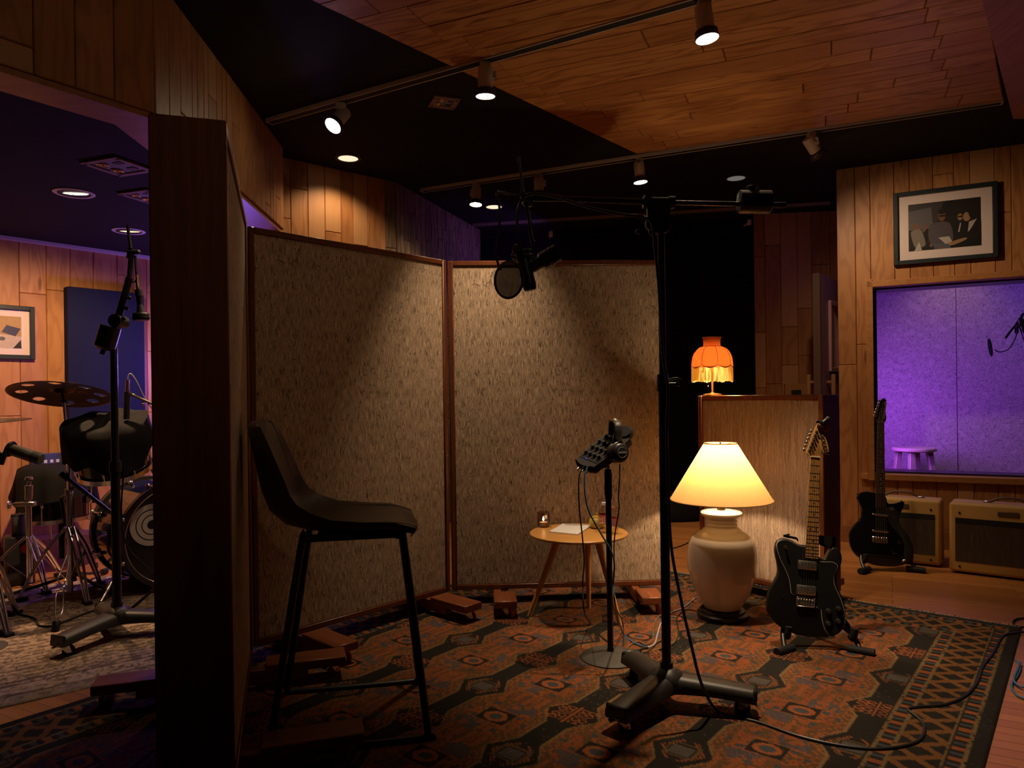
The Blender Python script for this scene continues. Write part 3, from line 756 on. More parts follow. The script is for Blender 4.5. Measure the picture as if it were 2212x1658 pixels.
# ---------------------------------------------------------------- round side table and what stands on it
TBL = V3((.322, 3.55, 0)); TH = .432
def table():
    t = thing('side_table', 'small round honey wood table with splayed tapered legs', 'table', TBL)
    mb = MB(); mb.lathe([(.001, .412), (.20, .412), (.236, .418), (.243, .424), (.243, .429), (.240, .432), (.001, .432)], 64); mb.build('table_top', M_['tablewood'], t)
    for px, py, tx, ty in ((1143, 1334, -.10, -.02), (1272, 1316, .055, .085), (1340, 1354, .085, -.075)):
        f = onz(px, py) - TBL; mb = MB(); a = V3((tx, ty, .413)); b = V3((f.x, f.y, .0075)); e = a + (b - a) * .999
        mb.cyl(a, e, .0185, .0105, 16); mb.build('leg', woodobj('honey_leg_wood', (.70, .36, .10), (.52, .25, .06), 'z'), t)
    mb = MB(); mb.cyl((-.01, 0, .398), (-.01, 0, .4125), .11, .12, 24); mb.build('leg_mount', woodobj('honey_leg_wood', (.70, .36, .10), (.52, .25, .06), 'z'), t)
table()
def ontable(px, py): return onz(px, py, TH + .0005)
def candle():
    p = ontable(1174, 1137); c = thing('candle_holder', 'smoked glass tumbler with a burning candle on the round table', 'candle', p)
    mb = MB(); rg = []
    for z, r in ((0, .028), (.006, .031), (.03, .033), (.055, .033), (.078, .0335)):
        rg.append([V3((r * (1 + (.05 if (j + int(z * 60)) % 2 else -.03)) * math.cos(2 * math.pi * j / 14), r * (1 + (.05 if (j + int(z * 60)) % 2 else -.03)) * math.sin(2 * math.pi * j / 14), z)) for j in range(14)])
    mb.rings(rg, 0, (True, False)); mb.build('tumbler', M_['smokeglass'], c, ang=10)
    mb = MB(); mb.cyl((0, 0, .004), (0, 0, .024), .021, .021, 20); w = mb.build('wax', plain('cream_wax', (.85, .62, .36), .5), c)
    mb = MB(); mb.cyl((0, 0, .024), (.001, 0, .031), .0008, .0006, 6); mb.build('wick', M_['rubber'], w)
    mb = MB(); mb.lathe([(.001, .029), (.0045, .034), (.0055, .039), (.0035, .046), (.0005, .055)], 12); mb.build('flame', M_['flame'], c)
    return p
CANDLE = candle()
def notepad():
    q = [ontable(*p) for p in ((1186, 1150), (1216, 1133), (1277, 1137), (1248, 1156))]
    c = sum(q, V3()) / 4; n = thing('notepad', 'white paper notepad lying open flat on the round table', 'notepad', c)
    mb = MB(); mb.rings([[V3((p.x - c.x, p.y - c.y, z)) for p in q] for z in (.0, .007)]); mb.build('pages', M_['paper'], n)
    mb = MB(); a, b, d, e = [V3((p.x - c.x, p.y - c.y, .0074)) for p in q]
    for k in range(4):
        t = .10 + k * .055; s_ = a + (b - a) * (1 - t * .5); s2 = e + (d - e) * (1 - t * .5)
        x0 = s_ + (s2 - s_) * .12; x1 = s_ + (s2 - s_) * rng.uniform(.5, .85); mb.bar(x0, x1, .0016, .0004)
    mb.build('pencil_lines', plain('grey_pencil', (.30, .29, .30), .8), n)
notepad()
def mug():
    p = ontable(1290, 1140); m = thing('sugar_pot', 'yellow glazed round pot with knobbed lid behind the water bottles', 'pot', p)
    mb = MB(); mb.lathe([(.001, 0), (.024, 0), (.038, .014), (.043, .032), (.038, .048), (.028, .055), (.001, .056)], 28); g = plain('mustard_glaze', (.55, .40, .05), .2, var=.2, scale=30); mb.build('body', g, m)
    mb = MB(); mb.lathe([(.029, .0555), (.026, .061), (.006, .065), (.004, .070), (.006, .075), (.001, .077)], 24, 0, None, (True, True)); mb.build('lid', g, m)
mug()
def bottle(px, py, label, h, cap, lab2):
    p = ontable(px, py); b = thing('water_bottle', label, 'bottle', p, group='water bottles on the round table')
    mb = MB(); mb.lathe([(.001, 0), (.026, .0), (.030, .006), (.0305, h * .22), (.028, h * .25), (.0305, h * .28), (.0305, h * .62), (.027, h * .70), (.014, h * .84), (.0125, h * .90)], 24); mb.build('bottle_body', M_['clearpet'], b)
    mb = MB(); mb.lathe([(.0135, h * .895), (.0145, h * .90), (.0145, h * .985), (.001, h)], 18); mb.build('cap', plain('cap_' + cap, (.75, .72, .70) if cap == 'white' else (.50, .12, .08), .4), b)
    mb = MB(); mb.lathe([(.0311, h * .32), (.0311, h * .60)], 24, 0, None, (False, False)); l = mb.build('label_band', plain('red_label_paper', (.55, .10, .09), .6), b)
    mb = MB()
    for k in range(5):
        a = 3.6 + k * .32; mb.box((.0315 * math.cos(a), .0315 * math.sin(a), h * .46), (.004, .0016, h * rng.uniform(.08, .2)), rotm(0, 0, math.degrees(a) + 90))
    mb.box((.0313 * math.cos(4.3), .0313 * math.sin(4.3), h * .345), (.034, .0014, h * .035), rotm(0, 0, math.degrees(4.3) + 90))
    mb.build('label_print', plain(lab2, (.15, .33, .55) if lab2 == 'blue_print' else (.8, .75, .7), .6), l)
bottle(1306, 1149, 'taller clear water bottle with white cap, just left of the thin stand pole', .150, 'white', 'white_print')
bottle(1322, 1152, 'clear water bottle on the round table partly behind the thin stand pole', .132, 'white2', 'blue_print')

# ---------------------------------------------------------------- big ceramic lamp
LB = onz(1561, 1335)
def table_lamp():
    L = thing('ceramic_lamp', 'large white ceramic vase lamp with glowing conical shade on the rug', 'lamp', LB)
    mb = MB(); mb.lathe([(.001, .006), (.120, .006), (.124, .012), (.124, .030), (.118, .036), (.110, .038), (.108, .048), (.100, .054), (.001, .056)], 48); mb.build('plinth', M_['darkbase'], L)
    pr = [(.001, .050), (.078, .052), (.090, .060), (.100, .078), (.117, .105), (.138, .150), (.154, .20), (.164, .25), (.168, .30), (.166, .34), (.158, .375), (.143, .402), (.122, .421), (.104, .431), (.098, .433), (.094, .440), (.083, .449), (.0765, .456), (.0755, .461), (.0775, .465), (.0755, .469), (.0745, .480), (.0775, .484), (.0755, .488), (.075, .496), (.079, .502), (.093, .509), (.100, .516), (.100, .524), (.094, .530), (.06, .535), (.001, .537)]
    mb = MB(); mb.lathe(pr, 64); mb.build('vase', M_['cream'], L)
    mb = MB(); mb.cyl((0, 0, .533), (0, 0, .60), .020, .018, 20); mb.cyl((0, 0, .60), (0, 0, .66), .016, .016, 16); mb.build('socket', M_['brass'], L)
    mb = MB(); r0, r1, z0, z1 = .246, .079, .588, .866
    mb.lathe([(r0, z0), (r1, z1)], 64, 0, None, (False, False)); sh = mb.build('lamp_shade', M_['shade'], L)
    mb = MB(); mb.torus((0, 0, z0), r0, .003, None, 64, 6); mb.torus((0, 0, z1), r1, .003, None, 48, 6); mb.build('shade_trim', plain('shade_binding', (.62, .36, .12), .7), sh)
    mb = MB(); 
    for k in range(3):
        a = 2.1 * k + .4; mb.tube([(0, 0, z1 - .01), (r1 * math.cos(a), r1 * math.sin(a), z1 - .001)], .0016, 6, smooth=False)
    mb.cyl((0, 0, z1 - .012), (0, 0, z1 + .006), .006, .003, 10); mb.tube([(.012, .0, .66), (.05, 0, .72), (.045, 0, .80), (0, 0, z1 - .012)], .0016, 6); mb.tube([(-.012, .0, .66), (-.05, 0, .72), (-.045, 0, .80), (0, 0, z1 - .012)], .0016, 6)
    mb.build('harp', M_['brass'], L)
    mb = MB(); mb.ball((0, 0, .765), .019, (1, 1, 1.2), 20, 14); mb.cyl((0, 0, .655), (0, 0, .75), .010, .014, 14); mb.build('light_bulb', emis('warm_bulb', (1, .70, .36), 18), L)
table_lamp()
# ---------------------------------------------------------------- fringed lamp standing on the low screen
def fringe_lamp():
    p = at(1539, 851, 4.10); p.z = 1.1005; L = thing('fringed_lamp', 'orange scalloped lamp with gold fringe standing on the low screen', 'lamp', p)
    mb = MB(); mb.lathe([(.001, 0), (.052, 0), (.054, .004), (.05, .009), (.012, .014), (.006, .022), (.006, .20), (.010, .205), (.010, .235), (.001, .236)], 24); mb.build('stem', M_['brass'], L)
    mb = MB(); mb.ball((0, 0, .255), .018, (1, 1, 1.2)); mb.build('light_bulb', emis('warm_bulb_small', (1, .55, .2), 14), L)
    n = 96; K = 10; rg = []; zs = 0.068 / K
    def rad(t): return .050 + .064 * math.sin(t * math.pi / 2) ** .9
    for i in range(K + 1):
        t = i / K; r = []
        for j in range(n):
            a = 2 * math.pi * j / n; lob = abs(math.sin(a * 4)); r0 = rad(t) * (1 + .020 * lob * t)
            z = .280 - .106 * (t ** 1.7) - (.018 * lob * max(0, t - .75) * 4 if t > .75 else 0) + .0
            r.append(V3((r0 * math.cos(a), r0 * math.sin(a), z)))
        rg.append(r)
    mb = MB(); mb.rings(rg, 0, (False, False)); mb.lathe([(.049, .280), (.047, .300), (.050, .328), (.053, .333)], 48, 0, None, (False, False)); sh = mb.build('lamp_shade', M_['orangeshade'], L)
    mb = MB()
    for k in range(8):
        j = int(k * n / 8); mb.tube([rg[i][j] * 1.004 for i in range(K + 1)], .0013, 5, smooth=False)
    mb.tube([v for v in rg[K]] + [rg[K][0]], .0019, 5, smooth=False); mb.torus((0, 0, .280), .0495, .002, None, 32, 6); mb.torus((0, 0, .333), .053, .0022, None, 32, 6)
    mb.build('piping', plain('rust_braid', (.30, .06, .02), .7), sh)
    mb = MB()
    for j in range(0, 300):
        a = 2 * math.pi * j / 300; lob = abs(math.sin(a * 4)); r0 = .1145; zt = .170 - .006 * lob; zb = .076 + rng.uniform(-.003, .003) + (.008 * lob)
        mb.tube([(r0 * math.cos(a), r0 * math.sin(a), zt), (r0 * 1.005 * math.cos(a + rng.uniform(-.01, .01)), r0 * 1.005 * math.sin(a), zb)], .00105, 4, smooth=False)
    mb.build('fringe', M_['fringe'], sh)
    mb = MB(); mb.tube([(-.03, -.02, .22), (-.03, -.02, .055)], .0012, 5, smooth=False); mb.ball((-.03, -.02, .052), .004); mb.build('pull_chain', M_['brass'], L)
    return p
FL = fringe_lamp()
# ---------------------------------------------------------------- heavy microphone stands
def tripod_base(parent, ang0, Lr=.30, hub=.135):
    """three-legged cast base; angles in degrees"""
    out = []
    mb = MB()
    for k in range(3):
        a = R(ang0 + 120 * k); T = Matrix.Rotation(a, 4, 'Z'); rg = []
        for i in range(13):
            t = i / 12; x = -.03 + (Lr + .03) * t
            w = .056 - .010 * t + .012 * max(0, (.25 - t)) * 4 * .4; zt = hub - .030 * t - .004 * t * t
            zb = .070 - .012 * t + .02 * math.sin(math.pi * min(1, t * 1.02)) * .5
            r = []
            for j in range(16):
                q = math.pi * 2 * j / 16; cx = math.cos(q); sx = math.sin(q)
                yy = w * (abs(cx) ** .62) * (1 if cx > 0 else -1)
                zz = zb + (zt - zb) * (.0 if sx < 0 else sx ** .75) if sx >= 0 else zb + .006 * sx
                r.append(T @ V3((x, yy, zz)))
            rg.append(r)
        mb.rings(rg)
    mb.lathe([(.001, .075), (.062, .075), (.066, .10), (.058, .125), (.036, .140), (.026, .146), (.001, .146)], 32)
    body = mb.build('base', M_['castblk'], parent, ang=50)
    for k in range(3):
        a = ang0 + 120 * k; T = rotm(0, 0, a)
        mb = MB(T); mb.box((Lr - .004, 0, .083), (.014, .086, .040), None, .006); mb.build('end_cap', M_['blkmetal'], body)
        p = T @ V3((Lr - .03, 0, 0)); caster(None, p, a + 150, body, 'black')
    return body
def booth_mic_stand():
    P = V3((.537, 2.535, 0)); s = thing('microphone_stand', 'tall black boom microphone stand on a heavy three-legged base standing on the patterned rug', 'microphone stand', P)
    tripod_base(s, -15, .30, .135)
    def loc(px, py, d): return at(px, py, d) - P
    top = loc(1423, 470, 2.535); mb = MB()
    mb.cyl((0, 0, .14), (0, 0, 1.165), .0165, .0165, 20); mb.build('lower_pole', M_['satin'], s)
    mb = MB(); mb.cyl((0, 0, 1.165), (0, 0, top.z - .01), .0125, .0125, 18); mb.build('upper_pole', M_['satin'], s)
    mb = MB(); mb.cyl((0, 0, .136), (0, 0, .165), .023, .023, 20); mb.build('base_collar', M_['blkmetal'], s); mb = MB(); mb.cyl((0, 0, 1.125), (0, 0, 1.185), .022, .020, 20)
    mb.cyl((.02, -.005, 1.15), (.045, -.01, 1.15), .006, n=10); mb.ball((.05, -.011, 1.15), .009); mb.tube([(.02, -.01, 1.165), (.045, -.015, 1.170), (.062, -.012, 1.163)], .0045, 8); mb.build('height_clamp', M_['blkmetal'], s)
    # clutch head
    bl = loc(1135, 431, 2.56); br = loc(1705, 437, 2.50); bc = loc(1424, 436, 2.53); u = (br - bl).normalized(); up = V3((0, -1, 0)).cross(u).normalized()
    up = up if up.z > 0 else -up
    T = Matrix((u, V3((0, 1, 0)), up)).transposed().to_4x4(); T.translation = V3((bc.x, 0, bc.z))
    mb = MB(T); mb.cyl((-.052, 0, 0), (.052, 0, 0), .0185, .0185, 20); mb.cyl((-.056, 0, 0), (-.030, 0, 0), .0225, .0225, 20); mb.cyl((.034, 0, 0), (.054, 0, 0), .0225, .0225, 20)
    ol = smooth2([(-.036, -.008), (.036, -.008), (.038, -.045), (.048, -.072), (.040, -.098), (.015, -.112), (-.020, -.108), (-.045, -.085), (-.040, -.05)], 4)
    mb.prism(ol, -.014, .014, .004); mb.build('clutch', plain('graphite_clutch_plate', (.035, .038, .034), .5), s)
    mb = MB(T); mb.cyl((.0, -.014, -.075), (.0, -.040, -.075), .010, .016, 16); mb.ball((-.03, -.035, -.115), .011); mb.ball((-.075, -.03, -.112), .010); mb.cyl((-.03, -.035, -.115), (.0, 0, -.10), .005, n=8)
    mb.cyl((-.044, -.012, .012), (-.044, -.034, .020), .011, .013, 12)
    mb.build('clutch_knob', M_['plastic'], s)
    A = V3((bl.x, .0, bl.z)); B = V3((br.x, .0, br.z))
    mb = MB(); mb.cyl(A + u * .02, V3((bc.x, 0, bc.z)), .0105, .0105, 16); mb.cyl(V3((bc.x, 0, bc.z)), B, .0088, .0088, 16); mb.cyl(A + u * .03, A + u * .12, .0135, .0125, 16); mb.cyl(B - u * .035, B, .0105, .0105, 16)
    boom = mb.build('boom', M_['satin'], s)
    cw0 = V3((loc(1598, 435, 2.53).x, 0, loc(1598, 435, 2.53).z)); cw1 = cw0 + u * .107
    mb = MB(); mb.cyl(cw0, cw1, .041, .041, 32); mb.cyl(cw0 - u * .003, cw0, .036, .041, 32); mb.cyl(cw1, cw1 + u * .003, .041, .036, 32); mb.build('counterweight', M_['blkmetal'], boom)
    kc = (cw0 + cw1) / 2 - u * .008; mb = MB(); mb.cyl(kc + up * .040, kc + up * .047, .009, n=12); mb.lathe([(.001, .046), (.018, .047), (.0215, .052), (.018, .058), (.001, .061)], 20, 0, Matrix.Translation(kc)); mb.build('counterweight_knob', M_['satin'], boom)
    # tip: joint block, thin side rods
    tip = A; mb = MB(); mb.cyl(tip + V3((0, -.022, -.005)), tip + V3((0, .022, -.005)), .018, .018, 16); mb.box(tip + V3((.008, 0, -.012)), (.034, .03, .04), None, .006); mb.ball(tip + V3((-.012, -.025, .012)), .009)
    mb.cyl(tip + V3((-.006, 0, .0)), V3((loc(1121, 338, 2.53).x, 0, loc(1121, 338, 2.53).z)), .0052, .0048, 10)
    e = V3((loc(1121, 338, 2.53).x, 0, loc(1121, 338, 2.53).z)); mb.cyl(e - Z * .012, e, .0066, n=10); mb.build('tip_joint', M_['plastic'], s)
    return P, s, loc, tip
MS_P, MS, ms_loc, MS_TIP = booth_mic_stand()
def condenser_mic():
    P = MS_P; A = P + MS_TIP
    o = at(1138, 600, 2.53); m = thing('studio_microphone', 'black tube microphone with finned cooler hanging upside down from the boom', 'microphone', o)
    def l(px, py, d=2.53): return at(px, py, d) - o
    mb = MB(); mb.tube([A - o + V3((0, 0, -.02)), l(1143, 470), l(1147, 500)], .007, 10); mb.cyl(l(1146, 498), l(1151, 520), .0095, .0095, 12); mb.cyl(l(1150, 518), l(1152, 545), .006, n=10); mb.build('hanger', M_['satin'], m)
    # body axis : slightly tilted, grille at the bottom
    a, b = l(1128, 545), l(1146, 628); ax = (b - a).normalized()
    mb = MB(); mb.cyl(a, a + ax * .092, .0235, .0235, 28); mb.cyl(a - ax * .010, a, .016, .0235, 28); mb.build('body', M_['plastic'], m)
    mb = MB(); T = frame_z(a + ax * .092, ax); mb.lathe([(.0225, 0), (.0240, .004), (.0240, .030), (.0225, .040), (.020, .045), (.001, .046)], 28, 0, T)
    for k in range(7): mb.torus(a + ax * (.097 + k * .005), .0242, .0009, frame_z((0, 0, 0), ax), 28, 5)
    mb.build('grille', M_['blkmetal'], m)
    # finned cooler going back / up to the right
    c, d = l(1135, 585), l(1205, 545); dx = (d - c).normalized(); n = V3((0, 1, 0)); upv = n.cross(dx).normalized()
    upv = upv if upv.z > 0 else -upv; T = Matrix((dx, n, upv)).transposed().to_4x4(); T.translation = c + dx * .02
    mb = MB(T); mb.cyl((0, 0, 0), (.045, 0, 0), .020, .022, 24); mb.box((.078, 0, .0), (.070, .046, .040), None, .003)
    for k in range(13): mb.box((.046 + k * .0054, 0, .0), (.0018, .062, .058), None)
    mb.build('cooler', M_['blkmetal'], m)
    # suspension ring and clamp
    mb = MB(); rc = l(1130, 556); mb.torus(rc, .036, .0042, frame_z((0, 0, 0), ax), 32, 8); mb.torus(rc - ax * .018, .036, .0034, frame_z((0, 0, 0), ax), 32, 8)
    for k in range(4):
        q = frame_z((0, 0, 0), ax) @ V3((.034 * math.cos(1.57 * k), .034 * math.sin(1.57 * k), 0)); mb.cyl(rc + q, rc + q - ax * .018, .003, n=6)
    mb.tube([l(1152, 543), l(1150, 552), rc + V3((.034, 0, .004))], .006, 8); mb.box(l(1116, 538), (.028, .03, .03), rotm(0, 25, 0), .006)
    mb.build('shock_mount', M_['plastic'], m)
condenser_mic()
def pop_filter(name_lbl, C, Rr, ax, neck, clampM):
    p = thing('pop_filter', name_lbl, 'pop filter', C)
    T = frame_z((0, 0, 0), ax); mb = MB(); mb.torus((0, 0, 0), Rr, .0042, T, 48, 8); mb.build('hoop', M_['plastic'], p)
    mb = MB(); mb.lathe([(.0005, .0012), (Rr - .001, .0012)], 40, 0, T, (False, False)); mb.lathe([(.0005, -.0012), (Rr - .001, -.0012)], 40, 0, T, (False, False)); mb.build('mesh', M_['pop'], p, smooth=False)
    mb = MB(); mb.tube([V3(q) - V3(C) for q in neck], .0042, 8, k=8); mb.build('gooseneck', M_['blkmetal'], p)
    q0 = V3(neck[0]) - V3(C); mb = MB(); mb.box(q0, (.018, .02, .022), None, .004); mb.ball(q0 + V3((0, -.014, .004)), .0065); mb.build('clamp', M_['plastic'], p)
    return p
tipW = MS_P + MS_TIP
pop_filter('round nylon pop filter on a gooseneck in front of the hanging microphone', at(1100, 604, 2.42), .062, (.62, -.72, -.20),
           [tipW + V3((-.012, -.012, .01)), at(1098, 418, 2.50), at(1074, 416, 2.46), at(1079, 450, 2.44), at(1078, 500, 2.43), at(1072, 545, 2.42), at(1076, 570, 2.42), at(1082, 583, 2.425)], None)
# cable along the boom, down the pole and away over the rug
def cable(name, label, pts, r, mat, cat='cable', group=None, k=8):
    mb = MB(); mb.tube(pts, r, 8, k=k); return solo(mb, name, mat, label, cat, pts[0], group)
F_ = lambda px, py, z=.012: onz(px, py, z)
cable('microphone_cable', 'black cable running from the hanging microphone down the boom stand and across the rug',
      [at(1126, 540, 2.515), at(1118, 500, 2.50), at(1118, 460, 2.50), at(1128, 430, 2.50), at(1150, 418, 2.49), at(1200, 425, 2.485), at(1270, 447, 2.48), at(1340, 462, 2.475), at(1395, 470, 2.475), at(1410, 490, 2.48), at(1414, 530, 2.49), at(1423, 620, 2.505), at(1431, 760, 2.505), at(1443, 840, 2.485), at(1440, 930, 2.49), at(1444, 1060, 2.47), at(1450, 1180, 2.45), at(1470, 1290, 2.42), at(1495, 1400, 2.40), at(1515, 1475, 2.39), F_(1545, 1530, .02), F_(1580, 1545), F_(1640, 1560), F_(1720, 1588), F_(1800, 1607), F_(1880, 1617), F_(1945, 1612), F_(1985, 1598), F_(1997, 1572), F_(1986, 1552), F_(1962, 1532), F_(1985, 1526), F_(2040, 1521), F_(2085, 1502), F_(2112, 1470), F_(2122, 1440), F_(2145, 1410), F_(2165, 1375), F_(2190, 1367), F_(2240, 1362)], .0052, plain('black_cable_rubber', (.022, .020, .019), .35), k=6)
# ---------------------------------------------------------------- headphone station
HS = onz(1319, 1424)
def mixer_station():
    s = thing('round_base_stand', 'thin black stand on a round cast base holding the headphone mixer', 'stand', HS)
    mb = MB(); mb.lathe([(.001, .003), (.122, .003), (.1265, .007), (.1265, .013), (.120, .018), (.085, .026), (.045, .034), (.020, .038), (.001, .038)], 56); mb.build('base', M_['greycast'], s)
    mb = MB(); mb.cyl((0, 0, .036), (0, 0, .75), .0125, .0125, 18); mb.cyl((0, 0, .034), (0, 0, .046), .016, .0145, 18); mb.build('pole', M_['satin'], s)
    mb = MB(); mb.cyl((0, 0, .675), (0, 0, .690), .0135, .0160, 18); mb.cyl((0, 0, .690), (0, 0, .790), .0160, .0160, 18); mb.cyl((0, 0, .790), (0, 0, .802), .0160, .0125, 18); mb.build('clutch_grip', M_['rubber'], s)
    mb = MB(); mb.cyl((0, 0, .80), (0, 0, .842), .0075, .0075, 14); mb.cyl((0, 0, .808), (0, 0, .815), .011, n=14); mb.build('top_tube', M_['chrome'], s)
mixer_station()
def mixer():
    # desk of knobs, tilted: lower end toward the left
    a = at(1262, 1000, 2.93); b = at(1340, 938, 3.03); ax = (b - a); Lm = ax.length; ax.normalize()
    n0 = V3((-.45, -.55, .70)); n = (n0 - ax * n0.dot(ax)).normalized(); y = n.cross(ax).normalized()
    T = Matrix((ax, y, n)).transposed().to_4x4(); T.translation = (a + b) / 2
    m = thing('headphone_mixer', 'small tilted headphone mixer with four rows of black knobs', 'mixer', T.translation, T.to_euler())
    W = .115; mb = MB(); ol = smooth2([(-Lm / 2, -W / 2 + .012), (-Lm / 2 - .012, 0), (-Lm / 2, W / 2 - .012), (-Lm / 2 + .02, W / 2), (Lm / 2, W / 2), (Lm / 2, -W / 2), (-Lm / 2 + .02, -W / 2)], 3)
    rg = [[V3((p[0], p[1], z)) for p in ol] for z in (-.034, .0)]; mb.rings(rg); mb.box((.02, 0, -.045), (Lm * .62, W * .75, .03), None, .006); mb.build('case', plain('grey_black_case', (.022, .021, .020), .6, spec=.3, bump=.1, scale=300), m)
    mb = MB(); mb.box((.008, 0, .0012), (Lm - .028, W - .012, .0024), None, .001); mb.build('face_plate', plain('charcoal_face_plate', (.034, .032, .029), .75, spec=.2), m)
    for r_ in range(4):
        for c in range(4):
            x = -Lm / 2 + .052 + r_ * (Lm - .06) / 3.9; yy = -.039 + c * .026
            mb = MB(Matrix.Translation((x, yy, .002))); mb.lathe([(.001, 0), (.0095, 0), (.0085, .004), (.0068, .006), (.0060, .017), (.001, .018)], 12); mb.box((0, .0045, .0183), (.0012, .006, .001)); mb.build('knob', M_['plastic'], m)
    mb = MB(Matrix.Translation((-Lm / 2 + .026, .012, .002))); mb.lathe([(.001, 0), (.0045, 0), (.0045, .003), (.001, .004)], 14); mb.build('status_light', M_['led'], m)
    mb = MB()
    for yy in (-.03, -.008, .02): mb.cyl((-Lm / 2 - .008, yy, -.02), (-Lm / 2 - .030, yy, -.02), .0045, n=10)
    mb.build('plugs', M_['chrome'], m); return T, Lm, W
MXT, MXL, MXW = mixer()
def headphones():
    o = at(1338, 962, 2.92); h = thing('headphones', 'black over-ear headphones hooked over the top of the headphone mixer', 'headphones', o)
    def l(px, py, d): return at(px, py, d) - o
    # headband: an arch running in depth, seen almost along its plane
    cx = l(1330, 935, 2.98); pts = []
    near = l(1335, 945, 2.925); far = l(1322, 938, 3.06); topc = l(1327, 907, 2.99)
    pts = [near + V3((.004, 0, -.02)), near, near + (topc - near) * .55 + V3((.006, -.025, .014)), topc, far + (topc - far) * .55 + V3((0, .022, .014)), far, far + V3((0, 0, -.02))]
    P = smooth_path(pts, 6); rg = []
    side = V3((1, .25, 0)).normalized()
    for i, p in enumerate(P):
        t = (P[min(i + 1, len(P) - 1)] - P[max(i - 1, 0)]).normalized(); nn = side.cross(t).normalized(); w_ = .017
        rg.append([p + side * w_ * math.cos(q) + nn * .0055 * math.sin(q) for q in [2 * math.pi * k / 14 for k in range(14)]])
    mb = MB(); mb.rings(rg); hb = mb.build('headband', plain('matte_headband_vinyl', (.055, .048, .042), .5), h)
    mb = MB(); mb.box(P[len(P) // 2 - 2] + V3((-.002, -.004, .0058)), (.010, .016, .0012), rotm(25, 0, 15)); mb.build('printed_mark', plain('pale_print', (.55, .50, .44), .6), hb)
    mb = MB(); mb.rings([[p + (p - sum(r, V3()) / 14) * .08 for p in r] for r in rg[3:12]]); mb.build('slider_band', plain('satin_slider', (.12, .105, .095), .3, .5), h)
    # near ear cup facing the viewer
    c = l(1340, 977, 2.895); ax = V3((.42, -.88, .10)).normalized(); T = frame_z(c, ax)
    mb = MB(); mb.lathe([(.001, -.030), (.030, -.030), (.039, -.022), (.041, -.008), (.040, .002), (.036, .010), (.028, .014), (.001, .0155)], 36, 0, T); cup = mb.build('ear_cup', M_['plastic'], h)
    mb = MB(); mb.torus(c + ax * .0142, .021, .0011, frame_z((0, 0, 0), ax), 36, 6)
    bx = V3((0, 0, 1)).cross(ax).normalized(); Tb = Matrix((bx, ax.cross(bx), ax)).transposed().to_4x4(); Tb.translation = c
    MBb = MB(Tb); MBb.box((0, 0, .0155), (.036, .0065, .0014)); mb.add(MBb.v, MBb.f); mb.build('cup_emblem', plain('silver_print', (.34, .32, .30), .45), cup)
    mb = MB(); mb.lathe([(.022, -.050), (.036, -.048), (.041, -.040), (.041, -.032), (.036, -.028), (.022, -.028)], 36, 0, T, loop=True); mb.build('ear_pad', M_['leather'], h)
    mb = MB(); mb.tube([c + T.to_3x3() @ V3((.041 * math.cos(q), .041 * math.sin(q), -.008)) for q in [R(v) for v in (40, 70, 100, 130)]], .004, 8); mb.cyl(c + V3((0, 0, .038)), near + V3((.004, 0, -.018)), .009, .007, 12); mb.build('yoke', M_['blkmetal'], h)
    # far cup
    c2 = l(1352, 937, 3.02); T2 = frame_z(c2, V3((.35, .6, -.5)))
    mb = MB(); mb.lathe([(.001, -.022), (.026, -.022), (.034, -.012), (.034, .004), (.024, .012), (.001, .013)], 30, 0, T2); mb.build('ear_cup', M_['plastic'], h)
    mb = MB(); mb.tube([c2 + V3((0, -.005, 0)), l(1340, 934, 3.03), far + V3((0, 0, -.018))], .006, 8); mb.build('yoke', M_['blkmetal'], h)
headphones()
cable('mixer_power_cable', 'thin black cable looping from the headphone mixer down to the rug left of its stand',
      [at(1262, 1006, 2.90), at(1251, 1030, 2.88), at(1251, 1090, 2.87), at(1257, 1150, 2.86), at(1262, 1210, 2.85), at(1259, 1260, 2.85), at(1262, 1320, 2.84), F_(1275, 1345, .014), F_(1300, 1375), F_(1330, 1395), F_(1350, 1405), F_(1400, 1398), F_(1425, 1385), F_(1450, 1378)], .0028, M_['rubber'])
cable('network_cable', 'blue cable hanging from the headphone mixer in front of the round table',
      [at(1270, 1005, 2.90), at(1263, 1030, 2.88), at(1265, 1075, 2.86), at(1275, 1110, 2.855), at(1300, 1155, 2.85), at(1318, 1185, 2.845), at(1327, 1215, 2.84), at(1325, 1260, 2.84), at(1330, 1310, 2.84), F_(1345, 1365, .03), F_(1370, 1388, .014), F_(1400, 1398, .016)], .0034, M_['bluecable'])
cable('white_patch_cable', 'pale grey cable curving over the rug behind the boom stand pole',
      [F_(1400, 1398, .022), F_(1414, 1390, .02), F_(1420, 1370), F_(1428, 1345), F_(1445, 1325), F_(1475, 1312), F_(1500, 1292)], .0034, M_['whitecable'])
cable('headphone_cable', 'black cable dropping from the headphones along the right of the thin stand pole',
      [at(1339, 1002, 2.89), at(1338, 1040, 2.885), at(1336, 1075, 2.885), at(1337, 1100, 2.88), at(1327, 1165, 2.87), at(1327, 1220, 2.86), at(1325, 1270, 2.86), at(1330, 1310, 2.86), F_(1345, 1345, .06), F_(1347, 1380, .014), F_(1345, 1408)], .0026, M_['rubber'])
cable('tan_cable', 'thin tan cable lying in a loop on the rug beside the round stand base',
      [F_(1348, 1410), F_(1362, 1392), F_(1380, 1385), F_(1395, 1392), F_(1410, 1380), F_(1412, 1350), F_(1425, 1330), F_(1450, 1318)], .0028, plain('tan_cable_rubber', (.20, .12, .06), .5))
cable('lamp_cord', 'dark lamp cord with inline plug on the rug left of the ceramic lamp',
      [F_(1520, 1330), F_(1500, 1318), F_(1478, 1318), F_(1462, 1335), F_(1466, 1365), F_(1455, 1390), F_(1425, 1402)], .0026, M_['rubber'])
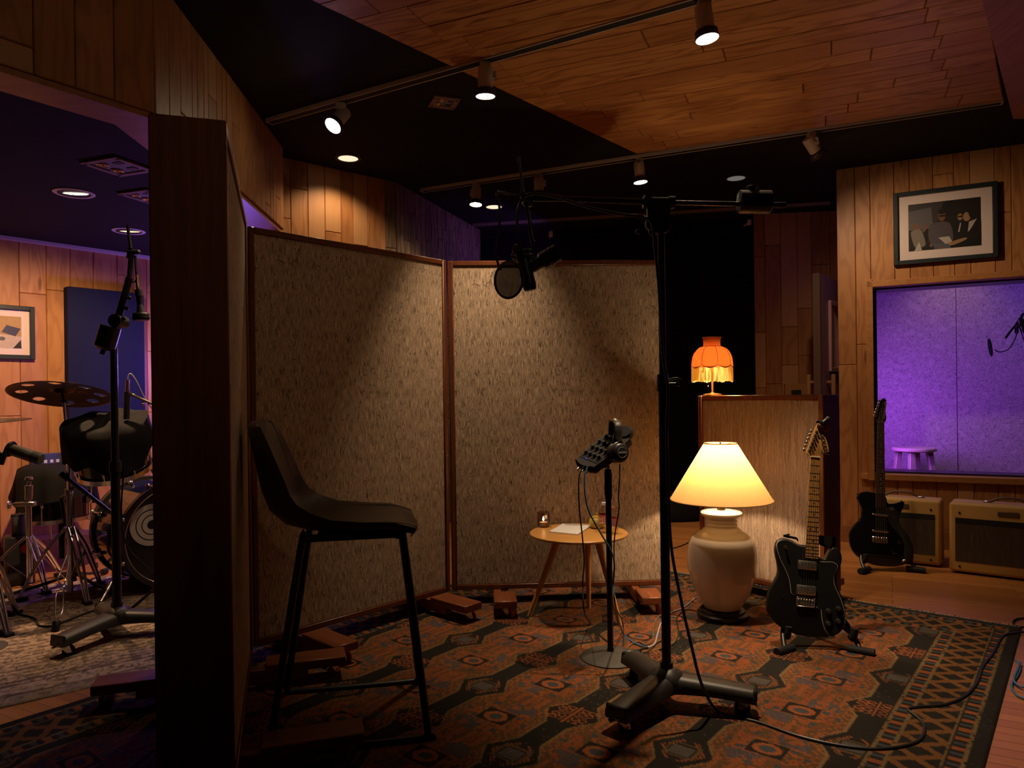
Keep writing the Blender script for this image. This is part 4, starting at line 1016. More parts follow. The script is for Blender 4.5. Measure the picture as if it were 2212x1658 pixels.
cable('power_cord', 'black power cord rising over the bare floor behind the boom stand', [F_(1440, 1185, .004), F_(1460, 1182, .004), F_(1485, 1172, .004), F_(1510, 1155, .004)], .004, M_['rubber'])
cable('coiled_cable', 'coiled blue cable lying on the boards right of the patterned rug', [F_(2194, 1425, .006), F_(2204, 1440, .006), F_(2197, 1460, .006), F_(2186, 1475, .006), F_(2188, 1490, .006), F_(2204, 1505, .006), F_(2240, 1512, .006), F_(2235, 1487, .012), F_(2205, 1482, .012), F_(2190, 1468, .012), F_(2198, 1445, .012), F_(2204, 1430, .012)], .0042, M_['bluecable'])
cable('floor_cable', 'black cable loop on the bare boards beyond the rug corner', [F_(2240, 1335, .006), F_(2205, 1335, .006), F_(2190, 1340, .006), F_(2192, 1350, .006), F_(2215, 1354, .006), F_(2245, 1354, .006)], .0045, M_['rubber'])
# ---------------------------------------------------------------- lettering helper
def lettering(name, text, size, mat, parent, M, shear=0.0, ex=.0006, bold=0.0):
    cu = bpy.data.curves.new(name, 'FONT'); cu.body = text; cu.size = size; cu.shear = shear; cu.extrude = ex; cu.offset = bold; cu.align_x = 'CENTER'; cu.align_y = 'CENTER'
    tmp = bpy.data.objects.new(name + '_t', cu); COL.objects.link(tmp); dg = bpy.context.evaluated_depsgraph_get()
    me = bpy.data.meshes.new_from_object(tmp.evaluated_get(dg)); COL.objects.unlink(tmp); bpy.data.objects.remove(tmp)
    me.name = name; me.transform(M); me.materials.clear(); me.materials.append(mat)
    o = bpy.data.objects.new(name, me); COL.objects.link(o); o.parent = parent; return o
def worn_black():
    t = NT('worn_black_lacquer'); o = t.obj(); n = t.noise(o, 14, 5, .6); n2 = t.noise(t.map(o, (30, 30, 3)), 1.0, 3)
    c = t.mix(n, (.0075, .007, .007), (.016, .015, .014)); t.pbr(c, t.math('ADD', .24, t.math('MULTIPLY', n2, .16)), 0, None, .22, 0); return t.m
M_['wornblk'] = worn_black()
def guitar_frame(c, k, lean, ox, oz):
    """crop pixels -> body-local metres (x right, z along the neck)"""
    cl, sl = math.cos(R(lean)), math.sin(R(lean))
    def f(x, y):
        dx, dz = (x - ox) * k, (oz - y) * k
        return (dx * cl - dz * sl, dx * sl + dz * cl)
    return f
FLIP = Matrix(((1, 0, 0, 0), (0, 0, -1, 0), (0, 1, 0, 0), (0, 0, 0, 1)))   # text plane xy -> xz facing -y
def tele():
    f = guitar_frame(None, .000352, 3.8, 600, 1400)
    P = at(1745, 1374, 3.085)
    g = thing('electric_guitar', 'black electric guitar with maple neck standing on the rug by the ceramic lamp', 'guitar', P, (R(-10), R(5.1), R(-8)))
    T = .042; y0 = -.022
    ol = [f(*p) for p in ((600, 1395), (470, 1380), (350, 1340), (250, 1285), (175, 1215), (128, 1120), (118, 1010), (150, 870), (205, 770), (250, 690), (268, 620), (262, 540), (243, 440), (237, 345), (258, 270), (310, 230), (370, 226), (440, 250), (500, 285), (540, 296), (620, 300), (698, 302), (712, 345), (735, 405), (770, 450), (808, 464), (838, 440), (868, 380), (905, 330), (950, 315), (1000, 345), (1025, 420), (1015, 505), (985, 575), (960, 640), (954, 710), (968, 800), (1005, 900), (1036, 1020), (1044, 1120), (1030, 1220), (985, 1305), (915, 1362), (800, 1392), (700, 1397))]
    ol = smooth2(ol, 3)
    mb = MB(); mb.prism(ol, y0, y0 + T, .006); body = mb.build('body', M_['wornblk'], g)
    pg = smooth2([f(*p) for p in ((300, 250), (360, 238), (430, 262), (500, 298), (540, 312), (620, 316), (690, 318), (700, 400), (712, 470), (760, 490), (840, 490), (905, 490), (950, 512), (966, 545), (950, 600), (918, 660), (914, 735), (935, 810), (975, 900), (1010, 1010), (1030, 1110), (1020, 1210), (985, 1290), (920, 1350), (860, 1378), (800, 1330), (765, 1245), (752, 1150), (745, 1060), (700, 1050), (690, 920), (560, 915), (450, 915), (412, 895), (398, 860), (392, 780), (378, 700), (340, 600), (290, 490), (255, 390), (246, 310), (264, 270))], 2)
    mb = MB(); mb.prism(pg, y0 - .0028, y0 + .001, 0, 0)
    n = len(pg); A = sum(pg[i][0] * pg[(i + 1) % n][1] - pg[(i + 1) % n][0] * pg[i][1] for i in range(n)); sg = 1 if A > 0 else -1
    inn = []
    for i in range(n):
        a, c = pg[i - 1], pg[(i + 1) % n]; dx, dz = c[0] - a[0], c[1] - a[1]; L = math.hypot(dx, dz) or 1
        inn.append((pg[i][0] - sg * dz / L * .0016, pg[i][1] + sg * dx / L * .0016))
    mb.prism(inn, y0 - .0034, y0 + .001, 0, 1)
    gd = mb.build('pickguard', [plain('white_guard_edge', (.62, .56, .48), .4), plain('black_guard', (.016, .016, .016), .22)], g)
    # neck
    zt, zb, zn = f(615, 296)[1], f(608, 452)[1], 0
    nut = f(0, 0); zn = (1374 - 994) / 1540 * 3.085 * 1.018
    k = .5; mb = MB(); rg = []
    for z, w, d in ((zb, .0285, .020), (zt + .02, .0275, .021), (zn * .6 + zt * .4, .0245, .019), (zn, .0212, .018), (zn + .012, .0212, .016)):
        rg.append([V3((w * math.cos(q), (y0 - .004) + (d * .92 * max(0, -math.sin(q))), z)) for q in [2 * math.pi * j / 16 for j in range(16)]])
    mb.rings(rg); nk = mb.build('neck', M_['maple'], g)
    mb = MB(); rg = []
    for z, w in ((zb, .0283), (zn, .0210)): rg.append([V3((x, y, z)) for x, y in ((-w, y0 - .0035), (w, y0 - .0035), (w * .9, y0 - .0085), (0, y0 - .0100), (-w * .9, y0 - .0085))])
    mb.rings(rg); fb = mb.build('fretboard', M_['maple'], g)
    scale = .648; ys = y0 - .0100
    bridge_z = zn - scale
    for i in range(1, 22):
        z = zn - scale * (1 - 2 ** (-i / 12)); w = .0210 + (.0283 - .0210) * (zn - z) / (zn - zb)
        if z < zb: break
        mb = MB(); mb.tube([(-w, ys + .0012, z), (0, ys - .0004, z), (w, ys + .0012, z)], .0011, 6, smooth=False); mb.build('fret', M_['steel'], fb)
    mb = MB()
    for i in (3, 5, 7, 9, 12, 15, 17, 19, 21):
        z = zn - scale * (1 - (2 ** (-i / 12) + 2 ** (-(i - 1) / 12)) / 2)
        for dx in ((-.012, .012) if i == 12 else (0,)): mb.cyl((dx, ys + .0004, z), (dx, ys - .0007, z), .0034, n=10)
    mb.build('fret_markers', M_['rubber'], fb)
    mb = MB(); mb.box((0, ys - .0005, zn + .002), (.043, .006, .004)); mb.build('nut', plain('bone_nut', (.75, .65, .48), .4), nk)
    # headstock (pixels of the detail view, straightened)
    kh = .0785 / 1540 * 3.13 * 1.03; h0 = guitar_frame(None, kh, 3.8, 520, 1400)
    hs = smooth2([(p[0], p[1] + zn) for p in [h0(*q) for q in ((400, 1400), (375, 1360), (318, 1310), (300, 1275), (330, 1190), (400, 1000), (500, 745), (585, 545), (640, 470), (720, 440), (800, 470), (880, 470), (930, 500), (955, 560), (930, 640), (870, 690), (812, 712), (782, 740), (800, 810), (850, 930), (885, 1080), (895, 1180), (892, 1238), (840, 1250), (760, 1272), (690, 1312), (648, 1355), (640, 1400))]], 3)
    mb = MB(); mb.prism(hs, y0 - .002, y0 + .012, .002); hd = mb.build('headstock', M_['maple'], nk)
    for i in range(6):
        tx = 385 + (590 - 385) * i / 5; ty = 1215 - (1215 - 700) * i / 5; px_, pz = h0(tx, ty); pz += zn
        mb = MB(); mb.cyl((px_, y0 + .006, pz), (px_, y0 - .014, pz), .0042, n=12); mb.cyl((px_, y0 - .002, pz), (px_, y0 - .0042, pz), .0065, n=14)
        ex, ez = h0(tx - 118, ty - 26); ez += zn; mb.cyl((px_ - .012, y0 + .010, pz + .001), (ex, y0 + .010, ez), .0028, n=8); mb.box((ex, y0 + .010, ez), (.012, .007, .016), rotm(0, -20, 0), .003)
        mb.build('tuning_peg', M_['chrome'], hd)
    a1 = h0(745, 1190); b1 = h0(715, 690); mid = ((a1[0] + b1[0]) / 2 + .004, (a1[1] + b1[1]) / 2 + zn - .012); ang = math.atan2(b1[1] - a1[1], b1[0] - a1[0])
    m = Matrix.Translation((mid[0], y0 - .0026, mid[1])) @ Matrix.Rotation(-ang - .12, 4, 'Y') @ FLIP
    lettering('headstock_lettering', 'Fender', .040, plain('black_decal', (.02, .014, .01), .5), hd, m, .35, .0004, .0006)
    # pickups, bridge, controls
    def rect(x0, y0_, x1, y1_): 
        a, b = f((x0 + x1) / 2, (y0_ + y1_) / 2); return a, b, abs(x1 - x0) * .000352, abs(y1_ - y0_) * .000352
    for r in (rect(488, 486, 712, 600), rect(462, 782, 692, 902)):
        x, z, w, h = r; mb = MB(); mb.box((x, y0 - .009, z), (w * .98, .013, h * .95), None, .003, seg=2); pk = mb.build('pickup', plain('satin_nickel', (.80, .74, .66), .36, 1.0, var=.15, scale=90), g)
        mb = MB()
        for q in range(3): mb.cyl((x - w * .28 + q * w * .16, y0 - .0155, z + h * .20), (x - w * .28 + q * w * .16, y0 - .0162, z + h * .20), .0024, n=8); mb.cyl((x + w * .05 + q * w * .14, y0 - .0155, z - h * .22), (x + w * .05 + q * w * .14, y0 - .0162, z - h * .22), .0024, n=8)
        mb.build('pole_pieces', M_['plastic'], pk)
    x, z, w, h = rect(460, 928, 674, 1044); mb = MB(); mb.box((x, y0 - .0025, z), (w, .005, h), None, .0015)
    for sx in (-1, 1): mb.box((x + sx * (w / 2 - .002), y0 - .007, z), (.004, .011, h), None, .001)
    mb.box((x, y0 - .006, z + h / 2 - .002), (w, .010, .004), None, .001); mb.box((x, y0 - .006, z - h / 2 + .002), (w, .010, .004), None, .001)
    br = mb.build('bridge', plain('satin_nickel', (.80, .74, .66), .36, 1.0), g); mb = MB()
    for q in range(6): mb.box((x - w * .38 + q * w * .152, y0 - .007, z + h * .08), (.009, .008, h * .5), None, .0015)
    mb.build('saddles', M_['steel'], br)
    for i in range(6):
        sx = (i - 2.5); a = V3((x + sx * w * .150, y0 - .0125, z + h * .05)); b = V3((sx * .0068, ys - .0022, zn + .002)); mb = MB(); mb.tube([a, b], .00075 if i < 3 else .00055, 5, smooth=False)
        tx = 385 + (590 - 385) * i / 5; ty = 1215 - (1215 - 700) * i / 5; px_, pz = h0(tx, ty); mb.tube([b, V3((px_, y0 - .0095, pz + zn))], .00075 if i < 3 else .00055, 5, smooth=False)
        mb.build('string', M_['steel'], g)
    for kx, ky in ((830, 1078), (950, 1047), (822, 1228), (940, 1194)):
        a, b = f(kx, ky); mb = MB(Matrix.Translation((a, y0 - .003, b)) @ rotm(90)); mb.lathe([(.001, 0), (.0125, 0), (.0122, .006), (.0085, .0075), (.0072, .016), (.001, .0165)], 20); kb = mb.build('control_knob', M_['plastic'], g)
        mb = MB(Matrix.Translation((a, y0 - .003, b)) @ rotm(90)); mb.lathe([(.001, .0164), (.0055, .0164), (.0055, .0172), (.001, .0174)], 14); mb.build('knob_cap', M_['steel'], kb)
    a, b = f(352, 335); mb = MB(Matrix.Translation((a, y0 - .003, b)) @ rotm(90)); mb.lathe([(.001, 0), (.0085, 0), (.0075, .003), (.004, .004), (.003, .010), (.0065, .015), (.006, .020), (.001, .022)], 16); mb.build('selector_switch', M_['brass'], g)
    for sx, sy in ((300, 462), (372, 620), (410, 842), (300, 928), (880, 718), (945, 518), (952, 918), (1004, 1126), (852, 1350), (778, 1142), (512, 440), (290, 270), (820, 455), (586, 703)):
        a, b = f(sx, sy); mb = MB(); mb.cyl((a, y0 - .003, b), (a, y0 - .0046, b), .0022, n=8); mb.build('screw', M_['steel'], gd)
    # strap hooked at the horn, hanging behind
    mb = MB(); pts = [f(395, 190), f(450, 205), f(520, 225), f(560, 240)]; 
    def ribbon(pp, w, th):
        rg = []
        for i, (p, yy) in enumerate(pp):
            q = V3((p[0], yy, p[1])); rg.append([q + V3((0, -w / 2 * .2, w / 2)), q + V3((0, th - w / 2 * .2, w / 2)), q + V3((0, th + w / 2 * .2, -w / 2)), q + V3((0, w / 2 * .2, -w / 2))])
        return rg
    mb.rings(ribbon([(f(352, 192), .004), (f(400, 205), .006), (f(450, 210), .014), (f(520, 222), .020), (f(545, 250), .024)], .010, .003)); a = f(408, 180); mb.cyl((a[0], -.004, a[1]), (a[0], .010, a[1] - .006), .006, n=10); mb.box((f(400, 186)[0], .004, f(400, 186)[1]), (.018, .008, .008), None, .002)
    mb.build('strap_end', M_['cloth'], g); mb = MB()
    mb.rings(ribbon([(f(700, 262), .024), (f(770, 262), .016), (f(830, 290), .004), (f(870, 310), -.004)], .012, .003))
    mb.rings(ribbon([(f(775, 225), .022), (f(850, 235), -.006), (f(920, 240), -.016), (f(970, 245), -.010), (f(985, 260), .010)], .040, .003))
    mb.rings(ribbon([(f(975, 262), .012), (f(930, 300), -.004), (f(890, 330), -.012)], .014, .003))
    mb.build('strap', M_['cloth'], g)
    return g, h0, zn, y0
TG, h0_, zn_, ty0 = tele()
def capo():
    p1 = h0_(640, 470); Tm = Matrix.Translation(TG.location) @ TG.rotation_euler.to_matrix().to_4x4(); o = Tm @ V3((p1[0], ty0 - .01, p1[1] + zn_))
    c = thing('guitar_capo', 'black capo clamped on the headstock of the maple-necked guitar', 'capo', o, TG.rotation_euler)
    def l(x, y): q = h0_(x, y); return V3((q[0] - p1[0], 0, q[1] - p1[1]))
    mb = MB(); mb.tube([l(575, 420) + V3((0, -.002, 0)), l(640, 430) + V3((0, -.005, 0)), l(760, 470) + V3((0, -.004, 0))], [.0085, .0075], 10); mb.tube([l(720, 500), l(770, 430), l(860, 360)], .0085, 10); mb.ball(l(888, 345), .0125, (1, .9, 1)); mb.tube([l(600, 540) + V3((0, .022, 0)), l(700, 540) + V3((0, .026, 0)), l(780, 460) + V3((0, .014, 0)), l(770, 440)], .007, 8)
    bd = mb.build('capo_arm', M_['plastic'], c); mb = MB(); mb.tube([l(585, 418) + V3((0, -.011, .002)), l(690, 465) + V3((0, -.0115, .002))], .0022, 6, smooth=False); mb.tube([l(600, 520) + V3((0, -.004, 0)), l(740, 560) + V3((0, -.004, 0))], .004, 8, smooth=False); mb.build('steel_trim', M_['chrome'], c)
capo()
def guitar_stand(label, P, yaw, s=1.0):
    g = thing('guitar_stand', label, 'guitar stand', P, (0, 0, R(yaw)))
    lf, rf, bk = V3((-.155, -.13, .018)), V3((.195, -.105, .018)), V3((.02, .23, .018)); hub = V3((.02, .05, .27)) * 1.0
    for nm, e in (('leg', lf), ('leg', rf), ('leg', bk)):
        mb = MB(); a = hub * 1.0; mb.tube([a, V3((e.x * .75, e.y * .35 + .02, .10)), e * .9 + V3((0, 0, .004)), e], .011, 12); lg = mb.build(nm, M_['blkmetal'], g)
        d = V3((e.x, e.y, 0)).normalized(); mb = MB(); q = V3((e.x, e.y, .0185)); mb.cyl(q - d * .075, q + d * .03, .0175, .0185, 16); mb.build('rubber_foot', M_['rubber'], lg)
    for sx in (-.115, .155):
        mb = MB(); mb.tube([V3((sx * .5, .03, .12)), V3((sx, -.005, .070)), V3((sx, -.035, .058))], .009, 10); mb.tube([V3((sx, -.03, .056)), V3((sx, -.066, .062)), V3((sx + .004, -.072, .105))], .014, 12, k=5); mb.build('cradle_arm', M_['rubber'], g)
    mb = MB(); mb.tube([hub, hub + V3((0, -.01, -.1)), V3((.02, .02, .10))], .012, 10); mb.tube([V3((-.06, .03, .12)), V3((.10, .03, .12))], .010, 10, smooth=False); mb.build('hub', M_['blkmetal'], g)
    return g
guitar_stand('low black stand holding the maple-necked guitar on the rug', V3((1.30, 3.13, 0)), -8)
guitar_stand('low black stand holding the glossy black guitar in front of the amplifiers', V3((2.29, 4.47, 0)), -4)
def dano():
    k = .2473 / 1540 * 4.42; f = guitar_frame(None, k, .3, 250, 1505)
    P = at(1902, 1222, 4.42)
    g = thing('electric_guitar', 'glossy black single-cutaway guitar with dark neck leaning before the small amplifier', 'guitar', P, (R(-9), R(3.0), R(-14)))
    y0 = -.02; T = .042
    ol = smooth2([f(*p) for p in ((250, 1505), (180, 1497), (110, 1470), (50, 1430), (10, 1375), (-8, 1300), (5, 1225), (40, 1165), (78, 1120), (97, 1070), (92, 1015), (68, 960), (62, 915), (85, 880), (130, 868), (190, 872), (240, 880), (290, 905), (300, 950), (330, 962), (375, 950), (410, 936), (432, 936), (436, 960), (418, 1010), (398, 1060), (397, 1110), (425, 1170), (470, 1230), (500, 1310), (505, 1370), (488, 1425), (445, 1468), (360, 1497))], 3)
    mb = MB(); mb.prism(ol, y0, y0 + T, .005); mb.build('body', M_['blackgloss'], g)
    pg = smooth2([f(*p) for p in ((288, 1010), (330, 985), (365, 1000), (392, 1060), (395, 1120), (425, 1180), (465, 1240), (492, 1310), (495, 1370), (478, 1420), (455, 1440), (430, 1400), (432, 1340), (420, 1270), (390, 1220), (345, 1170), (305, 1110))], 2)
    mb = MB(); mb.prism(pg, y0 - .003, y0 + .001, .001); gd = mb.build('pickguard', plain('slate_guard', (.032, .036, .040), .4), g)
    a, b = f(332, 1005); lettering('guard_monogram', 'D', .024, plain('cream_print', (.6, .52, .4), .5), gd, Matrix.Translation((a, y0 - .0036, b)) @ Matrix.Rotation(R(25), 4, 'Y') @ FLIP, .2, .0004)
    zn = f(245, 243)[1]; zb = f(245, 1000)[1]; zj = f(245, 880)[1]; cx = f(244, 500)[0]
    mb = MB(); rg = []
    for z, w in ((zb, .0285), (zj, .0275), (zn, .0220), (zn + .02, .021)): rg.append([V3((cx + w * math.cos(q), y0 - .004 + .018 * max(0, -math.sin(q)), z)) for q in [2 * math.pi * j / 16 for j in range(16)]])
    mb.rings(rg); nk = mb.build('neck', plain('dark_neck', (.05, .03, .02), .4), g)
    mb = MB(); mb.rings([[V3((cx + x, y, z)) for x, y in ((-w, y0 - .0035), (w, y0 - .0035), (w * .9, y0 - .009), (-w * .9, y0 - .009))] for z, w in ((zb, .0285), (zn, .0215))]); fb = mb.build('fretboard', M_['rosewood'], g)
    sc = .635
    for i in range(1, 22):
        z = zn - sc * (1 - 2 ** (-i / 12)); w = .0215 + .007 * (zn - z) / (zn - zb); mb = MB(); mb.tube([(cx - w * .92, y0 - .0092, z), (cx + w * .92, y0 - .0092, z)], .0013, 6, smooth=False)
        if z > zb: mb.build('fret', M_['chrome'], fb)
    mb = MB()
    for i in (3, 5, 7, 9, 12, 15, 17, 19):
        z = zn - sc * (1 - (2 ** (-i / 12) + 2 ** (-(i - 1) / 12)) / 2)
        for dx in ((-.012, .012) if i == 12 else (0,)): mb.cyl((cx + dx, y0 - .009, z), (cx + dx, y0 - .0098, z), .003, n=8)
    mb.build('fret_markers', plain('pearl_dot', (.7, .65, .6), .3), fb)
    mb = MB(); mb.box((cx, y0 - .008, zn), (.044, .006, .005)); mb.build('nut', M_['steel'], nk)
    hs = smooth2([f(*p) for p in ((213, 243), (209, 205), (222, 150), (240, 70), (255, 35), (275, 26), (291, 36), (297, 70), (290, 120), (289, 160), (294, 200), (290, 225), (276, 243))], 3)
    mb = MB(); mb.prism(hs, y0 - .002, y0 + .013, .002); hd = mb.build('headstock', M_['blackgloss'], nk)
    for i in range(6):
        tx, ty = 222 + i * 7.5, 188 - i * 27; a, b = f(tx + 6, ty); mb = MB(); mb.cyl((a, y0, b), (a, y0 - .013, b), .005, n=10); e = f(tx - 22, ty - 4); mb.cyl((a - .008, y0 + .008, b), (e[0], y0 + .008, e[1]), .003, n=8); mb.box((e[0], y0 + .008, e[1]), (.012, .007, .016), None, .003); mb.build('tuning_peg', M_['chrome'], hd)
        st0 = f(205 + i * 16.5, 1262); mb = MB(); mb.tube([(st0[0], y0 - .012, st0[1]), (cx + (i - 2.5) * .0068, y0 - .011, zn), (a, y0 - .009, b)], .0007, 5, smooth=False); mb.build('string', M_['steel'], g)
    a, b = f(279, 132); lettering('headstock_lettering', 'Danelectro', .024, plain('cream_print', (.6, .52, .4), .5), hd, Matrix.Translation((a, y0 - .0026, b)) @ Matrix.Rotation(R(-84), 4, 'Y') @ FLIP, .15, .0004, .0003)
    for py in (1062, 1204):
        c0, c1 = f(183, py), f(300, py + 3); mb = MB(); mb.tube([(c0[0], y0 - .006, c0[1]), (c1[0], y0 - .006, c1[1])], .0065, 14, smooth=False); mb.ball((c0[0], y0 - .006, c0[1]), .0065); mb.ball((c1[0], y0 - .006, c1[1]), .0065); mb.build('pickup', M_['chrome'], g)
    a, b = f(240, 1278); mb = MB(); mb.box((a, y0 - .003, b), (.088, .005, .036), None, .002)
    for i in range(6): mb.box((a - .036 + i * .0145, y0 - .009, b + .006), (.010, .010, .020), None, .002); mb.cyl((a - .036 + i * .0145, y0 - .008, b - .004), (a - .036 + i * .0145, y0 - .008, b - .022), .0025, n=8)
    mb.build('bridge', M_['chrome'], g)
    for kx, ky in ((395, 1285), (350, 1375)):
        a, b = f(kx, ky); mb = MB(Matrix.Translation((a, y0 - .001, b)) @ rotm(90)); mb.lathe([(.001, 0), (.014, 0), (.013, .005), (.009, .007), (.008, .016), (.001, .017)], 18); mb.build('control_knob', M_['blackgloss'], g)
    mb = MB(); a = f(430, 1440); mb.box((a[0], y0 - .006, a[1]), (.03, .012, .014), rotm(0, -30, 0), .004); mb.build('jack_plate', M_['chrome'], g)
    mb = MB()
    for sx, sy in ((62, 900), (145, 864), (420, 938)): a = f(sx, sy); mb.cyl((a[0], y0 + .02, a[1]), (a[0], y0 + .02, a[1] + .010), .005, n=10)
    mb.build('strap_button', M_['chrome'], g)
dano()
# ---------------------------------------------------------------- amplifiers
def amp(label, P, d, W, H, D, top_in=.03):
    a = thing('guitar_amplifier', label, 'amplifier', P, (0, 0, math.atan2(d.y, d.x)), 'tweed amplifiers below the booth window')
    mb = MB(); y1 = D; yt = .035       # front leans back a little
    ol = [(0, .012), (0, H - .002), (W, H - .002), (W, .012)]
    def ringat(y0b, y0t, ins): return [V3((ins, y0b, .012 + ins)), V3((W - ins, y0b, .012 + ins)), V3((W - ins, y0t, H - ins)), V3((ins, y0t, H - ins))]
    bm = bmesh.new(); 
    vs = [bm.verts.new(p) for p in ((0, 0, .012), (W, 0, .012), (W, yt, H), (0, yt, H), (0, y1, .012), (W, y1, .012), (W, y1 - .02, H), (0, y1 - .02, H))]
    for q in ((0, 1, 2, 3), (5, 4, 7, 6), (4, 0, 3, 7), (1, 5, 6, 2), (3, 2, 6, 7), (4, 5, 1, 0)): bm.faces.new([vs[i] for i in q])
    bmesh.ops.bevel(bm, geom=bm.edges[:], offset=.018, segments=4, affect='EDGES', profile=.5); bm.verts.index_update()
    mb.add([v.co for v in bm.verts], [[v.index for v in f.verts] for f in bm.faces]); bm.free()
    cab = mb.build('cabinet', M_['tweed'], a)
    def fy(z): return yt * (z - .012) / (H - .012)
    gz0, gz1 = .075, H * .785; mb = MB(); n = [V3((x, fy(z) + o, z)) for z in (gz0, gz1) for x in (.035, W - .035) for o in (-.0015,)]
    x0, x1 = .033, W - .033
    mb.rings([[V3((x0, fy(gz0) + o, gz0)), V3((x1, fy(gz0) + o, gz0)), V3((x1, fy(gz1) + o, gz1)), V3((x0, fy(gz1) + o, gz1))] for o in (-.0015, .012)]); gr = mb.build('speaker_grille', M_['grille'], a)
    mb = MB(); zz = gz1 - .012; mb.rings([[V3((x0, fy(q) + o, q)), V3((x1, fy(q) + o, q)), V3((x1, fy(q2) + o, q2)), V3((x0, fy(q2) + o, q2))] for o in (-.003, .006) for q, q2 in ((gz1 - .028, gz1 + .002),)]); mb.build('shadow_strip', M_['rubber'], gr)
    mb = MB(); zc = H * .885; mb.box((W * .50, fy(zc) - .0015, zc), (.105, .004, .030), rotm(-math.degrees(math.atan2(yt, H))), .003); mb.build('name_plate', plain('dark_name_plate', (.10, .065, .035), .45), a)
    mb = MB()
    for x in (.055, W - .055):
        for z in (.045, H * .86): mb.cyl((x, fy(z) + .001, z), (x, fy(z) - .0035, z), .007, .006, 12)
    mb.build('screw_cups', M_['rubber'], a)
    # top recess for the controls and handle
    yc = (yt + y1) / 2; mb = MB(); mb.tube([(W * .5 - .105, yc, H + .003), (W * .5 - .085, yc, H + .012), (W * .5 - .04, yc, H + .030), (W * .5 + .04, yc, H + .030), (W * .5 + .085, yc, H + .012), (W * .5 + .105, yc, H + .003)], .0075, 10)
    hd = mb.build('handle', plain('brown_leather_handle', (.10, .05, .03), .45), a); mb = MB()
    for sx in (-1, 1): mb.box((W * .5 + sx * .112, yc, H + .006), (.044, .026, .010), None, .004)
    mb.build('handle_cap', M_['steel'], hd)
    mb = MB()
    for x in (.05, W - .05):
        for y in (.05, D - .05): mb.cyl((x, y, 0), (x, y, .014), .016, .018, 14)
    mb.build('feet', M_['rubber'], a); return a
A0 = onz(2050, 1236); A1 = onz(2212, 1256); Ad = (A1 - A0).normalized()
amp('larger tweed amplifier with brown grille cut off at the photo edge', A0, Ad, .60, .425, .26)
Bd = (onz(2031, 1227) - onz(1960, 1219)).normalized(); B1_ = onz(2033, 1227)
amp('smaller tweed amplifier half hidden behind the glossy black guitar', B1_ - Bd * .46, Bd, .46, .415, .24)
# ---------------------------------------------------------------- framed photographs
def picture(name_lbl, O, U, N, W, H, shapes, bg, mw, mh):
    T = Matrix((U, -N, Z)).transposed().to_4x4(); T.translation = O
    p = thing('framed_photograph', name_lbl, 'picture', O, T.to_euler(), None)
    fw, d = .030, .034
    mb = MB()
    for c, sz in (((-W / 2 + fw / 2, -d / 2, 0), (fw, d, H)), ((W / 2 - fw / 2, -d / 2, 0), (fw, d, H)), ((0, -d / 2, H / 2 - fw / 2), (W - 2 * fw, d, fw)), ((0, -d / 2, -H / 2 + fw / 2), (W - 2 * fw, d, fw))): mb.box(c, sz, None, .003)
    mb.build('frame', M_['framepaint'], p)
    mb = MB(); mb.box((0, -.010, 0), (W - 2 * fw, .006, H - 2 * fw)); mb.build('mat_board', M_['matboard'], p)
    iw, ih = W / 2 - fw - mw, H / 2 - fw - mh
    mats = [bg]; mb = MB(); mb.box((0, -.0135, 0), (2 * iw, .001, 2 * ih), None, 0, 0); nm = {}
    for i, (col, pts) in enumerate(shapes):
        if col not in nm: nm[col] = len(mats); mats.append(plain('print_ink_%d_%d' % (int(col[0] * 999), int(col[2] * 999)), col, .45, var=.35, scale=60))
        pts2 = [(max(-1, min(1, x)) * iw, max(-1, min(1, y)) * ih) for x, y in pts]
        if len(pts2) > 4: pts2 = smooth2(pts2, 3)
        y = -.0142 - i * .00006; pts2 = [(max(-iw, min(iw, a)), max(-ih, min(ih, b))) for a, b in pts2]
        mb.add([V3((x, y, z)) for x, z in pts2], [tuple(range(len(pts2)))], nm[col])
    mb.build('print', mats, p, smooth=False)
    mb = MB(); mb.box((0, -.020, 0), (W - 2 * fw, .002, H - 2 * fw)); mb.build('glazing', M_['frameglass'], p)
    return p
def disc(cx, cy, rx, ry, n=14): return [(cx + rx * math.cos(2 * math.pi * k / n), cy + ry * math.sin(2 * math.pi * k / n)) for k in range(n)]
c00 = wallR(1928, 424); c10 = wallR(2150, 391); c11 = wallR(2157, 555); c01 = wallR(1931, 577)
pu = (c00[0] + c10[0] + c11[0] + c01[0]) / 4; pz = (c00[1] + c10[1] + c11[1] + c01[1]) / 4
pw = (c10[0] - c00[0] + c11[0] - c01[0]) / 2; phh = ((c00[1] - c01[1]) + (c10[1] - c11[1])) / 2
skin = (.22, .10, .05); skin2 = (.42, .24, .12); grey = (.10, .085, .10); blk = (.014, .013, .013); wht = (.55, .48, .42); jean = (.11, .12, .17); pat = (.24, .20, .17)
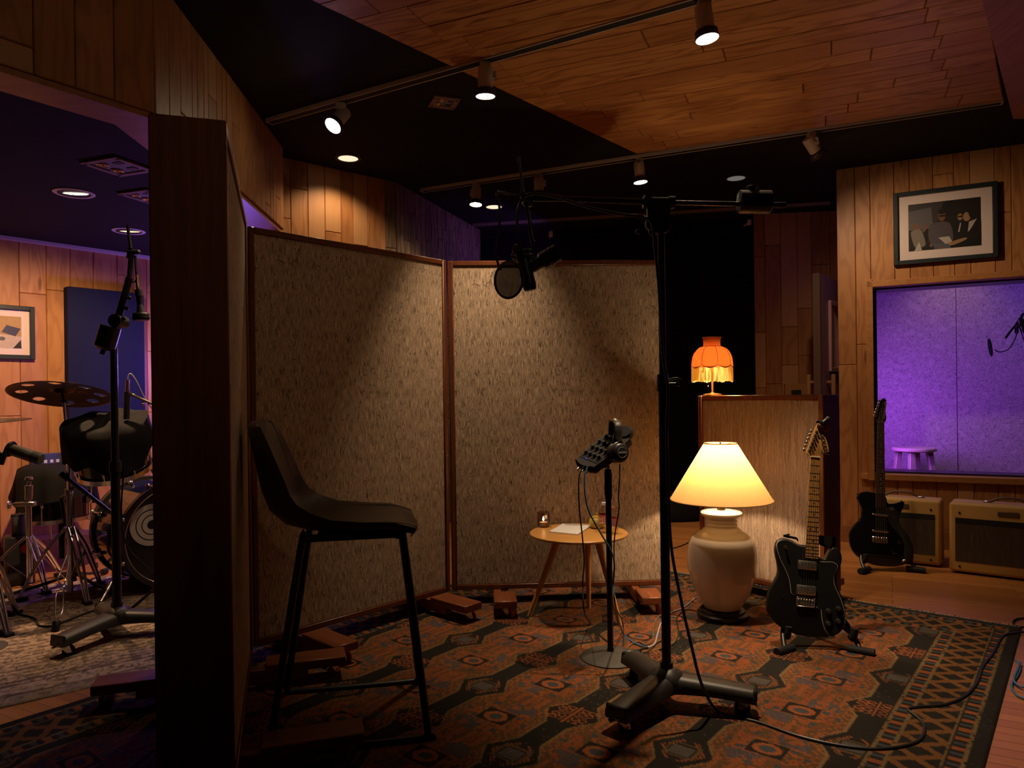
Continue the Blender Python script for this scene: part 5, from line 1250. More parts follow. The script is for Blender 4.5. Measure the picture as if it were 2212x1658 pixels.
picture('framed photo of four people over papers, above the booth window', WA.xy.to_3d() + Wd * pu + Z * pz + Wn * .016, Wd, Wn, pw, phh, [
    ((.05, .045, .045), [(-1, 1), (.0, 1), (-.2, .1), (-1, .0)]), ((.13, .12, .13), [(-1, .7), (-.35, .8), (-.3, -.1), (-1, -.1)]),
    (skin, disc(-.78, .02, .09, .16)), (pat, [(-.92, -.15), (-.66, -.10), (-.56, -.45), (-.53, -.80), (-.80, -.86), (-.90, -.5)]), (skin, [(-.62, -.15), (-.48, .12), (-.42, .10), (-.56, -.25)]),
    (grey, [(-.40, .0), (-.22, .12), (-.02, .14), (.16, .04), (.24, -.35), (.22, -.72), (-.05, -.80), (-.36, -.76), (-.44, -.40)]), (skin, disc(-.06, .38, .10, .22)), (blk, disc(-.06, .56, .105, .11)), (blk, [(-.14, .42), (.04, .42), (.03, .34), (-.13, .34)]),
    (jean, [(-.30, -.76), (.14, -.76), (.18, -1), (-.28, -1)]), (skin, disc(-.36, -.82, .05, .08)), (skin, disc(-.10, -.94, .06, .06)),
    (blk, [(.28, .06), (.46, .08), (.56, -.3), (.54, -.9), (.30, -.9)]), (skin2, disc(.44, .26, .07, .14)), (blk, [(.38, .30), (.52, .32), (.52, .24), (.38, .24)]), (wht, [(.44, .02), (.47, .0), (.42, -.36), (.38, -.36)]),
    (skin2, disc(.62, .24, .10, .19)), (blk, [(.58, .5), (.80, .52), (.82, .18), (.70, .22), (.66, .40)]), (wht, [(.68, .02), (.90, .12), (.74, -.24), (.64, -.46)]), (blk, [(.90, .12), (1, .0), (1, -1), (.62, -1), (.60, -.5), (.72, -.3)]),
    (wht, [(-.16, -.52), (.14, -.50), (.22, -.74), (.04, -.82)]), (skin2, [(.10, -.80), (.30, -.70), (.58, -.62), (.60, -.70), (.36, -.84), (.18, -.90)]), (wht, [(-.84, -1), (-.70, -.62), (-.62, -1)])], plain('print_dark_ground', (.018, .016, .016), .4), .065, .062)
d0 = onplane(70, 664, DA, Dn); d1 = onplane(70, 777, DA, Dn); ph = d0.z - d1.z; dW = .52
dc = V3((d0.x, d0.y, 0)) - Dd * dW / 2
picture('framed photo half out of view on the drum area wall', V3((dc.x, dc.y, (d0.z + d1.z) / 2)) + Dn * .016, Dd, Dn, dW, ph, [
    ((.50, .30, .12), [(-1, 1), (1, 1), (1, .0), (-1, .2)]), ((.60, .48, .40), [(-1, .1), (1, -.25), (1, -1), (-1, -1)]),
    ((.05, .05, .12), [(.52, .45), (.98, .25), (.80, -.25), (.36, .0)]), ((.014, .014, .02), [(-.10, .45), (.10, .42), (.28, .2), (.22, -.2), (-.05, -.25), (-.2, .1)]), (skin, disc(.04, .55, .09, .18)), (blk, disc(.08, .68, .11, .16)), (wht, [(-.06, .38), (.06, .40), (.0, .1), (-.1, .05)]),
    ((.20, .20, .28), [(-.12, -.22), (.22, -.2), (.10, -.7), (-.05, -1), (-.35, -1), (-.3, -.5)]), ((.12, .12, .13), disc(.36, -.42, .12, .12)), (blk, [(.72, -1), (.98, -.45), (1, -1)])], plain('print_tan_ground', (.40, .25, .11), .5), .048, .045)
# ---------------------------------------------------------------- booth stool and booth microphone beyond the glass
def booth_stool():
    d = 5.75; p = at(1974, 966, d); P = V3((p.x, p.y, 0)); h = p.z; r = 43 / 1540 * d
    s = thing('round_stool', 'round wooden stool standing in the violet booth behind the glass', 'stool', P)
    mb = MB(); mb.lathe([(.001, h - .032), (r * .9, h - .032), (r, h - .024), (r, h - .008), (r * .94, h), (.001, h)], 40); mb.build('seat', M_['magstool'], s)
    for k in range(4):
        a = R(52 + 90 * k); c, q = math.cos(a), math.sin(a); mb = MB(); mb.bar((c * r * .68, q * r * .68, h - .034), (c * r * 1.12, q * r * 1.12, .001), .042, .042, .004); mb.build('leg', M_['magstool'], s)
    for k in range(4):
        a, b = R(52 + 90 * k), R(142 + 90 * k); mb = MB(); z = h - .20 - .05 * (k % 2); rr = r * (.68 + .44 * (h - z) / h); mb.cyl((math.cos(a) * rr, math.sin(a) * rr, z), (math.cos(b) * rr, math.sin(b) * rr, z), .011, n=10); mb.build('rung', M_['magstool'], s)
booth_stool()
def booth_mic():
    d = 5.25; B = at(2262, 760, d); P = V3((B.x, B.y, 0)); s = thing('microphone_stand', 'black boom microphone stand inside the violet booth', 'microphone stand', P)
    l = lambda x, y: at(x, y, d) - P
    mb = MB(); mb.cyl((0, 0, .02), l(2262, 690), .011, .011, 12); mb.build('pole', M_['satin'], s)
    mb = MB(); mb.tube([l(2262, 690), l(2235, 668), l(2208, 680)], .010, 10); mb.tube([l(2208, 680), l(2195, 700), l(2182, 716), l(2172, 730)], .008, 10); mb.box(l(2196, 710), (.022, .022, .07), None, .004); mb.build('boom', M_['satin'], s)
    mb = MB()
    for k in range(3):
        a = R(30 + 120 * k); mb.tube([(0, 0, .10), (.15 * math.cos(a), .15 * math.sin(a), .06), (.30 * math.cos(a), .30 * math.sin(a), .012)], .010, 8)
    mb.build('base', M_['blkmetal'], s)
    o = at(2205, 700, d - .02); m = thing('studio_microphone', 'black microphone hanging from the booth stand at the photo edge', 'microphone', o); q = lambda x, y: at(x, y, d - .02) - o
    mb = MB(); mb.cyl(q(2205, 690), q(2222, 740), .026, .026, 20); mb.ball(q(2223, 744), .026, (1, 1, .8)); mb.build('body', M_['satin'], m); mb = MB(); mb.tube([q(2208, 682), q(2206, 690), q(2207, 696)], .008, 8); mb.build('mount', M_['blkmetal'], m)
    pop_filter('small pop filter on a curved gooseneck inside the violet booth', at(2139, 750, d - .1), .064, (.72, -.66, .12), [at(2197, 705, d - .03), at(2195, 725, d - .05), at(2180, 752, d - .08), at(2160, 760, d - .1), at(2149, 755, d - .1)], None)
booth_mic()
# ---------------------------------------------------------------- ceiling lights
TRK = []
def track(label, a, b):
    a = V3((a.x, a.y, CEIL)); b = V3((b.x, b.y, CEIL)); t = thing('lighting_track', label, 'track', (a + b) / 2, (0, 0, math.atan2((b - a).y, (b - a).x))); L = (b - a).length
    mb = MB()
    for y in (-.0245, .0245): mb.box((0, y, -.012), (L, .006, .024), None, .001)
    for x in (-L / 2, L / 2): mb.box((x, 0, -.012), (.006, .055, .024))
    mb.build('rail', M_['trackwhite'], t); mb = MB(); mb.box((0, 0, -.0105), (L - .01, .043, .021)); mb.build('channel', M_['rubber'], t); return t
t1a, t1b = onz(582, 258, CEIL), onz(1490, -4, CEIL); t1e = t1b + (t1b - t1a).normalized() * .9
track('near ceiling track crossing the boarded field', t1a, t1e)
t2a, t2b = onz(912, 408, CEIL), onz(2165, 214, CEIL); track('ceiling track along the far edge of the boarded field', t2a, t2b)
t3a, t3b = onz(1022, 483, CEIL), onz(1792, 436, CEIL)
def rail3():
    d = (t3b - t3a); t = thing('ceiling_rail', 'pale slim rail on the black ceiling in front of the dark back recess', 'rail', (t3a + t3b) / 2, (0, 0, math.atan2(d.y, d.x))); L = d.length
    mb = MB(); mb.box((0, 0, -.012), (L, .060, .022), None, .002); mb.build('rail', plain('dull_beige_metal', (.30, .22, .16), .5), t); mb = MB(); mb.box((0, 0, -.022), (L - .02, .02, .006)); mb.build('channel', M_['rubber'], t)
rail3()
def ontrack(px, a, b):
    # point of the track line seen in image column px
    best = None
    for i in range(401):
        p = a + (b - a) * (i / 400); u = (p.x * CR - (p.z - EYE) * SR) / p.y
        e = abs(u * FPX + 1106 - px)
        if best is None or e < best[0]: best = (e, p)
    return best[1]
HEADS = []
def head(px, a, b, target, lit, label, sc=1.0):
    p = ontrack(px, a, b); p = V3((p.x, p.y, CEIL - .024)); tr = V3(target)
    s = thing('track_spotlight', label, 'spotlight', p, (0, 0, 0), 'track spotlights'); s.scale = (1, 1, 1)
    piv = V3((0, 0, -.075)); d = (tr - p - piv).normalized()
    mb = MB(); mb.box((0, 0, -.017), (.052, .040, .036), None, .004); mb.cyl((0, 0, -.034), (0, 0, -.046), .013, n=14); mb.build('adapter', M_['white'], s)
    side = d.cross(Z); side = side.normalized() if side.length > .05 else V3((1, 0, 0))
    mb = MB(); mb.bar((0, 0, -.042), side * .044 + Z * -.046, .016, .005); mb.bar(side * .044 + Z * -.043, side * .044 + piv + d * .015, .016, .005); mb.build('yoke', M_['white'], s)
    T = frame_z(piv, d); mb = MB(); mb.lathe([(.001, -.048), (.034, -.048), (.036, -.045), (.036, .050), (.034, .052), (.001, .052)], 32, 0, T); mb.cyl(piv + side * .036, piv + side * .047, .009, n=12); mb.build('can', M_['white'], s)
    mb = MB(); mb.lathe([(.030, .050), (.040, .060), (.049, .082), (.050, .090), (.0465, .090), (.045, .084)], 36, 0, T, (True, True))
    for k in range(20):
        q = 2 * math.pi * k / 20; c = T @ V3((.044 * math.cos(q), .044 * math.sin(q), .070)); mb.box(c, (.004, .010, .026), T.to_3x3().to_4x4() @ rotm(0, 0, math.degrees(q)))
    bz = mb.build('bezel', plain('dark_heat_sink', (.05, .045, .04), .45), s)
    mb = MB(); mb.lathe([(.001, .0875), (.046, .0875)], 36, 0, T, (True, False)); mb.build('lens', M_['lens'] if lit else M_['lensoff'], s)
    pos = p + piv + d * .10; HEADS.append((pos, tr, lit)); return s
head(735, t1a, t1e, (-1.40, 3.25, 1.7), True, 'lit white track spotlight at the left end of the near track')
head(1048, t1a, t1e, (-.12, 3.64, .5), True, 'lit white track spotlight near the left edge of the boarded ceiling')
head(1521, t1a, t1e, (1.12, 2.82, 0), True, 'largest lit track spotlight under the boarded ceiling, at the top photo edge')
head(1027, t2a, t2b, (-.36, 5.12, 0), True, 'small lit track spotlight nearest the left end of the far track')
head(1165, t2a, t2b, (.22, 5.15, 0), False, 'unlit white track spotlight above the microphone boom')
head(1380, t2a, t2b, (1.12, 4.86, 0), True, 'lit track spotlight at the far corner of the boarded ceiling')
head(1752, t2a, t2b, (3.02, 4.95, 1.35), True, 'track spotlight tilted toward the framed photo wall')
def downlight(px, py, z, mat, label, r=.068, tilt=0, grp='recessed downlights'):
    p = onz(px, py, z); t = thing('recessed_downlight', label, 'downlight', p, (0, 0, 0), grp)
    mb = MB(); mb.lathe([(r, -.0005), (r + .018, -.001), (r + .020, -.004), (r + .016, -.007), (r, -.006)], 40, 0, None, (False, False)); mb.build('trim_ring', M_['white'] if z < 2.5 else plain('dark_trim_ring', (.06, .05, .045), .5), t)
    mb = MB(); mb.lathe([(.001, -.0035), (r, -.0035)], 40, 0, None, (True, False)); inner = mb.build('reflector', mat, t)
    return p
DL = downlight(752, 341, CEIL, M_['dlight'], 'recessed round downlight glowing above the left planked wall')
downlight(1067, 446, CEIL, M_['dlight'], 'small recessed downlight between the far track and the ceiling rail')
downlight(1590, 384, CEIL, M_['dlightdim'], 'dim recessed downlight above the boom counterweight')
def eyeball(px, py, label, hot):
    p = onz(px, py, DCEIL); t = thing('recessed_downlight', label, 'downlight', p, (0, 0, 0), 'drum area downlights'); r = .080
    mb = MB(); mb.lathe([(r, .0), (r + .020, -.001), (r + .022, -.004), (r + .017, -.007), (r, -.006)], 40, 0, None, (False, False)); mb.build('trim_ring', M_['white'], t)
    mb = MB(); mb.lathe([(.001, -.003), (r, -.003)], 40, 0, None, (True, False)); mb.build('housing', plain('dark_can_inside', (.03, .026, .024), .6), t)
    mb = MB(); rg = [V3((x, y, -.0055)) for x, y in ((-.055, -.012), (-.03, .018), (.01, .030), (.05, .030), (.074, .012), (.05, -.005), (.0, -.018), (-.035, -.022))]; mb.add(rg, [tuple(range(8))]); mb.build('reflector', hot, t, smooth=False); return p
DD = eyeball(160, 416, 'lit downlight in the drum area ceiling', M_['dlighthot'])
eyeball(278, 498, 'dimmer downlight in the drum area ceiling behind the overhead boom', M_['dlight'])
def ceiling_plate(px, py, z, label, s, rot, dark):
    p = onz(px, py, z); t = thing('ceiling_socket_plate', label, 'socket plate', p, (0, 0, R(rot)), 'ceiling socket plates')
    mb = MB(); a = s / 2
    for c, sz in (((0, a, -.006), (s + .03, .03, .012)), ((0, -a, -.006), (s + .03, .03, .012)), ((a, 0, -.006), (.03, s, .012)), ((-a, 0, -.006), (.03, s, .012))): mb.box(c, sz, None, .002)
    mb.build('frame', plain('mauve_plate_frame', (.26, .16, .18), .5), t)
    mb = MB(); mb.box((0, 0, -.003), (s - .02, s - .02, .006)); mb.build('plate', plain('blue_grey_plate', (.20, .22, .36), .5), t)
    for k, (x, y) in enumerate(((-.25, .2), (-.2, -.25))):
        mb = MB(); mb.lathe([(s * .05, -.005), (s * .13, -.006), (s * .14, -.012), (s * .10, -.014), (s * .04, -.010)], 20, 0, Matrix.Translation((x * s, y * s, 0)), loop=True); mb.build('connector', M_['brass'], t)
    for k, (x, y) in enumerate(((.22, .22), (.24, -.2))): mb = MB(); mb.box((x * s, y * s, -.007), (s * .24, s * .16, .005), None, .001); mb.build('socket', M_['plastic'], t)
ceiling_plate(255, 357, DCEIL, 'square socket plate with two round connectors in the drum area ceiling', .20, -20, 0)
ceiling_plate(318, 421, DCEIL, 'socket plate in the drum area ceiling half hidden by the tall screen edge', .18, -20, 0)
ceiling_plate(960, 219, CEIL, 'socket plate on the black main ceiling between two lit spotlights', .12, 20, 1)
# small white sensor on the back recess edge
for px, py, lb in ((1618, 480, 'tiny white sensor on the black recess beside the planked wall'), (1190, 505, 'tiny white sensor on the black recess above the cloth screens')):
    q = at(px, py, 6.5); mb = MB(); mb.box(q, (.035, .03, .05), None, .005); mb.box(q + V3((0, .07, 0)), (.012, .14, .012)); solo(mb, 'wall_sensor', M_['white'], lb, 'sensor', q)

# ---------------------------------------------------------------- drum area
def drum_panel():
    a = onplane(142, 612, DA + Dn * .08, Dn); b = onplane(309, 640, DA + Dn * .08, Dn); u0 = (a - DA).dot(Dd); u1 = (b - DA).dot(Dd)
    T = Matrix((Dd, -Dn, Z)).transposed().to_4x4(); T.translation = V3((DA.x, DA.y, 0)) + Dd * (u0 + u1) / 2
    zt = (a.z + b.z) / 2; zb = onplane(150, 1000, DA + Dn * .06, Dn).z
    p = thing('sound_absorber', 'dark navy cloth acoustic panel on the drum area wall', 'acoustic panel', T.translation + Z * zb, T.to_euler())
    mb = MB(); mb.box((0, -.066, (zt - zb) / 2), (u1 - u0, .075, zt - zb), None, .012, seg=2); mb.build('cloth_cover', M_['navy'], p)
    mb = MB(); mb.box((0, -.0225, (zt - zb) / 2), (u1 - u0 - .06, .014, zt - zb - .06)); mb.build('backing', M_['blkmetal'], p)
drum_panel()
def patch_panel():
    a = onplane(68, 1000, DA + Dn * .06, Dn); b = onplane(172, 990, DA + Dn * .06, Dn); u0 = (a - DA).dot(Dd); u1 = (b - DA).dot(Dd) + .1
    T = Matrix((Dd, -Dn, Z)).transposed().to_4x4(); T.translation = V3((DA.x, DA.y, 0)) + Dd * (u0 + u1) / 2 + Z * ((a.z + b.z) / 2)
    p = thing('connector_panel', 'blue wall connector panel with a row of white sockets behind the drums', 'connector panel', T.translation, T.to_euler()); W = u1 - u0
    mb = MB(); mb.box((0, -.03, 0), (W, .05, .11), None, .004); mb.build('case', plain('deep_blue_panel', (.04, .05, .16), .5), p)
    for k in range(9):
        x = -W / 2 + .05 + k * (W - .1) / 8; mb = MB(); mb.box((x, -.056, .0), (.020, .003, .022), None, .001); mb.build('socket', plain('white_socket', (.6, .6, .66), .5), p)
        mb = MB(); mb.box((x + .003, -.0565, -.034), (.026, .002, .010)); mb.build('socket_tag', plain('white_socket', (.6, .6, .66), .5), p)
patch_panel()
# low wooden plinth along the wall
mb = MB(); q0 = V3((DA.x, DA.y, 0)) + Dd * .05 + Dn * .0; q1 = q0 + Dd * 1.6; hz = .17
pp = [q0 + Dn * .02, q1 + Dn * .02, q1 + Dn * .26, q0 + Dn * .26]; mb.rings([pp, [p + Z * hz for p in pp]]); pl = struct(mb, 'trim_3', woodobj('plinth_wood', (.40, .22, .14), (.28, .14, .09), 'x', .45))
def chromestand(name, label, base, parts_fn, group=None): return thing(name, label, 'stand', base, (0, 0, 0), group)
def tripod(s, zc, spread, zj, angs, double=True, r=.0075, foot=.018):
    """braced tripod legs: collar at zc, joint at zj, feet on the floor"""
    for a in angs:
        c, q = math.cos(R(a)), math.sin(R(a)); n = V3((-q, c, 0)); mb = MB()
        for o in ((-.014, .014) if double else (0,)):
            mb.tube([V3((.02 * c, .02 * q, zc)) + n * o, V3((spread * .52 * c, spread * .52 * q, zc * .62)) + n * o, V3((spread * .97 * c, spread * .97 * q, .022)) + n * o * .5], r, 8, k=4)
        mb.bar(V3((.018 * c, .018 * q, zj)), V3((spread * .50 * c, spread * .50 * q, zc * .60)), .012, .004)
        lg = mb.build('leg', M_['chrome'] if double else M_['blkmetal'], s)
        mb = MB(); e = V3((spread * c, spread * q, 0)); d = V3((c, q, 0)); mb.rings([[e - d * .055 + n * .012 + Z * .030, e - d * .055 - n * .012 + Z * .030, e - d * .055 - n * .012 + Z * .008, e - d * .055 + n * .012 + Z * .008], [e + d * .02 + n * foot + Z * .022, e + d * .02 - n * foot + Z * .022, e + d * .02 - n * foot * 1.1, e + d * .02 + n * foot * 1.1]]); mb.build('rubber_foot', M_['rubber'], lg)
def crash():
    C = at(134, 844, 3.88); B = onz(152, 1290); B = V3((B.x, B.y, 0)); s = thing('cymbal_stand', 'chrome braced stand carrying the dark holed cymbal', 'stand', B)
    l = lambda p: p - B; top = C + V3((.004, .006, -.05))
    mb = MB(); mb.cyl((0, 0, .03), (0, 0, .62), .0145, .0145, 18); mb.build('lower_tube', M_['chrome'], s); k0 = l(at(150, 1010, 3.88)); k1 = l(at(146, 960, 3.88))
    mb = MB(); mb.cyl((0, 0, .60), k1, .011, .0105, 16); mb.build('middle_tube', M_['chrome'], s); mb = MB(); mb.cyl(k1, l(top), .008, .0065, 14); mb.build('upper_tube', M_['steel'], s)
    for z in (.60, .36): mb = MB(); mb.cyl((0, 0, z - .02), (0, 0, z + .02), .020, .020, 18); mb.cyl((.015, -.015, z), (.03, -.03, z), .006, n=10); mb.box((.04, -.04, z), (.012, .028, .012), rotm(0, 0, 45), .003); mb.build('clamp', M_['chrome'], s)
    mb = MB(); mb.cyl(k1 - V3((0, .02, 0)), k1 + V3((0, .02, 0)), .016, .016, 16); mb.box(k1 + V3((.02, -.015, 0)), (.026, .01, .014), None, .003); mb.build('tilter', M_['chrome'], s)
    mb = MB(); mb.cyl(l(top), l(C + V3((-.006, .0, .03))), .006, n=10); mb.lathe([(.001, -.012), (.013, -.012), (.013, .0), (.001, .001)], 16, 0, Matrix.Translation(l(top))); mb.build('felt_stack', M_['rubber'], s)
    tripod(s, .40, .26, .10, (200, 320, 85))
    mb = MB()
    for sx in (-1, 1): mb.tube([l(at(147 + sx * 3, 1200, 3.83)), l(at(137 + sx * 8, 1240, 3.75)), l(at(133 + sx * 8, 1252, 3.72)), l(at(136 + sx * 2, 1268, 3.7)), l(at(129 + sx * 8, 1282, 3.66)), l(at(127 + sx * 8, 1320, 3.58)), l(at(122 + sx * 2, 1336, 3.55))], .0038, 7, k=3)
    w = mb.build('wire_leg', M_['chrome'], s); mb = MB(); mb.box(l(onz(121, 1352, .030)), (.030, .03, .058), rotm(-14), .006); mb.build('rubber_foot', M_['rubber'], w)
    c = thing('crash_cymbal', 'dark cymbal pierced by a ring of round holes', 'cymbal', C, (R(-16), R(-3), 0)); R_ = .253
    # plate with eight holes: ring grid, the hole cells cut out
    nA, mb = 160, MB(); rad = [.006, .02, .036, .048, .056, .075] + [.10 + .0075 * i for i in range(20)] + [R_]
    def zz(r): return .032 * math.exp(-(r / .042) ** 4) - .022 * (r / R_) ** 2
    vs = [V3((r * math.cos(2 * math.pi * j / nA), r * math.sin(2 * math.pi * j / nA), zz(r))) for r in rad for j in range(nA)]; fs = []
    hr, hR = .0285, .185
    def inhole(x, y):
        for k in range(8):
            a = 2 * math.pi * (k + .5) / 8
            if math.hypot(x - hR * math.cos(a), y - hR * math.sin(a)) < hr: return True
        return False
    # snap vertices near each hole rim on to it
    for i, v in enumerate(vs):
        for k in range(8):
            a = 2 * math.pi * (k + .5) / 8; hx, hy = hR * math.cos(a), hR * math.sin(a); dd = math.hypot(v.x - hx, v.y - hy)
            if hr - .0042 < dd < hr + .0042: f = hr / dd; vs[i] = V3((hx + (v.x - hx) * f, hy + (v.y - hy) * f, v.z))
    for i in range(len(rad) - 1):
        for j in range(nA):
            q = (i * nA + j, i * nA + (j + 1) % nA, (i + 1) * nA + (j + 1) % nA, (i + 1) * nA + j); cx = sum(vs[k].x for k in q) / 4; cy = sum(vs[k].y for k in q) / 4
            if not inhole(cx, cy): fs.append(q)
    mb.add(vs, fs); pl = mb.build('plate', cymbal_mat(), c)
    so = pl.modifiers.new('thickness', 'SOLIDIFY'); so.thickness = .0016
    mb = MB(); rg = []
    for k in range(26):
        a = rng.uniform(-.5, 1.0); r0 = rng.uniform(.055, .125); l_ = rng.uniform(.006, .022); w_ = rng.uniform(.002, .006); th = a + rng.uniform(-.6, .6)
        p = V3((r0 * math.cos(a), r0 * math.sin(a), zz(r0) - .0022)); d = V3((math.cos(th), math.sin(th), 0)); n = V3((-d.y, d.x, 0)); i0 = len(mb.v); mb.add([p - d * l_ + n * w_, p + d * l_ + n * w_, p + d * l_ - n * w_, p - d * l_ - n * w_], [(0, 1, 2, 3)])
    mb.build('printed_emblem', plain('worn_copper_ink', (.40, .17, .06), .5), c, smooth=False)
def cymbal_mat():
    t = NT('dark_turned_bronze'); o = t.obj(); sx = t.t.nodes.new('ShaderNodeVectorMath'); sx.operation = 'LENGTH'; t.L(t.map(o, (1, 1, 0)), sx, 0)
    n = t.noise(None, 1.0, 1); s = t.math('SINE', t.math('MULTIPLY', sx.outputs['Value'], 2600)); n2 = t.noise(o, 12, 3)
    t.pbr(t.mix(n2, (.12, .085, .05), (.05, .036, .024)), t.math('ADD', .34, t.math('MULTIPLY', s, .06)), .95); return t.m
crash()
def side_cymbal():
    C = at(-42, 907, 3.5); B = V3((C.x, C.y, 0)); s = thing('cymbal_stand', 'chrome cymbal stand mostly outside the left photo edge', 'stand', B); mb = MB(); mb.cyl((0, 0, .03), (0, 0, C.z + .02), .011, .008, 14); mb.build('tube', M_['chrome'], s); tripod(s, .40, .24, .10, (90, 210, 330))
    c = thing('ride_cymbal', 'thin pale cymbal rim entering at the left photo edge', 'cymbal', C, (R(3), R(-2), 0)); mb = MB(); mb.lathe([(.006, .022), (.03, .020), (.05, .004), (.12, .0), (.21, -.010), (.2105, -.012), (.05, .002), (.006, .019)], 64); mb.build('plate', cymbal_mat(), c)
side_cymbal()
def bare_stand():
    B = onz(64, 1268); B = V3((B.x, B.y, 0)); d = B.y; s = thing('drum_stand', 'short chrome stand with empty clamp left of the cymbal stand', 'stand', B); l = lambda x, y: at(x, y, d) - B
    mb = MB(); mb.cyl((0, 0, .03), l(62, 1090), .0165, .0165, 18); mb.build('lower_tube', M_['chrome'], s); mb = MB(); mb.cyl(l(62, 1090), l(63, 1040), .011, .011, 16); mb.build('upper_tube', M_['chrome'], s)
    mb = MB(); mb.cyl(l(62, 1078), l(63, 1048), .020, .022, 18); mb.cyl(l(63, 1035), l(63, 1030), .022, .020, 18); mb.build('collar', M_['chrome'], s)
    mb = MB(); mb.box(l(54, 1088), (.125, .035, .026), rotm(0, -2, 0), .005); mb.cyl(l(30, 1088), l(22, 1090), .006, n=10); mb.box(l(20, 1090), (.010, .03, .045), None, .004); mb.build('clamp_arm', M_['steel'], s)
    tripod(s, .30, .27, .07, (205, 322, 85))
bare_stand()
def bass_drum():
    rear = V3((-2.33, 4.50, .325)); front = V3((-1.99, 4.20, .325)); ax = (front - rear).normalized(); Lr = (front - rear).length
    T = frame_z(rear, ax); b = thing('bass_drum', 'large glossy black bass drum with ringed white emblem', 'drum', (rear.x, rear.y, 0)); T.translation = V3((0, 0, .325)); r = .300
    mb = MB(); mb.lathe([(r, .02), (r, Lr - .02)], 64, 0, T, (False, False)); mb.build('shell', M_['blackgloss'], b)
    for z0, z1 in ((-.012, .034), (Lr - .034, Lr + .012)):
        mb = MB(); mb.lathe([(r - .012, z0), (r + .012, z0), (r + .015, z0 + .004), (r + .015, z1 - .004), (r + .012, z1), (r - .012, z1)], 72, 0, T, loop=True); mb.build('hoop', plain('satin_black_hoop', (.028, .024, .022), .25), b)
    for z in (.004, Lr - .004): mb = MB(); mb.lathe([(.001, z), (r - .008, z)], 64, 0, T, (True, False)); hd = mb.build('drum_head', plain('black_drum_head', (.010, .010, .010), .22), b)
    mb = MB(); mb.torus(T @ V3((0, 0, Lr + .004)), r - .016, .004, T.to_3x3().to_4x4(), 72, 8); mb.build('chrome_rim', M_['chrome'], b)
    mb = MB(); e = T @ V3((0, 0, Lr - .002)); upv = T.to_3x3().inverted() @ Z; 
    for r0, r1 in ((.026, .052), (.058, .084), (.090, .120)): mb.lathe([(r0, Lr - .001), (r1, Lr - .001)], 48, 0, T @ Matrix.Translation((-.135, .075, 0)), (False, False))
    mb.build('ring_emblem', plain('off_white_print', (.55, .53, .50), .5), hd, smooth=False)
    mb = MB(); mb.torus(T @ V3((-.02, -.12, Lr - .001)), .06, .007, T.to_3x3().to_4x4(), 40, 8); mb.build('port_ring', M_['plastic'], hd)
    for k in range(8):
        a = R(22 + 45 * k)
        for z, s_ in ((.05, 1), (Lr - .05, -1)):
            p = T @ V3(((r + .012) * math.cos(a), (r + .012) * math.sin(a), z + s_ * .05)); q = T @ V3(((r + .020) * math.cos(a), (r + .020) * math.sin(a), z - s_ * .055)); mb = MB(); mb.cyl(p, q, .0045, n=8); mb.ball(p, .014, (1, 1, 1)); mb.box(q, (.022, .022, .022), T.to_3x3().to_4x4(), .004); mb.build('tension_rod', M_['chrome'], b)
    for sx in (-1, 1):
        a0 = T @ V3((0, 0, Lr * .70)); side = Z.cross(ax).normalized(); p = V3((0, 0, .16)) + ax * Lr * .72 + side * sx * .262; q = V3((0, 0, .012)) + ax * (Lr * .72 + .10) + side * sx * .40
        mb = MB(); mb.box(p, (.05, .05, .06), T.to_3x3().to_4x4(), .006); mb.cyl(p, q, .0075, n=10); mb.cyl(p + (q - p) * .45, p + (q - p) * .68, .0125, n=12); sp = mb.build('spur', M_['chrome'], b); mb = MB(); mb.cyl(q, q - Z * .011, .011, .008, 10); mb.build('spur_tip', M_['rubber'], sp)
bass_drum()
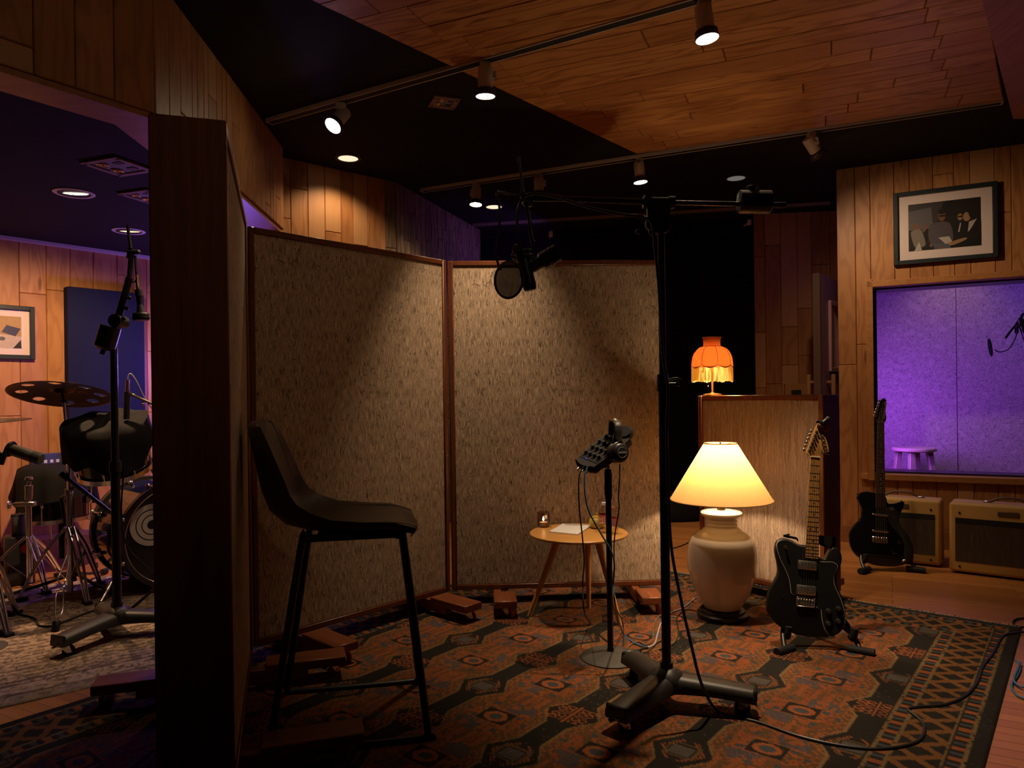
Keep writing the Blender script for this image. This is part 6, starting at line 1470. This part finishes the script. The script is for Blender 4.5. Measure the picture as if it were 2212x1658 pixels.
def tom():
    C = at(248, 1012, 3.98); t = thing('tom_drum', 'black tom drum with chrome rim tilted above the bass drum', 'drum', C, (R(20), 0, R(4))); r = .178
    mb = MB(); mb.lathe([(r, .0), (r, .24)], 56, 0, None, (False, False)); mb.build('shell', M_['blackgloss'], t)
    for z in (-.006, .238): mb = MB(); mb.lathe([(r - .002, z - .004), (r + .014, z - .006), (r + .015, z + .022), (r + .010, z + .022), (r + .008, z + .004)], 56, 0, None, loop=True); mb.build('rim', M_['chrome'], t)
    mb = MB(); mb.lathe([(.001, -.007), (r - .002, -.006)], 48, 0, None, (True, False)); mb.build('bottom_head', plain('black_drum_head', (.010, .010, .010), .22), t)
    for k in range(8):
        a = R(45 * k + 10); c, q = math.cos(a), math.sin(a); mb = MB(); mb.cyl(((r + .012) * c, (r + .012) * q, -.012), ((r + .012) * c, (r + .012) * q, .09), .004, n=8); mb.box(((r + .010) * c, (r + .010) * q, .085), (.016, .016, .05), rotm(0, 0, math.degrees(a)), .004); mb.build('lug', M_['chrome'], t)
    # hanger arm to the bass drum shell
    a = V3((0, r - .01, .10)); Ti = (Matrix.Translation(C) @ t.rotation_euler.to_matrix().to_4x4()).inverted(); e = Ti @ V3((-2.17, 4.36, .635)); mb = MB(); mb.tube([a, a + V3((.0, .05, -.02)), e], .010, 10); mb.build('mount_arm', M_['chrome'], t)
    # cloth thrown over the top
    n = 64; rg = []
    for (rr, z, w) in ((.02, .300, .004), (.08, .302, .008), (.14, .297, .010), (.190, .287, .008), (.214, .262, .008), (.222, .19, .016), (.226, .13, .028), (.229, .090, .036)):
        rg.append([V3(((rr + w * .5 * math.sin(5 * q + z * 9)) * math.cos(q), (rr + w * .5 * math.sin(7 * q + 1 + z * 12)) * math.sin(q), z + w * .9 * math.sin(3 * q + rr * 30) + w * .6 * math.sin(8 * q + 2) + (.035 * math.sin(2 * q + 1.0) if rr > .21 else 0))) for q in [2 * math.pi * j / n for j in range(n)]])
    mb = MB(); mb.rings(rg, 0, (True, False)); c = mb.build('cloth', M_['cloth'], None, C, 80); c.rotation_euler = t.rotation_euler; c.name = 'drum_cloth'; tag(c, 'crumpled black cloth thrown over the tilted tom drum', 'cloth')
tom()
def floor_tom():
    C = onz(112, 1215); C = V3((C.x, C.y, 0)); C = V3((-3.035, 4.72, 0)); t = thing('floor_tom', 'black floor tom draped in cloth behind the short chrome stand', 'drum', C); r = .19; z0, z1 = .34, .66
    mb = MB(); mb.lathe([(r, z0), (r, z1)], 56, 0, None, (True, True)); mb.build('shell', M_['blackgloss'], t)
    for z in (z0 - .01, z1 - .015): mb = MB(); mb.lathe([(r - .002, z), (r + .014, z), (r + .015, z + .025), (r + .008, z + .026)], 56, loop=True); mb.build('rim', M_['chrome'], t)
    for k in range(8):
        a = R(45 * k + 12); c, q = math.cos(a), math.sin(a); mb = MB(); mb.cyl(((r + .012) * c, (r + .012) * q, z0 - .02), ((r + .012) * c, (r + .012) * q, z0 + .13), .004, n=8); mb.box(((r + .010) * c, (r + .010) * q, z0 + .13), (.016, .016, .07), rotm(0, 0, math.degrees(a)), .004); mb.build('lug', M_['chrome'], t)
    for k in range(3):
        a = R(250 + 120 * k); c, q = math.cos(a), math.sin(a); mb = MB(); mb.tube([((r + .03) * c, (r + .03) * q, .56), ((r + .03) * c, (r + .03) * q, .12), ((r + .055) * c, (r + .055) * q, .02)], .006, 8); mb.box(((r + .018) * c, (r + .018) * q, .46), (.03, .03, .05), rotm(0, 0, math.degrees(a)), .004); lg = mb.build('leg', M_['chrome'], t); mb = MB(); mb.cyl(((r + .055) * c, (r + .055) * q, .0), ((r + .055) * c, (r + .055) * q, .035), .014, .010, 12); mb.build('rubber_foot', M_['rubber'], lg)
    n = 64; rg = []
    for (rr, z, w) in ((.02, .70, .003), (.10, .70, .006), (.17, .695, .008), (.212, .675, .010), (.226, .62, .014), (.232, .54, .02), (.24, .47, .03)):
        rg.append([V3(((rr + w * math.sin(5 * q + z * 8)) * math.cos(q), (rr + w * math.sin(7 * q + 2)) * math.sin(q), z + w * .6 * math.sin(4 * q + 1) + (.05 * math.sin(2 * q + 2.2) if rr > .23 else 0))) for q in [2 * math.pi * j / n for j in range(n)]])
    mb = MB(); mb.rings(rg, 0, (True, False)); solo(MBoff(mb, C), 'drum_cloth', M_['cloth'], 'black cloth hanging over the floor tom below the connector panel', 'cloth', C, None, 80)
def MBoff(mb, C):
    mb.v = [tuple(V3(p) + V3(C)) for p in mb.v]; return mb
floor_tom()
def overhead_stand():
    P = onz(262, 1330); P = V3((-1.88, 3.37, 0)); s = thing('microphone_stand', 'heavy black overhead microphone stand on the faded rug by the drums', 'microphone stand', P); tripod_base(s, -110, .30, .135)
    l = lambda x, y, d=3.37: at(x, y, d) - P
    pt = l(258, 720); mb = MB(); mb.cyl((0, 0, .14), (0, 0, .80), .0205, .0205, 18); mb.build('lower_pole', M_['satin'], s); mb = MB(); mb.cyl((0, 0, .80), (0, 0, pt.z + .02), .0165, .0165, 18); mb.build('upper_pole', M_['satin'], s)
    mb = MB(); mb.cyl((0, 0, .136), (0, 0, .165), .026, .026, 18); mb.build('base_collar', M_['blkmetal'], s); mb = MB(); mb.cyl((0, 0, .78), (0, 0, .83), .026, n=18); mb.build('height_clamp', M_['blkmetal'], s)
    a, b, c = l(228, 765), l(262, 690), l(291, 548); a.y = b.y = c.y = -.03
    u = (c - a).normalized(); mb = MB(); mb.cyl(a, b, .0115, .0115, 14); mb.cyl(b, b + u * .20, .0165, .0155, 16); mb.cyl(b + u * .19, c, .0105, .0105, 14); e = l(283, 492); e.y = -.03; mb.cyl(c, e, .0072, .0065, 12); mb.cyl(e, e + Z * .008, .004, n=8); bm_ = mb.build('boom', M_['satin'], s)
    mb = MB(); w0 = l(234, 750); w0.y = -.03; mb.cyl(w0, w0 + u * .10, .046, .046, 28); mb.cyl(w0 - u * .012, w0, .030, .046, 28); mb.build('counterweight', M_['blkmetal'], bm_)
    mb = MB(); 
    for t in (.0, .10, .20): mb.ball(b + u * t * .5 + V3((.035, -.012, .0)), .010); mb.cyl(b + u * t * .5, b + u * t * .5 + V3((.035, -.012, 0)), .006, n=8)
    mb.cyl(b + V3((0, -.03, -.01)), b + V3((0, .05, -.01)), .030, .030, 20); mb.cyl(c + V3((-.01, -.01, 0)), c + V3((.03, -.01, .0)), .011, n=12); mb.ball(c + V3((.036, -.01, 0)), .012); mb.cyl(c - u * .03, c + u * .02, .0165, n=14); mb.build('boom_clutch', M_['plastic'], s)
    o = at(303, 640, 3.34); m = thing('overhead_microphone', 'black overhead drum microphone hanging from the tall boom behind the screen edge', 'microphone', o); q = lambda x, y: at(x, y, 3.34) - o
    mb = MB(); mb.tube([at(292, 552, 3.34) - o, q(295, 590), q(297, 612)], .0062, 10); mb.build('hanger', M_['satin'], m); mb = MB(); mb.cyl(q(297, 608), q(299, 628), .0095, n=14); mb.cyl(q(296, 594), q(297, 608), .0075, n=12); mb.build('xlr_plug', M_['brass'], m)
    mb = MB(); mb.cyl(q(299, 626), q(301, 640), .018, .018, 20); mb.cyl(q(301, 640), q(302, 658), .017, .013, 20); mb.cyl(q(302, 658), q(304, 676), .013, .020, 20); mb.build('body', M_['plastic'], m)
    mb = MB(); T = frame_z(q(304, 678), q(305, 692) - q(304, 678)); mb.lathe([(.001, -.004), (.034, -.004), (.038, .002), (.038, .010), (.035, .013), (.038, .016), (.038, .024), (.034, .030), (.001, .032)], 32, 0, T); mb.build('capsule_head', M_['blkmetal'], m)
    mb = MB(); mb.tube([q(297, 600), q(288, 610), q(282, 598), q(272, 600), q(270, 620)], .0028, 7); mb.build('cable_tail', M_['rubber'], m)
overhead_stand()
def side_mic():
    o = at(55, 980, 3.2); m = thing('broadcast_microphone', 'grey green broadcast microphone pointing in from the left photo edge', 'microphone', o); q = lambda x, y: at(x, y, 3.2) - o; a, b = q(18, 968), q(90, 992); u = (b - a).normalized()
    mb = MB(); T = frame_z(a, u); L = (b - a).length; mb.lathe([(.001, 0), (.020, .0), (.024, .006), (.026, .03), (.026, L * .72), (.0255, L * .73)], 28, 0, T); bd = mb.build('body', plain('grey_green_enamel', (.20, .19, .15), .5), m)
    mb = MB(); mb.lathe([(.024, L * .72), (.027, L * .735), (.027, L * .93), (.024, L * .99), (.001, L)], 28, 0, T); mb.build('grille', plain('dark_olive_mesh', (.10, .10, .08), .6), m)
    mb = MB()
    for k in range(9):
        for j in range(3): c = a + u * (L * .18 + k * L * .05); n = V3((0, -1, .0)); mb.box(c + V3((0, -.0255, .004 - j * .008 + .006)), (.0028, .002, .005))
    mb.build('vent_slots', M_['rubber'], bd)
    mb = MB(); mb.torus(a + u * .01, .030, .007, frame_z((0, 0, 0), u), 24, 8); mb.tube([q(2, 1002), q(8, 985), q(16, 972)], .012, 10); mb.tube([q(-30, 975), q(0, 980), q(8, 985)], .011, 10); mb.build('yoke_mount', M_['plastic'], m)
    s = thing('microphone_stand', 'black stand holding the grey green microphone outside the left photo edge', 'microphone stand', V3((o.x - .24, 3.2, 0))); h = at(-28, 975, 3.2).z
    mb = MB(); mb.cyl((0, 0, .02), (0, 0, h), .011, n=14); mb.tube([(0, 0, h), (.06, 0, h)], .010, 10, smooth=False); mb.build('pole', M_['satin'], s); mb = MB(); mb.lathe([(.001, .001), (.12, .001), (.125, .008), (.06, .022), (.001, .026)], 40); mb.build('base', M_['greycast'], s)
side_mic()
def pencil_mic():
    d = 3.85; o = at(276, 860, d); m = thing('pencil_microphone', 'slim black microphone with looping pale cable beside the blue panel', 'microphone', o); q = lambda x, y: at(x, y, d) - o
    mb = MB(); mb.cyl(q(275, 845), q(273, 905), .0165, .0155, 20); mb.build('body', M_['plastic'], m); mb = MB(); mb.cyl(q(276, 820), q(275, 846), .0085, .0105, 16); mb.build('plug', M_['brass'], m)
    mb = MB(); mb.tube([q(276, 822), q(278, 810), q(284, 808), q(296, 825), q(312, 858), q(330, 884), q(350, 900)], .003, 7); mb.build('cable_tail', plain('pale_cable', (.35, .32, .28), .5), m)
    P = at(372, 930, d); P = V3((P.x, P.y, 0)); s = thing('microphone_stand', 'chrome and black boom stand holding the slim microphone, mostly hidden by the screen', 'microphone stand', P); w = lambda x, y: at(x, y, d) - P
    mb = MB(); mb.cyl((0, 0, .02), w(372, 895), .010, n=12); mb.build('pole', M_['satin'], s); mb = MB(); mb.tube([w(282, 850), w(298, 858), w(330, 872), w(372, 895)], .0075, 10); mb.cyl(w(278, 849), w(290, 854), .0105, n=12); mb.ball(w(308, 873), .010); mb.cyl(w(309, 862), w(308, 873), .005, n=8); mb.build('boom', M_['steel'], s)
    mb = MB()
    for k in range(3): a = R(90 + 120 * k); mb.tube([(0, 0, .18), (.12 * math.cos(a), .12 * math.sin(a), .09), (.22 * math.cos(a), .22 * math.sin(a), .010)], .008, 8)
    mb.build('base', M_['blkmetal'], s)
pencil_mic()
def low_boom():
    B = onz(134, 1285); B = V3((B.x, B.y + .12, 0)); d = B.y; s = thing('microphone_stand', 'short black tripod stand with a boom slanting to the bass drum', 'microphone stand', B); l = lambda x, y, dd=d: at(x, y, dd) - B
    mb = MB(); mb.cyl((0, 0, .05), l(133, 1075), .0125, n=14); mb.cyl(l(133, 1205), l(133, 1130), .018, n=14); mb.build('pole', M_['satin'], s)
    mb = MB(); mb.cyl(l(136, 1026, d - .25), l(318, 1166, d - .05), .0115, n=12); mb.cyl(l(132, 1023, d - .25), l(146, 1034, d - .25), .018, n=14); mb.cyl(l(133, 1075), l(165, 1048, d - .22), .010, n=10); mb.build('boom', M_['satin'], s)
    for a in (215, 335, 95):
        mb = MB(); c, q = math.cos(R(a)), math.sin(R(a)); mb.tube([(0, 0, .10), (.16 * c, .16 * q, .055), (.36 * c, .36 * q, .018)], .010, 10); lg = mb.build('leg', M_['satin'], s); mb = MB(); mb.cyl((.33 * c, .33 * q, .024), (.385 * c, .385 * q, .0185), .016, .0185, 14); mb.build('rubber_foot', M_['rubber'], lg)
low_boom()
def mug_box():
    p = V3((-3.04, 4.38, 0)); b = thing('equipment_case', 'small black equipment case on the floor under the connector panel', 'case', p, (0, 0, R(40))); mb = MB(); mb.box((0, 0, .15), (.15, .13, .30), None, .01); mb.build('body', M_['plastic'], b)
    mb = MB(); mb.lathe([(.001, 0), (.028, 0), (.028, .004), (.016, .006)], 20, 0, Matrix.Translation((.03, -.064, .22)) @ rotm(90)); mb.build('red_socket', M_['red'], b)
    m = thing('travel_mug', 'dark travel mug standing on the black equipment case', 'mug', p + V3((0, 0, .3005))); mb = MB(); mb.lathe([(.001, 0), (.036, 0), (.040, .01), (.041, .115), (.037, .117), (.001, .118)], 24); mb.build('body', plain('slate_mug', (.08, .085, .12), .4), m); mb = MB(); mb.lathe([(.039, .1175), (.041, .1185), (.040, .126), (.001, .127)], 24); mb.build('lid', M_['rubber'], m)
mug_box()
cable('drum_cable', 'black cable snaking over the faded rug past the wire stand foot', [F_(-20, 1310, .012), F_(40, 1325, .012), F_(75, 1335, .012), F_(82, 1348, .012), F_(95, 1352, .012), F_(118, 1350, .012), F_(150, 1338, .012), F_(190, 1322, .012), F_(225, 1312, .012)], .005, M_['rubber'])
cable('drum_mic_cable', 'thin black cable drooping beside the overhead stand pole', [at(268, 1010, 3.34), at(262, 1110, 3.34), at(275, 1180, 3.34), at(305, 1215, 3.38), at(335, 1240, 3.5)], .004, M_['rubber'])
# ---------------------------------------------------------------- far corner: bag, door, intercom
def bag():
    p = V3((1.12, 4.92, 0)); c = onz(1475, 1126); p = V3((c.x, c.y + .06, 0)); b = thing('equipment_bag', 'black fabric bag on the floor behind the ceramic lamp', 'bag', p, (0, 0, R(8)))
    rg = []
    for z, sx, sy in ((.002, .90, .9), (.02, 1.0, 1.0), (.10, 1.02, .95), (.19, .93, .8), (.235, .82, .6), (.25, .70, .35)):
        rg.append([V3((.155 * sx * math.copysign(abs(math.cos(q)) ** .5, math.cos(q)) + .006 * math.sin(9 * q + z * 30), .10 * sy * math.copysign(abs(math.sin(q)) ** .5, math.sin(q)), z + .008 * math.sin(5 * q) * (z > .1))) for q in [2 * math.pi * j / 40 for j in range(40)]])
    mb = MB(); mb.rings(rg); mb.build('body', M_['cloth'], b, ang=70); mb = MB(); mb.tube([(-.06, -.06, .235), (-.05, -.06, .29), (.05, -.06, .29), (.06, -.06, .235)], .007, 8); mb.build('handle', M_['cloth'], b); mb = MB(); mb.tube([(-.11, 0, .247), (.11, 0, .247)], .004, 6, smooth=False); mb.build('zip', M_['rubber'], b)
bag()
def intercom():
    N5 = (W5b - W5a).normalized(); n5 = V3((N5.y, -N5.x, 0)); n5 = n5 if n5.y < 0 else -n5
    P0 = V3((W5a.x, W5a.y, 0)) + n5 * .03; q = onplane(1717, 845, P0, n5)
    T = Matrix((N5, -n5, Z)).transposed().to_4x4(); T.translation = q
    b = thing('wall_box', 'small pine wall box with a black device above the low screen', 'wall box', q, T.to_euler())
    mb = MB(); mb.box((0, -.012, -.03), (.19, .05, .20), None, .004); mb.build('box', woodobj('pine_box', (.52, .25, .09), (.34, .14, .045), 'z'), b); mb = MB(); mb.box((.0, -.042, -.01), (.085, .03, .045), None, .006); mb.build('device', M_['plastic'], b)
    # standing dark door with glazed opening, turned toward the viewer's right
    a = at(1766, 720, 5.60); c = V3((a.x, a.y, 0)); d = thing('door_leaf', None, None, c, (0, 0, R(51.6))); d['kind'] = 'structure'; d.name = 'door_1'
    H = 2.04; W = .78; t = .05; g0, g1, h0, h1 = .24, .66, 1.29, 1.83
    mb = MB()
    for cx, cz, sx, sz in ((g0 / 2, H / 2, g0, H), ((g1 + W) / 2, H / 2, W - g1, H), ((g0 + g1) / 2, h0 / 2, g1 - g0, h0), ((g0 + g1) / 2, (h1 + H) / 2, g1 - g0, H - h1)): mb.box((cx, 0, cz), (sx, t, sz))
    mb.build('door_slab', M_['purpledoor'], d); mb = MB(); w = .035
    for cx, cz, sx, sz in ((g0, (h0 + h1) / 2, w, h1 - h0 + w), (g1, (h0 + h1) / 2, w, h1 - h0 + w), ((g0 + g1) / 2, h0, g1 - g0, w), ((g0 + g1) / 2, h1, g1 - g0, w)): mb.box((cx, -.012, cz), (sx, t + .02, sz), None, .004)
    mb.build('glazing_bead', plain('mauve_bead', (.42, .20, .22), .5), d); mb = MB(); mb.box(((g0 + g1) / 2, 0, (h0 + h1) / 2), (g1 - g0, .008, h1 - h0)); mb.build('glazing', M_['glass'], d)
    mb = MB(); mb.box((-.012, 0, H / 2), (.024, t + .004, H)); mb.build('door_edge', plain('dark_door_edge', (.10, .045, .03), .5), d)
    mb = MB(); mb.box((.16, -.075, 1.04), (.04, .03, .42), None, .006); mb.box((.16, -.045, .90), (.02, .06, .02)); mb.box((.16, -.045, 1.19), (.02, .06, .02)); mb.build('door_handle', woodobj('handle_wood', (.34, .15, .06), (.2, .09, .03), 'z'), d); mb = MB(); mb.box((.02, .075, 1.04), (.04, .03, .42), None, .006); mb.box((.02, .045, .90), (.02, .06, .02)); mb.box((.02, .045, 1.19), (.02, .06, .02)); mb.build('door_handle', woodobj('handle_wood', (.34, .15, .06), (.2, .09, .03), 'z'), d)
intercom()
def exec_lights():
    W1 = (1, .72, .46)
    point('lamp_bulb_light', LB + V3((0, 0, .765)), 40, (1, .70, .41), .026)
    point('fringe_bulb_light', FL + V3((0, 0, .165)), 15, (1, .62, .28), .02)
    point('candle_light', CANDLE + V3((0, 0, .042)), .12, (1, .55, .2), .006)
    for (p, t, lit), (pw, cone, bl) in zip(HEADS, ((38, 70, .9), (106, 60, 1.0), (215, 66, 1.0), (34, 150, .8), (0, 0, 0), (140, 84, .8), (44, 116, .95))):
        if lit: spot('spot_beam', p, t, pw, cone, bl, W1)
    spot('down_beam', DL - Z * .02, V3((DL.x, DL.y, 0)), 17, 130)
    spot('down_drum', DD - Z * .02, V3((-3.1, 4.6, .5)), 200, 120, col=(1, .60, .32))
    spot('down_drum_side', V3((-1.5, 3.35, 2.2)), V3((-2.05, 4.0, .3)), 45, 80, .8, (1, .66, .40))
    point('violet_drum', V3((-2.12, 5.45, 1.35)), 34, (.26, .14, 1), .12)
    b = lambda u, y, z: TW @ V3((u, y, z))
    area('violet_booth', b(.15, .27, .95), b(1.05, 1.15, .95), 13, .2, .5, (.44, .10, 1))
    area('violet_booth_top', b(2.0, .45, 2.2), b(1.2, 1.15, 1.0), 5, .25, .25, (.22, .12, 1))
    spot('booth_downlight', b(.80, .75, 2.38), b(.84, 1.12, .6), 9, 100, .9, (1, .62, .50))
    point('violet_lobby', V3((2.66, 5.75, 2.3)), .35, (.55, .2, 1), .1)
    area('violet_recess', V3((.35, 6.5, 2.3)), V3((-.4, 6.9, 2.2)), 2.5, .15, .15, (.30, .14, 1))
    spot('header_fill_spot', V3((1.1, .2, 2.65)), V3((-1.6, 2.4, 2.0)), 18, 70, .9)  # added fill without a fixture, out of view, lifts the header planks
# ---------------------------------------------------------------- camera, light, view
cam = bpy.data.cameras.new('camera'); co = bpy.data.objects.new('camera', cam); COL.objects.link(co)
cam.sensor_width = 36.0; cam.lens = FPX / 2212 * 36.0; cam.shift_y = (852 - 829) / 2212; cam.clip_start = .05
co.matrix_world = Matrix(((CR, SR, 0, 0), (0, 0, -1, 0), (-SR, CR, 0, EYE), (0, 0, 0, 1)))
SC.camera = co
SC.view_settings.view_transform = 'Standard'; SC.view_settings.look = 'None'; SC.view_settings.gamma = 1.0; SC.view_settings.use_curve_mapping = False
SC.view_settings.exposure = 0.0
w = bpy.data.worlds.new('world'); SC.world = w; w.use_nodes = True
w.node_tree.nodes['Background'].inputs[0].default_value = (.9, .62, .45, 1); w.node_tree.nodes['Background'].inputs[1].default_value = .006
def spot(name, p, target, power, cone, blend=.6, col=(1, .70, .42), size=.03):
    l = bpy.data.lights.new(name, 'SPOT'); l.energy = power; l.spot_size = R(cone); l.spot_blend = blend; l.color = col; l.shadow_soft_size = size
    o = bpy.data.objects.new(name, l); COL.objects.link(o); o.location = p
    o.rotation_euler = (V3(target) - V3(p)).to_track_quat('-Z', 'Y').to_euler(); return o
def point(name, p, power, col, size=.04):
    l = bpy.data.lights.new(name, 'POINT'); l.energy = power; l.color = col; l.shadow_soft_size = size
    o = bpy.data.objects.new(name, l); COL.objects.link(o); o.location = p; return o
def area(name, p, target, power, sx, sy, col):
    l = bpy.data.lights.new(name, 'AREA'); l.energy = power; l.color = col; l.shape = 'RECTANGLE'; l.size = sx; l.size_y = sy
    o = bpy.data.objects.new(name, l); COL.objects.link(o); o.location = p
    o.rotation_euler = (V3(target) - V3(p)).to_track_quat('-Z', 'Y').to_euler(); return o
exec_lights()
SC.cycles.max_bounces = 7; SC.cycles.diffuse_bounces = 3; SC.cycles.glossy_bounces = 3; SC.cycles.transparent_max_bounces = 12; SC.cycles.transmission_bounces = 4
SC.cycles.caustics_reflective = False; SC.cycles.caustics_refractive = False; SC.cycles.sample_clamp_indirect = 3.0; SC.cycles.use_denoising = True
SC.render.film_transparent = False; SC.cycles.use_adaptive_sampling = True; SC.cycles.adaptive_threshold = .018
